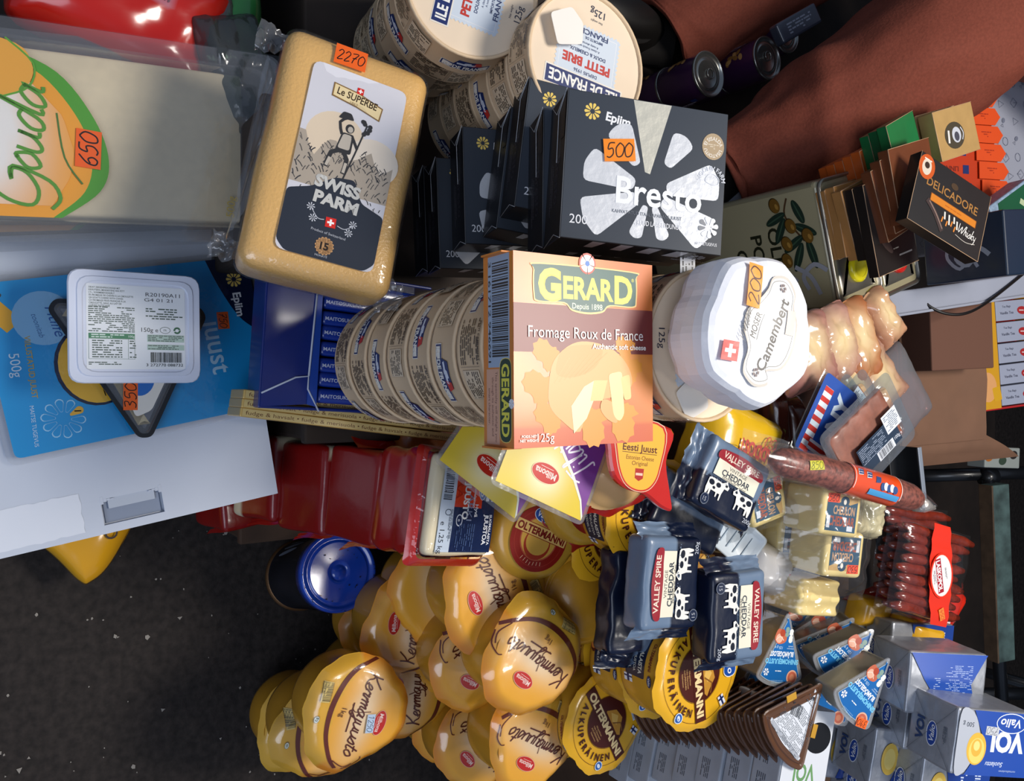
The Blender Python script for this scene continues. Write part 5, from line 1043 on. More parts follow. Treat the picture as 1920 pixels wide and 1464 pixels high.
# ================================================================ brown wedge trays
brn = mat('#5e3d28', .33, coat=.5, var=.08, bscale=20); Lb = wedge_out(.052, .040, .046, .009, .012)
def brown_tray(M, label, first=[None]):
    if first[0] is None:
        t = thing('wedge_tray', label, 'cheese wedge', M, 'brown wedge trays in a tall pile'); first[0] = t
        S_ = lambda q, z: [(x, y, z) for x, y in inset(Lb, q)]
        b = MB(); b.loft([S_(.0075, 0), S_(.0060, .0105), S_(.0015, .0105), S_(.0, .0113), S_(.0, .0127), S_(.0012, .0134), S_(.0035, .0130), S_(.0052, .0122), S_(.0066, .0134), S_(.0085, .0134), S_(.0095, .0126)], brn, smooth=False); b.build('tray', t)
        b = MB(); b.prism(inset(Lb, .0115), .0128, .0132, mat('#dfe3ea', .5)); b.build('paper_label', t)
        return t
    return clone(first[0], M, label, skip=('tape_strip', 'printed_label'))
P0 = pt(1496, 1352, .785); P1 = Vector((P0.x + .050, P0.y + .004, .452)); nb = 17
nw = 'first second third fourth fifth sixth seventh eighth ninth tenth eleventh twelfth thirteenth fourteenth fifteenth sixteenth seventeenth'.split(); names = [q + ' from the top' for q in nw]
for i in range(nb):
    u = i/(nb - 1); P = P0.lerp(P1, u); R_ = Matrix((Vector((1, 0, 0)), Vector((0, 1, 0)), Vector((0, 0, 1)))).to_4x4()
    q = pose(1496, 1352, .785, .0, -.10*(1-u), 124 + 6*nz(i*1.7, 2) * (i > 0)); q.translation = P - q.to_3x3() @ Vector((0, 0, .0134))
    t = brown_tray(q, 'brown plastic wedge tray with a white barcode label, topmost of the tall pile' if i == 0 else 'brown plastic wedge tray, %s in the tall pile' % names[i])
    if i == 0:
        p = Print(.01325); p.fine(0, .014, .052, .026, '#5c636e', 16, seed=3, th=.4); p.fine(-.005, -.008, .030, .014, '#5c636e', 8, seed=4, th=.4); p.bars(.010, -.006, .017, .013, '#2b3038', 20, n=22); p.ell(-.001, -.030, .002, .002, '#2b3038'); p.fine(0, -.026, .014, .008, '#5c636e', 4, seed=7)
        p.build('printed_label', t)
        for x, y, a in ((-.0265, -.009, -61), (.0265, -.009, 61)): b = MB(); b.rbox(.014, .0072, .0008, mat('#c9962e', .3, coat=.5), r=.0003); o = b.build('tape_strip', t); o.matrix_local = TR(x, y, .0135) @ Matrix.Rotation(math.radians(a), 4, 'Z')

# ================================================================ grey and white cartons at the bottom edge
gc = mat('#a9b0bb', .5, var=.1, bscale=30); carton0 = None
for i in range(7):
    M = pose(1512, 1426, .805, 0, -.04, 178); M.translation = M.translation + Vector((.012*i - .012*(i > 0) , .003*math.sin(i*2), -.0352*i)) - Vector((0, 0, .034))
    lb = 'white carton with green lettering and a dark round picture, at the bottom edge' if i == 0 else 'plain grey carton in the column at the bottom edge, %s from the top' % nw[i]
    if carton0 is None:
        carton0 = thing('milk_fat_carton', lb, 'carton', M, 'pale cartons in a column at the bottom edge'); b = MB(); b.rbox(.078, .105, .034, gc, r=.002, seg=2); b.build('carton', carton0)
        p = Print(.0002)
        for q in (-.03, .0, .03): p.fine(q, -.004, .020, .012, '#59606c', 5, seed=5)
        p.stroke([(-.05, -.012), (-.02, .012)], .0005, '#8d95a2', 0); p.build('side_print', carton0, M=face('+x', .078, .105, .034))
    else: c = clone(carton0, M, lb, skip=('printed_label',))
p = Print(.0345); p.rect(0, 0, .076, .103, '#dfe3ea', r=.003); p.text('VOI', .000, .012, .017, '#6f9e66', 0, .03, sx=.9); p.fine(.0, .030, .030, .006, '#2d3138', 2); p.fine(.024, -.030, .018, .008, '#2d3138', 2, seed=4); p.ell(-.014, -.024, .022, .016, '#15171c'); p.rect(.022, -.020, .013, .020, '#1b3f92', r=.003); p.build('printed_label', carton0)

# ================================================================ butter bricks
foil = mat('#a2a6ae', .32, metal=.35, coat=.3, bump=.3, bscale=70, var=.1)
def valio(p, x, y, h, rot, c='#1d47a0', f='#f2f5fa'):
    p.ell(x, y, h*2.1, h*1.15, f, rot); p.ell(x, y, h*1.95, h*1.0, c, rot); p.text('Valio', x, y, h*.95, f, rot, .03, shear=.2, fit=h*2.9)
BW, BH, BD = .100, .068, .060
def butter(M, label, kind=0, first=[None]):
    if first[0] is None:
        t = thing('butter_brick', label, 'butter', M, 'silver foil butter bricks'); first[0] = t
        b = MB(); b.rbox(BW, BH, BD, foil, r=.003, n=(8, 6, 6), seg=2, smooth=False, disp=lambda x, y, z: (x + .0006*nz(y, z, 3, 60), y + .0006*nz(x, z, 5, 60), z + .0006*nz(x, y, 7, 60))); b.build('foil', t)
        for sd, cw in (('+x', BH), ('-x', BH)):
            p = Print(.0009); p.text('VOI', .004, -.014, .0095, '#26406f', 180, .04, sx=1.1); valio(p, .004, .002, .0062, 180); p.fine(.0, .018, .018, .005, '#5c6470', 3); p.stroke([(-BH/2 + .002, -BD/2 + .002), (0, 0), (BH/2 - .002, -BD/2 + .002)], .0005, '#6b7078', 0); p.stroke([(-BH/2 + .002, BD/2 - .002), (0, 0), (BH/2 - .002, BD/2 - .002)], .0005, '#6b7078', 0)
            p.build('side_print', t, M=face(sd, BW, BH, BD))
        first.append(t)
    else: t = clone(first[0], M, label, skip=('printed_label', 'price_tag'))
    p = Print(BD + .0009, .00004, .3)
    if kind == 0:
        p.poly([(-.049, -.033), (.030, -.033), (.012, .0), (.034, .033), (-.049, .033)], '#1b4aa8'); p.poly(spline([(.034, .030), (.022, .010), (.020, -.010), (.030, -.030), (.046, -.033), (.048, .0), (.046, .032)], 4, True), '#b7bcc6')
        p.text('VOI', -.018, -.002, .020, '#eef2f8', 0, .05, sx=.9); p.pen('Suolattu', -.006, .020, .005, '#d8e2f2', 4, shear=.3) if False else p.text('Suolattu', -.004, .021, .005, '#d8e2f2', 0, .01, shear=.3); p.text('normaalisuolainen', -.022, .0275, .0022, '#b8c8e6')
        p.ell(-.020, -.022, .020, .0105, '#eef2f8'); p.ell(-.020, -.022, .019, .0096, '#1b4aa8'); p.text('Valio', -.020, -.022, .0088, '#f4f6fa', 0, .03, shear=.2, fit=.028)
        p.ell(.022, .006, .0125, .0165, '#e8b83e'); p.ell(.0215, .008, .0100, .0130, '#f4d66e'); p.ell(.022, .005, .0068, .009, '#e6b440'); p.ell(.022, .003, .004, .005, '#f6df86'); p.text('500 g', .036, -.018, .0048, '#3c4656', 0, .0)
        q = p; q.price('750', .004, -.013, .017, .009, -3, c='#c9ccd2', ink='#2a3040', wd=.1)
    elif kind == 1:
        p.poly([(-.049, -.033), (.049, -.033), (.030, -.004), (.022, .006), (.034, .033), (-.040, .033), (-.030, .0)], '#1b4fb0'); p.fine(-.014, .004, .034, .050, '#b4c6ea', 26, seed=3, dens=.6, th=.35); p.fine(.014, .006, .008, .030, '#b4c6ea', 14, seed=6, dens=.6, th=.35)
    else:
        p.poly([(-.049, -.033), (.020, -.033), (.010, .0), (.024, .033), (-.049, .033)], '#1b3f92'); p.ell(.026, .0, .012, .018, '#e8c050'); p.ell(.026, .0, .008, .012, '#f4d878'); p.fine(-.02, .0, .03, .05, '#d2def2', 16, seed=5, dens=.6)
    p.build('printed_label', t); return t
BB = [(1862, 1394, .800, 0, -.35, 176, 0, 'butter brick with its big front label up, at the lower right corner'), (1776, 1282, .850, 0, -.42, 178, 1, 'butter brick with a blue back panel of fine print up'),
      (1765, 1352, .885, 0, -.32, 178, 2, 'butter brick between the back-panel one and the corner one'), (1728, 1222, .935, 0, -.25, 179, 2, 'butter brick with a yellow curl picture behind the back-panel one'),
      (1660, 1186, .97, 0, -.15, 179, 2, 'butter brick beside the kabanos packs, middle of its row'), (1590, 1168, .99, 0, -.15, 178, 2, 'butter brick beside the plain pale block'),
      (1664, 1330, .935, 0, -.25, 178, 2, 'silver butter brick right of the tagged blue wedge'), (1700, 1425, .895, 0, -.3, 176, 2, 'butter brick with its silver side showing, left of the corner one'),
      (1600, 1408, .955, 0, -.2, 176, 2, 'silver butter brick near the bottom edge beside the brown pile'), (1690, 1475, .93, 0, -.2, 176, 2, 'butter brick cut by the bottom edge'), (1790, 1480, .87, 0, -.3, 176, 2, 'butter brick cut by the bottom edge nearest the corner'), (1560, 1330, 1.0, 0, -.2, 178, 2, 'lowest butter brick behind the brown pile')]
for q in BB: butter(pose(*q[:6], BD), q[7], q[6])

# ================================================================ pale cheese blocks in clear bags
pale = mat('#ecd590', .38, spec=.45, var=.04, bscale=30, bump=.1)
def bag_over(t, w_, h_, D, seed, M=None):
    b = MB(); b.grid(lambda u, v: (-w_/2 + w_*u + .003*nz(v*4, u*4, seed), -h_/2 + h_*v + .003*nz(u*4, v*4, seed + 3), max(.004, D + .003 - .55*D*max(0, max(abs(2*u-1)*1.0, abs(2*v-1)) - .45)/.55) + .005*nz(u*7, v*7, seed)), 26, 22, film(haze=.03, rough=.14, gloss=.55, bump=.5, bscale=35)); b.build('clear_bag', t)
def pale_block(M, label, seed, kind=0, W=.056, H=.050, D=.056, bag=(.095, .085)):
    t = thing('cheese_block', label, 'cheese', M, 'pale cheese blocks in clear bags')
    b = MB(); dp = (lambda x, y, z: (x, y, z + .0022*math.cos(y*300)*(z > D*.8))) if kind == 2 else (lambda x, y, z: (x, y, z))
    b.rbox(W, H, D, pale, r=.006, n=(3, 14, 3), seg=3, smooth=True, disp=dp); b.build('cheese', t)
    if kind < 2:
        p = Print(D + .0003, .00004, .3); p.rect(0, -.001, .042, .037, '#2f5670'); p.poly([(-.021, .0175), (-.021, .011), (-.014, .013), (-.006, .010), (.002, .014), (.010, .009), (.021, .013), (.021, .0175)], '#c9a56a')
        p.ell(.003, .013, .006, .005, '#274a63'); p.ell(.003, .012, .002, .003, '#e8e4d8'); p.text('CHEULON', .003, .003, .0090, '#c9a07c', 0, .03, fit=.030); p.text('CHEDDAR', .001, -.0085, .0100, '#b05c44', 0, .03, fit=.036); p.rect(-.0175, -.010, .0045, .013, '#dfe2e6'); p.rect(.013, -.0155, .008, .0055, '#dfe6ee')
        p.price('560' if seed == 1 else '530', -.013, .015, .016, .0095, 2, c='#f0502a'); p.build('printed_label', t)
    if bag: bag_over(t, *bag, D, seed)
    return t
pale_block(pose(1578, 962, .815, .0, -.22, -8, .056), 'pale block with a blue cheddar label and orange 560 tag, below the sausage', 1, bag=(.11, .095))
pale_block(pose(1584, 1040, .835, .0, -.22, 175, .056), 'pale block with its blue label upside down, right of the white wrapped ones', 2, bag=(.13, .105))
pale_block(pose(1497, 1005, .885, .0, -.2, -5, .056), 'pale block with the edge of a label, left of the upside-down one', 3)
pale_block(pose(1440, 935, .825, .1, -.2, -82, .056), 'pale block with a sideways label behind the tilted cheddar pack', 4)
pale_block(pose(1538, 1122, .855, .0, -.18, -3, .056), 'plain pale ridged block above the blue wedges', 5, 2, W=.062, H=.040, bag=(.105, .075))
pale_block(pose(1485, 935, .90, .0, -.2, 5, .056), 'pale block half under the sausage', 6, 2)
pale_block(pose(1408, 985, .89, .0, -.2, 20, .04), 'small pale crumpled block right of the dark cheddar pack', 7, 2, W=.05, H=.045, D=.04)
t, _ = sack('grated_cheese_bag', pose(1625, 965, .90, 0, -.2, -10, .02), .075, .055, .025, 'clear pack of pale crumbly cheese under the sausage', lambda x, y, z: [a*(.85 + .3*nz(x, y, z, 150)) for a in lin('#d9cfa8')], 21, amp=.006, fr=60)
sack('white_wrapped_cheese', pose(1452, 1072, .86, 0, -.25, -20, .04), .075, .060, .045, 'small white paper-wrapped cheese with a red mark beside the plain block', lambda x, y, z: lin('#d9281e') if (abs(x - .022) < .004 and abs(y + .002) < .006) else lin('#d5d3d2'), 23, amp=.004)
sack('white_wrapped_cheese', pose(1412, 1050, .90, 0, -.25, 20, .04), .07, .060, .045, 'white paper-wrapped cheese left of the one with a red mark', lambda x, y, z: lin('#cfcdcb'), 25, amp=.004)
t = thing('white_tray', 'thin white plastic tray on edge between the yellow tub and the pale blocks', 'tray', pose(1372, 1002, .84, .1, -.3, -42, .006))
b = MB(); S_ = lambda q, z: [(x, y, z) for x, y in rrect(.085 - q, .045 - q, .006)]
b.loft([S_(.006, 0), S_(.002, .006), S_(0, .006), S_(0, .0072), S_(.005, .0072), S_(.010, .0030)], mat('#cfdbe6', .35)); b.build('tray', t)
for k in range(6): b = MB(); b.rbox(.0016, .026, .001, mat('#b9cad8', .4), r=.0003, c=(-.028 + k*.011, 0, .0036)); b.build('rib', t)
# yellow bag with red lettering
t, dp = sack('cheese_bag', pose(1392, 846, .840, .05, -.12, 155, .035), .125, .105, .045, 'bright yellow bag with red upside-down lettering under the white wrapped cheese', None, 31, mat('#f0c020', .25, coat=.6, bump=.25, bscale=40), amp=.004)
p = Print(.0006, .00004, .3); p.text('GRADDOST', -.015, -.004, .0150, '#d23a1c', 2, .045, fit=.070); p.ell(.024, .024, .0185, .0135, '#f4f2ea'); p.ell(.024, .024, .0172, .0122, '#1d66b4'); p.text('Valio', .024, .024, .0105, '#f0f6fa', 0, .03, shear=.2, fit=.026); p.arc(.024, .024, .024, .0245, 20, 340, '#3a4a2a')
p.pen('1350', -.032, -.020, .0085, '#d8281c', -4, DIG, .13); 
for k in range(7): p.ell(-.046 + .004*math.sin(k*2), .020 - k*.010, .0022, .0045, '#5a7a2a', k*40, 8)
p.build('printed_label', t, xf=lambda x, y, z: (dp(x, y, .045)[0], dp(x, y, .045)[1], dp(x, y, .045)[2] + z + .003), fine=.006)

# ================================================================ meats
t = thing('salami', 'long salami with an orange band and yellow 850 tag, lying across the pale blocks', 'sausage', TR())
A = pt(1452, 862, .765); B_ = pt(1722, 944, .848); ax = (B_ - A).normalized(); L_ = (B_ - A).length
side = ax.cross(Vector((0, 0, 1))).normalized(); upv = side.cross(ax); Mx = Matrix((ax, -side, upv)).transposed().to_4x4(); Mx.translation = A; t.matrix_world = Mx
rs = .0160; b = MB(); prof = [(-.006, .003), (.000, .009), (.008, .0135), (.02, rs*.97), (.05, rs), (L_*.5, rs), (L_*.8, rs*1.0), (L_*.93, rs*.9), (L_*.98, rs*.66), (L_*1.0, rs*.3)]
b.tube([(x, .004*math.sin(x*9), 0) for x, q in prof], [q for x, q in prof], mat('#84493c', .45, coat=.15, bump=.3, bscale=220, var=.6), 24); b.build('sausage', t)
b = MB(); b.tube([(L_*.44 + .01*k, .004*math.sin((L_*.44 + .01*k)*9), 0) for k in range(8)], rs + .0007, mat('#e8501c', .25, coat=.6, var=.12, bscale=18), 32, caps=False); b.build('paper_band', t)
p = Print(.0012, .00004); [p.poly([(x, y), (x + .007, y + .001), (x + .009, y + .007), (x + .002, y + .007)], c) for x, y, c in ((-.030, -.003, '#e8e2e0'), (-.029, -.002, '#2a4d86'), (-.018, -.004, '#e8e2e0'), (-.017, -.003, '#2a4d86'), (-.005, -.006, '#2a4d86'))]
for k in range(5): p.ell(.006 + k*.0045, -.008 + .001*(k % 2), .0035, .004, '#e8ecf2' if k % 2 else '#2a4d86')
p.rect(.010, -.016, .044, .006, '#4a9ad0'); p.rect(-.034, 0, .0008, .034, '#f0e4da'); p.rect(.034, 0, .0008, .034, '#f0e4da')
p.build('printed_label', t, xf=lambda x, y, z: (L_*.44 + .035 + x, .003 - (rs + z)*math.sin(-y/rs - .5), (rs + z)*math.cos(-y/rs - .5)), fine=.004)
p = Print(.0008); p.price('850', 0, 0, .019, .009, 14, c='#d8d23a', ink='#3a4a1a', wd=.12); p.build('price_tag', t, xf=lambda x, y, z: (.040 + x, .002 - (rs + z)*math.sin(-y/rs - .15), (rs + z)*math.cos(-y/rs - .15)), fine=.004)
b = MB(); cl = film(haze=.02, rough=.14, gloss=.35, bump=.2, bscale=35)
b.tube([(x, .004*math.sin(x*9), 0) for x in (-.02, 0, .03, .08, L_*.6, L_*.9, L_*1.0, L_ + .016, L_ + .03)], [.014, .019, rs + .002, rs + .0015, rs + .0015, rs*.98, .011, .006, .001], cl, 20, caps=False)
b.grid(lambda u, v: (-.045 + .06*u, -.022 + .044*v + .003*nz(u*4, v*4), .004*nz(u*6, v*6, 3)), 8, 8, film(haze=.06, gloss=.4, bump=.4)); b.build('clear_film', t)
b = MB(); b.tube([(L_*.985, 0, 0), (L_ + .010, 0, 0), (L_ + .026, 0, .001)], [rs*.62, .008, .0015], mat('#b9b4b0', .25, metal=.5, bump=1.0, bscale=200), 12); b.build('twisted_end', t)

def meat_pack(M, label, W, H, seed, mode=0):
    t = thing('meat_pack', label, 'meat pack', M); D = .014
    b = MB(); b.loft([[(x, y, D - .001) for x, y in rrect(W - .024, H - .024, .008)], [(x, y, D) for x, y in rrect(W, H, .010)]], film('#dfeef2', haze=.12, rough=.12, gloss=.6, bump=.3), cap0=False, cap1=False); S_ = lambda q, z: [(x, y, z) for x, y in rrect(W - q, H - q, .010)]
    b.loft([S_(.034, 0), S_(.022, D - .002)], clear, cap1=False); b.build('clear_tray', t)
    b = MB(); b.rbox(W - .030, H - .026, .010, mat('#96604e', .4, coat=.3, var=.25, bscale=60, bump=.3), r=.004, n=(10, 6, 1), seg=2, smooth=True, c=(0, 0, .002), disp=lambda x, y, z: (x, y, z + (.002*math.sin(x*330 + y*60) if z > .006 else 0))); b.build('meat_slices', t)
    b = MB(); b.grid(lambda u, v: (-W/2 + W*u, -H/2 + H*v, D + .001 + .003*nz(u*5, v*4, seed)), 18, 14, film(haze=.0, rough=.12, gloss=.45, bump=.45, bscale=45)); b.build('clear_film', t)
    p = Print(D + .0042, .00004, .3)
    if mode == 0:
        p.rect(.004, -.014, .068, .030, '#2b3a4e'); p.fine(-.006, -.010, .044, .018, '#93a0b4', 9, seed=3, th=.4); p.rect(.010, -.0245, .030, .0105, '#dfe4ec'); p.bars(.010, -.0245, .026, .009, '#1c222c', 0, n=24); p.rect(.034, -.002, .026, .022, '#dfe4ec'); p.fine(.034, -.002, .022, .018, '#5a6474', 9, th=.4); p.text('100g e', .034, -.022, .004, '#dfe4ec')
    else:
        p.rect(0, 0, W*.96, H*.92, '#1f4fa8', r=.006); p.rect(-.006, .014, W*.8, .013, '#e8edf4', 0)
        for k in range(7): p.rect(-.042 + k*.012, .014, .006, .013, '#d0342c', 0); p.z -= p.step*.9
        p.rect(-.034, -.006, .012, .034, '#e8edf4'); p.rect(-.034, -.006, .005, .034, '#d0342c'); p.text('NY', .014, -.012, .022, '#e8f0fa', 0, .05); p.fine(-.006, -.019, .02, .004, '#c8d8f0', 2)
    p.build('printed_label', t); return t
meat_pack(pose(1630, 818, .835, .0, -.15, 46, .014), 'clear tray of dark sliced meat with a slate label and barcode, above the sausage', .128, .088, 3)
meat_pack(pose(1594, 800, .875, .0, -.15, 50, .014), 'clear tray of sliced meat mostly under the slate-labelled one', .12, .080, 5)
meat_pack(pose(1545, 788, .855, .0, -.2, 66, .014), 'blue meat pack with red and white stripes', .098, .058, 7, 1)
meat_pack(pose(1572, 790, .865, .0, -.15, 56, .014), 'thin clear meat pack between the striped one and the slate-labelled ones', .10, .060, 8)
for i, (x, y, d) in enumerate(((1470, 800, .90), (1505, 815, .92), (1462, 850, .94))):
    sack('smoked_meat', pose(x, y, d, 0, -.15, -88 + i*4, .025), .095, .034, .028, ['dark smoked meat slab in film beside the yellow bag', 'dark smoked meat slab in film beside the striped pack', 'dark smoked meat slab under the sausage'][i], lambda x, y, z: [a*(.8 + .5*nz(x*.4, y, 2, 60)) for a in lin('#5c2c22')], 41 + i, mat('VC', .22, coat=.7, bump=.3, bscale=50), amp=.003, group='smoked meat slabs')
PP = [(1530, 660, .87, 0, -.15, -78, .090, .078, 'pale sliced poultry pouch nearest the white wrapped cheese'), (1582, 648, .895, 0, -.15, -73, .094, .070, 'second pale poultry pouch from the white wrapped cheese'),
      (1622, 640, .915, 0, -.15, -75, .100, .062, 'third pale poultry pouch from the white wrapped cheese'), (1672, 596, .945, 0, -.2, -60, .075, .045, 'pale poultry pouch with its corner pointing right'),
      (1608, 722, .915, 0, -.1, -60, .078, .066, 'pale poultry pouch behind the clear meat trays'), (1662, 712, .945, 0, -.15, -58, .090, .070, 'pale poultry pouch at the rim of the brown carton')]
for i, (x, y, d, nx_, ny_, an, w_, h_, lb) in enumerate(PP):
    def cf(x, y, z, w_=w_, h_=h_, i=i):
        k = math.exp(-((x + .006)/(w_*.33))**2 - ((y)/(h_*.30))**2); a, c = lin(('#a8706a', '#b07a70', '#b5683e', '#c08a6a', '#a06a58', '#a87868')[i]), lin('#eed3a0'); return [a[j]*(1-k) + c[j]*k*(1 + .1*nz(x, y, i, 60)) for j in range(3)]
    sack('poultry_pouch', pose(x, y, d, nx_, ny_, an, .02), w_, h_, .022, lb, cf, 50 + i*3, mat('VC', .2, coat=.8, bump=.3, bscale=45), amp=.006, fr=38, group='poultry pouches')
sack('clear_pouch', pose(1700, 735, .97, 0, -.2, -65, .02), .11, .085, .02, 'greyish clear pouch lying against the brown carton', None, 71, film('#c9a8a8', haze=.18, gloss=.5), amp=.004)

# --- thin smoked sausages in packs
def kabanos(M, label, seed, band=True):
    t = thing('sausage_pack', label, 'sausage pack', M, 'packs of thin smoked sausages'); R_ = random.Random(seed)
    for k in range(9):
        y = -.046 + k*.0115; b = MB(); x0 = -.058 + R_.uniform(-.006, .006); x1 = .058 + R_.uniform(-.010, .010)
        b.tube([(x0 + (x1-x0)*j/8, y + .0012*math.sin(j + k), .0068 + .0012*math.sin(j*1.3 + k*2)) for j in range(9)], [.003] + [.0064]*7 + [.0035], mat('#7e2c1c', .25, coat=.7, bump=.6, bscale=90, var=.25), 10); b.build('sausage', t)
    b = MB(); b.grid(lambda u, v: (-.066 + .132*u, -.056 + .112*v, .0150 + .003*nz(u*6, v*5, seed) - .010*max(abs(2*u-1), abs(2*v-1))**8), 16, 16, film(haze=.01, rough=.12, gloss=.5, bump=.4, bscale=45)); b.build('clear_film', t)
    if band:
        b = MB(); b.grid(lambda u, v: (.004 - .015 + .030*u + .024*(v - .5) + (.006*math.sin(v*PI) if u > .5 else -.006*math.sin(v*PI)), .058 - .116*v, .0168 + .0008*math.sin(v*30)), 4, 18, mat('#e8341c', .28, coat=.5)); b.build('paper_band', t)
        p = Print(.0182, .00004, .3); p.ell(.004, 0, .027, .0205, '#e8341c', -72); p.ell(.004, 0, .0245, .0180, '#f0ddd4', -72); p.ell(.004, 0, .0232, .0168, '#f2efef', -72); p.rect(.000, -.001, .041, .0100, '#a82430', -66); p.text('LASKOPOL', .000, -.001, .0068, '#f6eeee', -66, .04, fit=.037); p.fine(.011, .004, .014, .003, '#4a4044', 2, -64); p.fine(-.008, -.004, .016, .005, '#7a6a6a', 3, -64); p.price('450', .016, -.044, .014, .009, -62, c='#f58a3c', ink='#c0301c')
        p.build('printed_label', t)
    return t
kabanos(pose(1735, 1072, .925, 0, -.15, -14, .0), 'top pack of thin smoked sausages with a red band and oval label', 1)
kabanos(pose(1712, 1068, .955, 0, -.15, -14, .0), 'pack of thin smoked sausages directly under the banded one', 2, False)
kabanos(pose(1700, 1030, .985, 0, -.15, -6, .0), 'lowest pack of thin smoked sausages, nearest the black rack', 3, False)
t, dp = sack('snack_bag', pose(1762, 1172, .985, 0, -.3, 60, .02), .12, .06, .02, 'red bag with an oval label below the sausage packs', None, 81, mat('#d22a18', .25, coat=.6), amp=.003)
p = Print(.001); p.ell(0, 0, .022, .012, '#efe8e6', 0); p.rect(0, 0, .034, .006, '#a82430'); p.text('LASKOPOL', 0, 0, .004, '#f4eeee', 0, .03, fit=.030); p.build('printed_label', t, xf=lambda x, y, z: (dp(x, y, .02)[0], dp(x, y, .02)[1], dp(x, y, .02)[2] + z + .001))
sack('snack_bag', pose(1672, 1135, .99, 0, -.2, 20, .02), .13, .05, .03, 'plain red bag under the sausage packs', None, 83, mat('#a81812', .25, coat=.6), amp=.003)
sack('cheese_bag', pose(1640, 1152, .955, 0, -.3, -10, .02), .058, .04, .03, 'small yellow film pack beside the red bag, left one', None, 85, mat('#dfa820', .28, coat=.6), amp=.003)
sack('cheese_bag', pose(1728, 1196, .945, 0, -.3, -14, .02), .07, .045, .035, 'yellow film pack above the butter bricks, right one', None, 87, mat('#e5ae24', .28, coat=.6), amp=.003)
# ================================================================ oil tins
tin = mat('#9a958a', .32, metal=.8, coat=.2, var=.06)
def oil_tin(M, label, cap, first, front):
    W, H, D = .165, .105, .30; t = thing('oil_tin', label, 'oil tin', M, 'square oil tins')
    b = MB(); b.rbox(W, H, D, mat('#a59c7c', .38, metal=.15, coat=.3), r=.008, seg=3); b.build('tin', t)
    b = MB(); O = rrect(W, H, .016, 5); S_ = lambda q, z: [(x, y, z) for x, y in inset(O, q)]
    b.loft([S_(-.0005, D - .001), S_(-.001, D + .003), S_(.001, D + .004), S_(.003, D + .003), S_(.004, D - .001), S_(.012, D - .001), S_(.013, D + .0005), S_(.020, D + .0005)], tin, cap0=False); b.build('rim_and_top', t)
    b = MB(); b.lathe([(.019, D), (.019, D + .005), (.016, D + .0065), (.012, D + .0065), (.0112, D + .0058), (0, D + .0058)], mat(cap, .3, coat=.3), 32); b.tube([(.013*math.cos(q*.3), .013*math.sin(q*.3), D + .0068) for q in range(9)], .0006, mat(cap, .45), 6); o = b.build('cap', t); o.matrix_local = TR(.040, .002, 0)
    b = MB(); b.tube([(-.030 + .030*math.cos(PI*k/12), -.004 + .022*math.sin(PI*k/12) - .01, D + .006 + .002*math.sin(PI*k/12)) for k in range(13)], .0022, mat('#b5b5b5', .2, metal=1), 8); b.build('wire_handle', t)
    if front:
        p = Print(.0003, .00004, .35); p.rect(0, 0, W - .012, D - .012, '#b3aa86')
        for q, x, y in (('OLIVE', -.036, .076), ('POMACE', -.030, .048), ('OIL', -.014, .020)): p.text(q, x, y, .0175, '#2a2c1c', 0, .02, sx=1.25, al='L')
        f = Print(.0008, .00004, .35)
        f.stroke([(-.070, .105), (-.050, .098), (-.030, .108), (-.012, .120)], .0026, '#5a4028')
        for x, y, a, l in ((-.050, .118, 20, .017), (-.026, .124, 60, .017), (-.030, .088, -30, .018), (-.010, .104, -60, .018), (.006, .128, 10, .020), (.008, .108, -25, .020), (-.046, .084, -70, .016)):
            f.ell(x, y, l, .0058, '#24382c', a); f.z += .0001; f.ell(x, y, l*.9, .0010, '#3f5a44', a)
        for x, y in ((-.064, .086), (-.034, .104), (-.012, .094), (-.018, .126), (.010, .090)): f.ell(x, y, .0105, .0078, '#3c2a10', 20); f.ell(x + .0004, y + .0006, .0098, .0072, '#7d5a22', 20); f.ell(x + .002, y + .003, .004, .0022, '#b58a40', 20)
        for q in (((.030, .145), (.020, .128), (.034, .110), (.052, .115)), ((.040, .100), (.028, .085), (.050, .075), (.066, .088)), ((.020, .10), (.035, .12), (.06, .13))): f.stroke(q, .006, '#a9acb4')
        f.ell(.060, .070, .014, .010, '#b5a22c', 10); f.poly(rpoly([(.030, .055), (.072, .060), (.072, .030), (.040, .025)], .006), '#b8b08a')
        p.build('front_print', t, M=face('-y', W, H, D)); f.build('olive_picture', t, M=face('-y', W, H, D))
    return t
T1 = pose(1594, 446, 1.005, 0, 0, -80, .30)
oil_tin(T1, 'olive oil tin with a yellow cap and an olive branch picture', '#e8dc20', None, True)
oil_tin(T1 @ TR(.012, .109, -.004), 'oil tin with a red cap behind the one with the yellow cap', '#c8241c', None, False)

# ================================================================ chocolate boxes and small cartons
def sweet_box(name, M, W, H, D, cols, label, group, cat='sweet box', pr=None):
    t = thing(name, label, cat, M, group); b = MB(); b.rbox(W, H, D, mat(cols[0], .4, coat=.2, var=.06), r=.0008); b.build('carton', t)
    if len(cols) > 1: b = MB(); b.rbox(W*cols[2] + .0006, H + .0006, D + .0006, mat(cols[1], .4, coat=.2), r=.0008, c=(W/2 - W*cols[2]/2 + .0003, 0, -.0003)); b.build('colour_band', t)
    b = MB()
    for sx in (-1, 1): b.tube([(sx*W/2, -H/2, D), (sx*W/2, H/2, D)], .00035, mat('#c9a27c', .6), 5)
    b.tube([(-W/2, -H/2, D), (W/2, -H/2, D)], .00035, mat('#c9a27c', .6), 5); b.build('worn_edges', t)
    if pr: p = Print(D + .0002, .00004, .35); pr(p); p.build('printed_label', t)
    return t
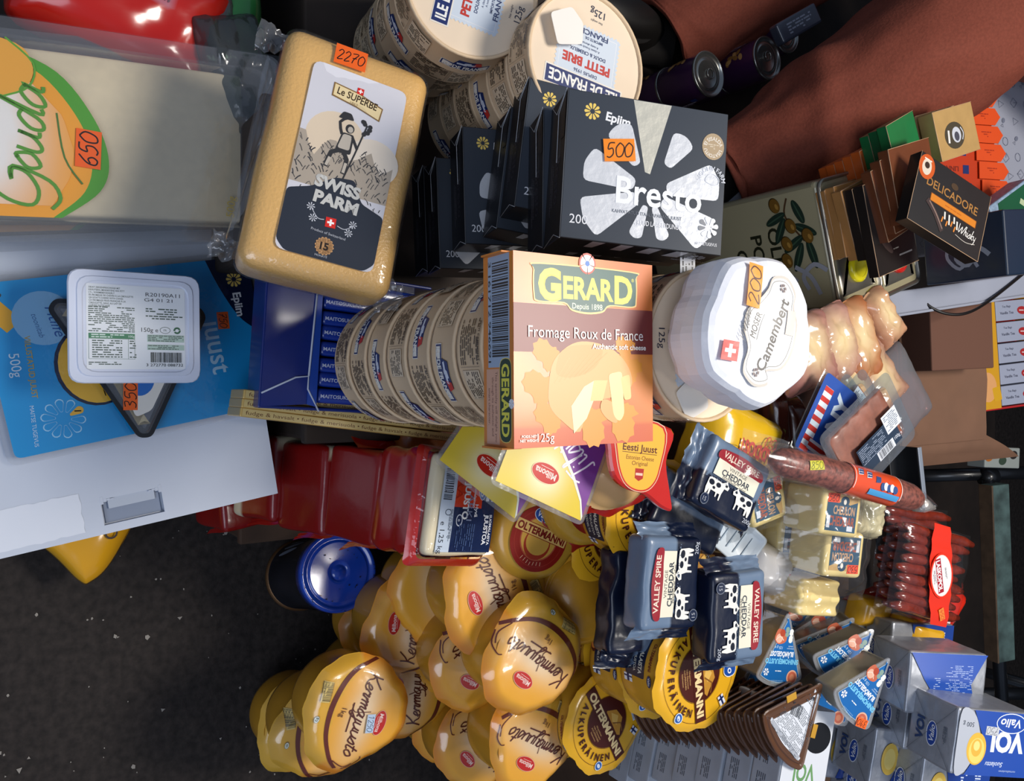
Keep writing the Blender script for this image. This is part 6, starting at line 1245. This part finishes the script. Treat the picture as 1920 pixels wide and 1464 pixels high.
def deli(p):
    p.text('DELICADORE', .000, .014, .0105, '#a8763c', 0, .01, fit=.088); p.ell(.0, .026, .006, .004, '#4a3826')
    p.rect(.006, -.002, .080, .0100, '#7a4418', r=.001); p.rect(.006, -.002, .078, .0085, '#d07c22', r=.001); p.fine(.006, -.002, .03, .003, '#b8641c', 1)
    p.ell(-.049, .028, .013, .015, '#c9561c'); p.ell(-.049, .028, .0075, .010, '#d9cbb8'); p.ell(-.049, .030, .004, .004, '#3a2a20'); p.fine(-.049, .037, .012, .003, '#f0e4d4', 1)
    for x, y, h in ((-.006, -.014, .009), (.002, -.016, .012), (.010, -.013, .008), (.016, -.017, .010)): p.rect(x, y, .0024, h, '#e9e4da', 12); p.rect(x - .003, y - .006, .002, .007, '#d98436', -10)
    p.pen('Whisky', .034, -.020, .0060, '#f2eee8', 0, wd=.15); p.stroke([(.016, -.028), (.034, -.030), (.050, -.026)], .0006, '#d8d0c4')
    p.stroke([(-.038, -.008), (-.022, -.018), (-.006, -.034)], .0065, '#3f3230'); p.stroke([(-.034, -.008), (-.020, -.018), (-.006, -.031)], .0016, '#8d7468')
sweet_box('chocolate_box', pose(1782, 388, .898, -.05, -.20, -33, .016), .122, .086, .016, ['#191818'], 'black chocolate box with gold name and an orange stripe, askew on the pile', 'chocolate boxes piled on the oil tins', pr=deli)
bx = [('#6b3a20', 1716, 338, .926, 'brown chocolate box directly under the askew black one'), ('#6b3a20', 1702, 352, .935, 'second brown chocolate box under the askew black one'), ('#6b3a20', 1686, 366, .944, 'third brown chocolate box under the askew black one'),
      ('#1a1716', 1672, 420, .954, 'black chocolate box jutting out below the brown ones'), ('#1a1716', 1650, 404, .963, 'black chocolate box right above the tan ones'), ('#b5824a', 1630, 402, .972, 'tan chocolate box, uppermost of the three on the oil tin'),
      ('#b5824a', 1614, 404, .981, 'tan chocolate box, middle one of the three on the oil tin'), ('#b5824a', 1598, 406, .990, 'tan chocolate box lying directly on the oil tin')]
for i, (c, x, y, d, lb) in enumerate(bx):
    sweet_box('chocolate_box', pose(x, y, d, 0, -.02, -80 + (i % 3)*2, .013), .112 if i == 3 else .088, .094, .0130, [c], lb, 'chocolate boxes piled on the oil tins', pr=(lambda p: (p.ell(.02, -.02, .018, .006, '#4a3c38', 40), p.rect(.04, .02, .002, .03, '#b8b0a8'), p.fine(.03, .0, .012, .003, '#c8bca8', 1, -90))) if i in (3, 4) else None)
sm = [(1700, 276, .965, ['#14713c'], 'green small carton topmost beside the trouser leg'), (1684, 284, .978, ['#0f5f34'], 'darker green small carton, second beside the trouser leg'), (1667, 293, .990, ['#14713c'], 'green small carton, third beside the trouser leg'),
      (1650, 322, 1.00, ['#d2601f', '#7ea6b0', .4], 'orange and pale blue small carton topmost of its kind'), (1634, 330, 1.012, ['#d2601f', '#7ea6b0', .4], 'orange and pale blue small carton, second of its kind'), (1618, 338, 1.024, ['#c95a1e', '#7ea6b0', .45], 'orange and pale blue small carton, third of its kind'),
      (1602, 345, 1.036, ['#d2601f', '#7ea6b0', .4], 'orange and pale blue small carton, fourth of its kind'), (1588, 350, 1.048, ['#d2601f', '#86aab2', .4], 'orange and pale blue small carton, lowest of its kind')]
for x, y, d, c, lb in sm: sweet_box('small_carton', pose(x, y, d, 0, 0, -76, .0125), .074, .070, .0125, c, lb, 'small cartons beside the trouser leg')
def logo(p): p.ell(.004, -.006, .017, .020, '#4a4436'); p.ell(.004, -.002, .010, .009, '#c9ccd4'); p.ell(.006, -.002, .006, .005, '#4a4c58'); p.fine(.004, -.018, .016, .007, '#e8e6e0', 1, -10); p.stroke([(-.004, .008), (.004, .012), (.012, .008)], .0014, '#d8dae0')
for i, (x, y, d, lb) in enumerate(((1794, 246, .99, 'tan coffee carton with a round dark logo, topmost of its pile'), (1762, 252, 1.015, 'tan coffee carton directly under the one with the logo'), (1742, 262, 1.035, 'third tan coffee carton in the pile'), (1724, 262, 1.05, 'lowest tan coffee carton, next to the green ones'))):
    sweet_box('coffee_carton', pose(x, y, d, 0, -.15, -78, .02), .062, .082, .020, ['#b8945c'], lb, 'tan coffee cartons', pr=logo if i == 0 else None)
# orange bars with arrow ends
wafer = None
for i in range(7):
    M = pose(1803 + i*5.5, 182 + i*34, 1.16, .0, -.35, -4, .02); lb = 'orange wafer carton with a pointed flap, %s from the trouser leg' % nw[i]
    if wafer is None:
        wafer = thing('wafer_carton', lb, 'sweet box', M, 'orange wafer cartons in a row'); b = MB()
        b.prism([(-.10, -.0135), (.052, -.0135), (.060, 0), (.052, .0135), (-.10, .0135)], 0, .018, mat('#c23a12', .4, coat=.2)); b.build('carton', wafer)
        b = MB(); b.prism([(.010, -.0128), (.056, -.0128), (.066, 0), (.056, .0128), (.010, .0128)], .0205, .0215, mat('#e0501c', .4)); b.build('flap', wafer)
        p = Print(.0183); p.text('LINNUPIIM', -.050, .0, .0075, '#7a2412', 180, .02); p.rect(-.012, 0, .011, .013, '#1c2f6a'); p.z = .0218; p.fine(.034, 0, .018, .010, '#a83418', 3); p.build('printed_label', wafer)
    else: clone(wafer, M, lb)
# pale patterned carton, dark blue carton
t = thing('patterned_carton', 'large pale grey carton printed all over with small sweets, at the right edge', 'box', pose(1895, 245, 1.28, 0, -.25, -84, .16)); W, H, D = .36, .22, .16
b = MB(); b.rbox(W, H, D, mat('#a3a7b6', .6), r=.003); b.build('carton', t)
p = Print(D + .0002, .00003, .5); R_ = random.Random(12); pc = '#777c8e'
for i in range(12):
    for j in range(8):
        x = -W/2 + .015 + i*.030 + R_.uniform(-.004, .004); y = -H/2 + .014 + j*.027 + R_.uniform(-.004, .004); a = R_.uniform(0, 6); k = (i*3 + j) % 4
        if k == 0: p.stroke([(x + .008*math.cos(a + q*PI/2), y + .008*math.sin(a + q*PI/2)) for q in range(4)], .0008, pc, 0, True); p.stroke([(x, y), (x + .008*math.cos(a), y + .008*math.sin(a))], .0008, pc, 0)
        elif k == 1: p.stroke([(x + .007*math.cos(q), y + .006*math.sin(q)) for q in range(6)], .0008, pc, 2, True)
        elif k == 2: p.stroke([(x + .006*math.cos(a), y + .006*math.sin(a)), (x + .011*math.cos(a + .3), y + .011*math.sin(a + .3)), (x + .011*math.cos(a - .3), y + .011*math.sin(a - .3))], .0008, pc, 0, True); p.ell(x, y, .0045, .0035, pc, a*57, 10)
        else: p.stroke([(x - .006, y - .005), (x, y + .007), (x + .006, y - .005), (x - .006, y - .005)], .0008, pc, 0)
p.build('printed_pattern', t)
p = Print(.0003, .00003, .5); R_ = random.Random(14)
for i in range(12):
    for j in range(4): x = -W/2 + .02 + i*.029; y = -D/2 + .03 + j*.035; p.stroke([(x + .008*math.cos(q + i), y + .007*math.sin(q + i)) for q in range(5)], .0008, pc, 0, True)
p.build('side_pattern', t, M=face('-y', W, H, D))
t = thing('dark_blue_carton', 'dark blue carton with a pale steam swirl emblem, right of the chocolate boxes', 'box', pose(1925, 452, 1.02, 0, -.1, -86, .11)); W, H, D = .085, .10, .11
b = MB(); b.rbox(W, H, D, mat('#16283e', .45, coat=.2), r=.002); b.build('carton', t)
p = Print(.0003); p.stroke([(.012, .034), (.002, .020), (.022, .006), (.012, -.010), (-.010, -.004), (-.022, -.016), (-.012, -.030)], .006, '#8d96a4'); p.stroke([(.026, .018), (.012, .008), (.026, -.006), (.010, -.022), (-.008, -.020)], .0045, '#8d96a4'); p.build('side_emblem', t, M=face('-y', W, H, D))
t = thing('blue_speckled_carton', 'pale blue speckled carton with a green panel at the right edge', 'box', pose(1905, 396, 1.10, 0, -.2, -70, .03)); b = MB(); b.rbox(.06, .10, .03, mat('#8ea6c0', .5, var=.25, bscale=220), r=.002); b.build('carton', t)
p = Print(.0303); p.poly([(-.026, -.030), (.020, -.046), (.020, .046), (-.026, .046)], '#17573a'); p.rect(-.004, .020, .014, .008, '#b8c8a0', 40); p.build('printed_panel', t)

# ================================================================ white shelf edges, cable
wb = mat('#9a9fae', .5, var=.06, bscale=12)
def board(a, c, wd, th, name, label, cat, m=wb):
    A, C_ = Vector(a), Vector(c); ax = (C_ - A); L_ = ax.length; ax.normalize(); s_ = ax.cross(Vector((0, 0, 1))).normalized(); u = s_.cross(ax)
    M = Matrix((ax, -s_, u)).transposed().to_4x4(); M.translation = (A + C_)/2 - u*th; t = thing(name, label, cat, M); b = MB(); b.rbox(L_, wd, th, m, r=.003, seg=2); b.build('board', t); b = MB(); b.rbox(L_, .004, th + .004, m, r=.001, c=(0, -wd/2, 0)); b.build('lip', t); return t
board(pt(1425, 606, 1.02), pt(1960, 528, 1.22), .034, .03, 'white_shelf_edge', 'long greyish white board running from the wrapped cheese towards the right edge', 'board')
board(pt(1300, 408, 1.16), pt(1570, 300, 1.16), .030, .03, 'white_shelf_edge', 'greyish white board between the trouser leg and the olive oil tin', 'board')
board(pt(1440, 610, .985), pt(1640, 566, 1.07), .014, .02, 'gold_rail', 'narrow gold strip below the oil tins', 'board', mat('#7a5c30', .4, metal=.4))
b = MB(); b.tube(spline([tuple(pt(*q)) for q in ((1728, 548, 1.14), (1740, 572, 1.13), (1775, 588, 1.13), (1815, 586, 1.14), (1860, 560, 1.17), (1925, 508, 1.2))], 8), .0022, mat('#120d0c', .45), 8); tag(b.build('power_cable'), 'thin black cable curving in front of the tilted yellow and red carton', 'cable')
# brown carton, yellow and red tray of tea boxes
kb = mat('#7d5a44', .75, var=.10, bscale=14)
t = thing('brown_carton', 'large open brown cardboard box behind the meat packs', 'box', pose(1765, 716, 1.28, 0, -.28, -88, .22)); W, H, D = .20, .18, .22
b = MB(); b.rbox(W, .004, D, kb, r=.001, c=(0, -H/2, 0)); b.rbox(W, .004, D, kb, r=.001, c=(0, H/2, 0)); b.rbox(.004, H, D, kb, r=.001, c=(-W/2, 0, 0)); b.rbox(.004, H, D, kb, r=.001, c=(W/2, 0, 0)); b.rbox(W, H, .004, kb, r=.001); b.build('carton', t)
b = MB(); b.grid(lambda u, v: (-W/2 + W*u, -H/2 + H*1.02*v, D + .001 + .004*math.sin(u*3) + .004*nz(u*3, v*3)), 10, 10, kb); b.build('closed_flap', t)
b = MB(); b.grid(lambda u, v: (W/2 - .01 + .050*u, -H/2 + .02*u + (H + .09*u)*v, D - .002 - .02*u*u + .004*nz(u*3, v*3, 4)), 8, 10, kb); b.build('open_flap', t)
b = MB(); b.rbox(.12, .13, .16, mat('#6a4636', .8), r=.002, c=(-.08, -.02, D - .10)); b.build('inner_carton', t)
t = thing('sweets_display_box', 'red and yellow display box of white tea packets at the right edge', 'box', pose(1888, 662, 1.46, .02, -.38, -86, .05)); W, H, D = .205, .15, .05
b = MB(); b.rbox(W, H, .004, mat('#c8241c', .4), r=.001); b.rbox(W, .004, D, mat('#c22020', .4, coat=.3), r=.001, c=(0, -H/2, 0)); b.rbox(.004, H, D, mat('#e0a020', .4, coat=.3), r=.001, c=(-W/2, 0, 0)); b.rbox(.004, H, D, mat('#c22020', .4, coat=.3), r=.001, c=(W/2, 0, 0)); b.rbox(W, .004, D, mat('#e0a020', .4), r=.001, c=(0, H/2, 0)); b.rbox(W, .055, .002, mat('#e6a81c', .35, coat=.3), r=.0006, c=(0, -H/2 + .027, D - .002)); b.build('display_carton', t)
p = Print(D + .0002, .00004, .35); p.rect(0, -H/2 + .006, W, .012, '#c8241c'); p.text('Trolli', -.030, -H/2 + .018, .0235, '#7a1010', 0, .10, fit=.100); p.text('Trolli', -.030, -H/2 + .018, .022, '#f6f0ea', 0, .075, fit=.096); p.text('Trolli', -.030, -H/2 + .018, .020, '#d81f1c', 0, .035, fit=.092)
p.ell(.060, -H/2 + .026, .028, .020, '#f2b070'); p.rect(.074, -H/2 + .046, .026, .018, '#e8b020', 8, .003); p.build('printed_label', t)
for i in range(5):
    M = t.matrix_world @ TR(-.080 + i*.040, .026, .006); lb = 'white tea packet in the display box, %s from the upper end' % nw[i]
    q = thing('tea_packet', lb, 'tea packet', M, 'white tea packets in the display box'); b = MB(); b.rbox(.037, .086, .042, mat('#aab0c4', .5), r=.001); b.build('carton', q)
    p = Print(.0423); p.text('Vanille Tea', .004, -.018, .005, '#4a4c60', 90, .01); p.text('Tea Bags', -.008, -.018, .004, '#4a4c60', 90, .01)
    p.ell(.002, .018, .0115, .0075, '#b82a2a', 80); p.fine(.002, .018, .014, .004, '#e8d8d8', 1, 85); p.build('printed_label', q)
# black rack and background bits
blk2 = mat('#15171b', .35, coat=.4)
t = thing('black_pipe_rack', 'black pipe frame with one crossbar standing in the dark at the right', 'rack', TR())
for nm, a, c, r_ in (('crossbar', (1690, 893, 1.62), (1985, 884, 1.62), .0135), ('upright_pipe', (1852, 900, 1.60), (1880, 1340, 1.60), .0125), ('lower_crossbar', (1700, 1300, 1.70), (1990, 1300, 1.70), .013), ('upright_pipe', (1700, 1200, 1.75), (1700, 893, 1.66), .012)):
    b = MB(); b.tube([pt(*a), pt(*c)], r_, blk2, 16); b.build(nm, t)
for a in ((1853, 894, 1.61),): b = MB(); b.tube([pt(a[0]-14, a[1], a[2]), pt(a[0]+14, a[1], a[2])], .017, blk2, 16); b.build('weld_collar', t)
p0 = pt(1700, 1200, 1.75); b = MB(); b.tube([p0, Vector((p0.x, p0.y, .10))], .012, blk2, 12); b.build('leg', t); p0 = pt(1990, 1300, 1.70); b = MB(); b.tube([p0, Vector((p0.x, p0.y, .10))], .012, blk2, 12); b.build('leg', t)
t = thing('worn_plank', 'worn teal and brown board standing at the far right edge', 'board', pose(1945, 1090, 1.50, 0, -.3, -88, .10)); b = MB(); b.rbox(.36, .045, .03, mat('#4a5f5c', .7, var=.5, bscale=30, bump=.4), r=.002); b.build('board', t); b = MB(); b.rbox(.36, .004, .031, mat('#5a4634', .7, var=.3, bscale=40), r=.001, c=(0, -.024, 0)); b.build('bare_edge', t)
t = thing('floral_carton', 'small pale carton with orange flowers above the black crossbar', 'box', pose(1880, 858, 1.50, 0, -.3, -2, .04)); b = MB(); b.rbox(.09, .04, .04, mat('#9aa09a', .6), r=.002); b.build('carton', t)
p = Print(.0403)
for x, y, c in ((-.035, .0, '#b86a24'), (.0, -.006, '#3a4a3a'), (.028, .006, '#2a2420'), (-.012, .010, '#7a8a90')): p.ell(x, y, .010, .008, c, 20)
p.build('printed_pattern', t)
t = thing('dark_tray', 'black plastic tray edge in the dark below the salami end', 'tray', pose(1700, 960, .99, 0, -.2, -84, .03)); b = MB(); b.rbox(.16, .05, .004, blk2, r=.001); b.rbox(.16, .003, .035, blk2, r=.001, c=(0, -.025, 0)); b.rbox(.16, .003, .035, blk2, r=.001, c=(0, .025, 0)); b.build('tray', t)
b = MB(); b.rbox(.16, .007, .002, mat('#9aa3b0', .3, metal=.4), r=.0008, c=(0, .027, .035)); b.build('shiny_rim', t)
# ================================================================ nut cans
def nut_can(M, label, first=[None]):
    if first[0]: return clone(first[0], M, label)
    t = thing('nut_can', label, 'can', M, 'purple nut cans'); first[0] = t; r_ = .0365; h_ = .085
    b = MB(); b.lathe([(0, 0), (r_ - .002, 0), (r_, .002), (r_, h_ - .004)], mat('#3f1f45', .3, coat=.5), 36); b.build('body', t)
    al = mat('#a8a8a2', .25, metal=.9); b = MB(); b.lathe([(r_, h_ - .005), (r_ + .001, h_ - .004), (r_ + .001, h_ - .0005), (r_ - .0005, h_), (r_ - .002, h_ - .001), (r_ - .003, h_ - .004), (.024, h_ - .004), (.0235, h_ - .0032), (.022, h_ - .004), (0, h_ - .004)], al, 36); b.build('lid', t)
    b = MB(); b.tube([(.006 + .008*math.cos(q*.6), .008*math.sin(q*.6), h_ - .002) for q in range(12)], .0009, al, 6); b.build('pull_ring', t)
    for o in (-.06, .0, .055):
        p = Print(.0003)
        for q in range(7): p.ell(o + .018 + .008*math.cos(q*2.3), .026 + .010*math.sin(q*1.7) + q*.004, .0065, .0042, '#b88a50' if q % 2 else '#8a5f2e', q*40, 12)
        p.fine(o - .008, .040, .030, .004, '#d8ccd8', 1, 90, seed=5); p.fine(o - .002, .034, .026, .008, '#b8a8bc', 3, 90); p.rect(o - .014, .056, .008, .012, '#22356e')
        p.build('side_label', t, xf=cylmap(r_, 0), fine=.008)
    return t
for i, (x, y, d, lb) in enumerate(((1330, 138, 1.28, 'purple nut can nearest the round cartons, under the trouser cuff'), (1440, 108, 1.36, 'purple nut can between the two trouser legs'), (1475, 60, 1.42, 'darker purple nut can deepest between the trouser legs'))):
    M = pose(x, y, d, 0, 0, 10 + i*50); M = M @ TR(0, 0, -.085); nut_can(M, lb)
    M2 = M @ TR(.003, .002, -.086); nut_can(M2, ['purple nut can underneath the one by the round cartons', 'purple nut can underneath the one between the legs', 'purple nut can underneath the deepest one'][i])
t = thing('silver_packet', 'grey packet with dark marks between the nut cans', 'packet', pose(1500, 42, 1.30, 0, -.2, 30, .02)); b = MB(); b.rbox(.10, .035, .02, mat('#3a3f4c', .3, coat=.5), r=.004, seg=2); b.build('packet', t); p = Print(.0203); p.fine(0, 0, .06, .02, '#8a8f9c', 4); p.build('printed_label', t)

# ================================================================ the seller's legs
cloth = mat('#7d4031', .82, spec=.2, bump=.3, bscale=260, var=.12, name='brown_cloth')
P = thing('person', 'person in reddish-brown trousers with turned cuffs, only the legs in view behind the goods', 'person', TR())
hip = Vector((-.42, 1.60, 1.05))
def leg(px, seed, kn):
    pts = [Vector(q[0]) for q in px]; rr = [q[1] for q in px]; n = len(pts); loops = []; NS = 72
    ctr = spline([tuple(p) for p in pts], 22); rad = [q[0] for q in spline([(r, 0) for r in rr], 22)]; m_ = len(ctr); a = None
    for i in range(m_):
        T = (Vector(ctr[min(i+1, m_-1)]) - Vector(ctr[max(i-1, 0)])).normalized()
        if a is None: a = (Vector((1, 0, 0)) - T*T.x).normalized()
        a = (a - T*a.dot(T)).normalized(); b_ = T.cross(a); L = []
        for k in range(NS):
            t_ = 2*PI*k/NS; q = i/m_
            f = 1 + .045*math.sin(2*t_ + q*5 + seed) + .045*nz(math.cos(t_)*1.3, math.sin(t_)*1.3, q*5 + seed) * (1 + q)
            f += .045*(1 - abs(2*((q*2.1 + .18*math.sin(t_ + seed) + .25*t_/PI) % 1) - 1))**5*max(0, math.cos(t_ - 4.2))
            f += .07*max(0, math.sin(q*20 + 2.2*math.sin(t_ + seed) + seed))**5*(.5 + .5*math.cos(t_ - 4.0)) + .06*max(0, math.sin(q*13 - 1.7*t_ + seed*2))**6 + .05*nz(math.cos(t_)*3, math.sin(t_)*3, q*14 + seed)
            L.append(tuple(Vector(ctr[i]) + (a*math.cos(t_) + b_*math.sin(t_))*rad[i]*f))
        loops.append(L)
    return loops
A1 = leg([(pt(1345, 340, 1.18), .064), (pt(1372, 324, 1.18), .066), (pt(1470, 276, 1.17), .082), (pt(1600, 192, 1.15), .102), (pt(1760, 90, 1.14), .116), (pt(1930, -12, 1.18), .120), (hip + Vector((.10, 0, 0)), .125)], 1, 0)
A2 = leg([(pt(1238, 82, 1.40), .078), (pt(1262, 66, 1.40), .080), (pt(1340, 12, 1.40), .088), (pt(1440, -60, 1.42), .100), (pt(1560, -150, 1.45), .112), (pt(1740, -260, 1.50), .12), (hip + Vector((-.10, .02, 0)), .125)], 5, 0)
b = MB(); b.loft(A1, cloth, cap0=False, cap1=True); b.loft(A2, cloth, cap0=False, cap1=True)
wl = [[tuple(hip + Vector((.225*math.cos(t_)*s_, .145*math.sin(t_)*s_, z))) for t_ in [2*PI*k/40 for k in range(40)]] for z, s_ in ((-.12, .55), (-.06, .95), (.02, 1.0), (.12, .88), (.20, .80))]
b.loft(wl, cloth); tr = b.build('trousers', P)
for L, nm in ((A1, 0), (A2, 1)):
    b = MB(); c0 = Vector((0, 0, 0))
    for q in L[0]: c0 += Vector(q)/len(L[0])
    ring = [[tuple(c0 + (Vector(q) - c0)*s_ + (Vector(L[4][k]) - Vector(L[0][k]))*o) for k, q in enumerate(L[0])] for s_, o in ((.93, .3), (.97, -.02), (1.03, -.04), (1.05, .1), (1.045, .9), (1.01, 1.0))]
    b.loft(ring, cloth, cap0=False, cap1=False); b.build('cuff', P)
    d0 = (Vector(L[0][0]) - Vector(L[6][0])).normalized(); ank = c0 + d0*.10; b = MB(); b.tube([c0 - d0*.02, ank, Vector((ank.x, ank.y, max(.16, ank.z - .05)))], [.042, .036, .036], mat('#1a1614', .8), 16); b.build('sock', P)
    b = MB(); f0 = Vector((ank.x, ank.y - .03, .10)); S_ = lambda z, q: [(f0.x + .045*q*math.cos(t_)*(1 - .1*math.sin(t_)), f0.y - .01 + .125*q*math.sin(t_), f0.z + z) for t_ in [2*PI*k/28 for k in range(28)]]
    b.loft([S_(0, .95), S_(.02, 1.0), S_(.045, .92), S_(.07, .70), S_(.085, .45)], mat('#14110f', .5)); b.build('shoe', P)
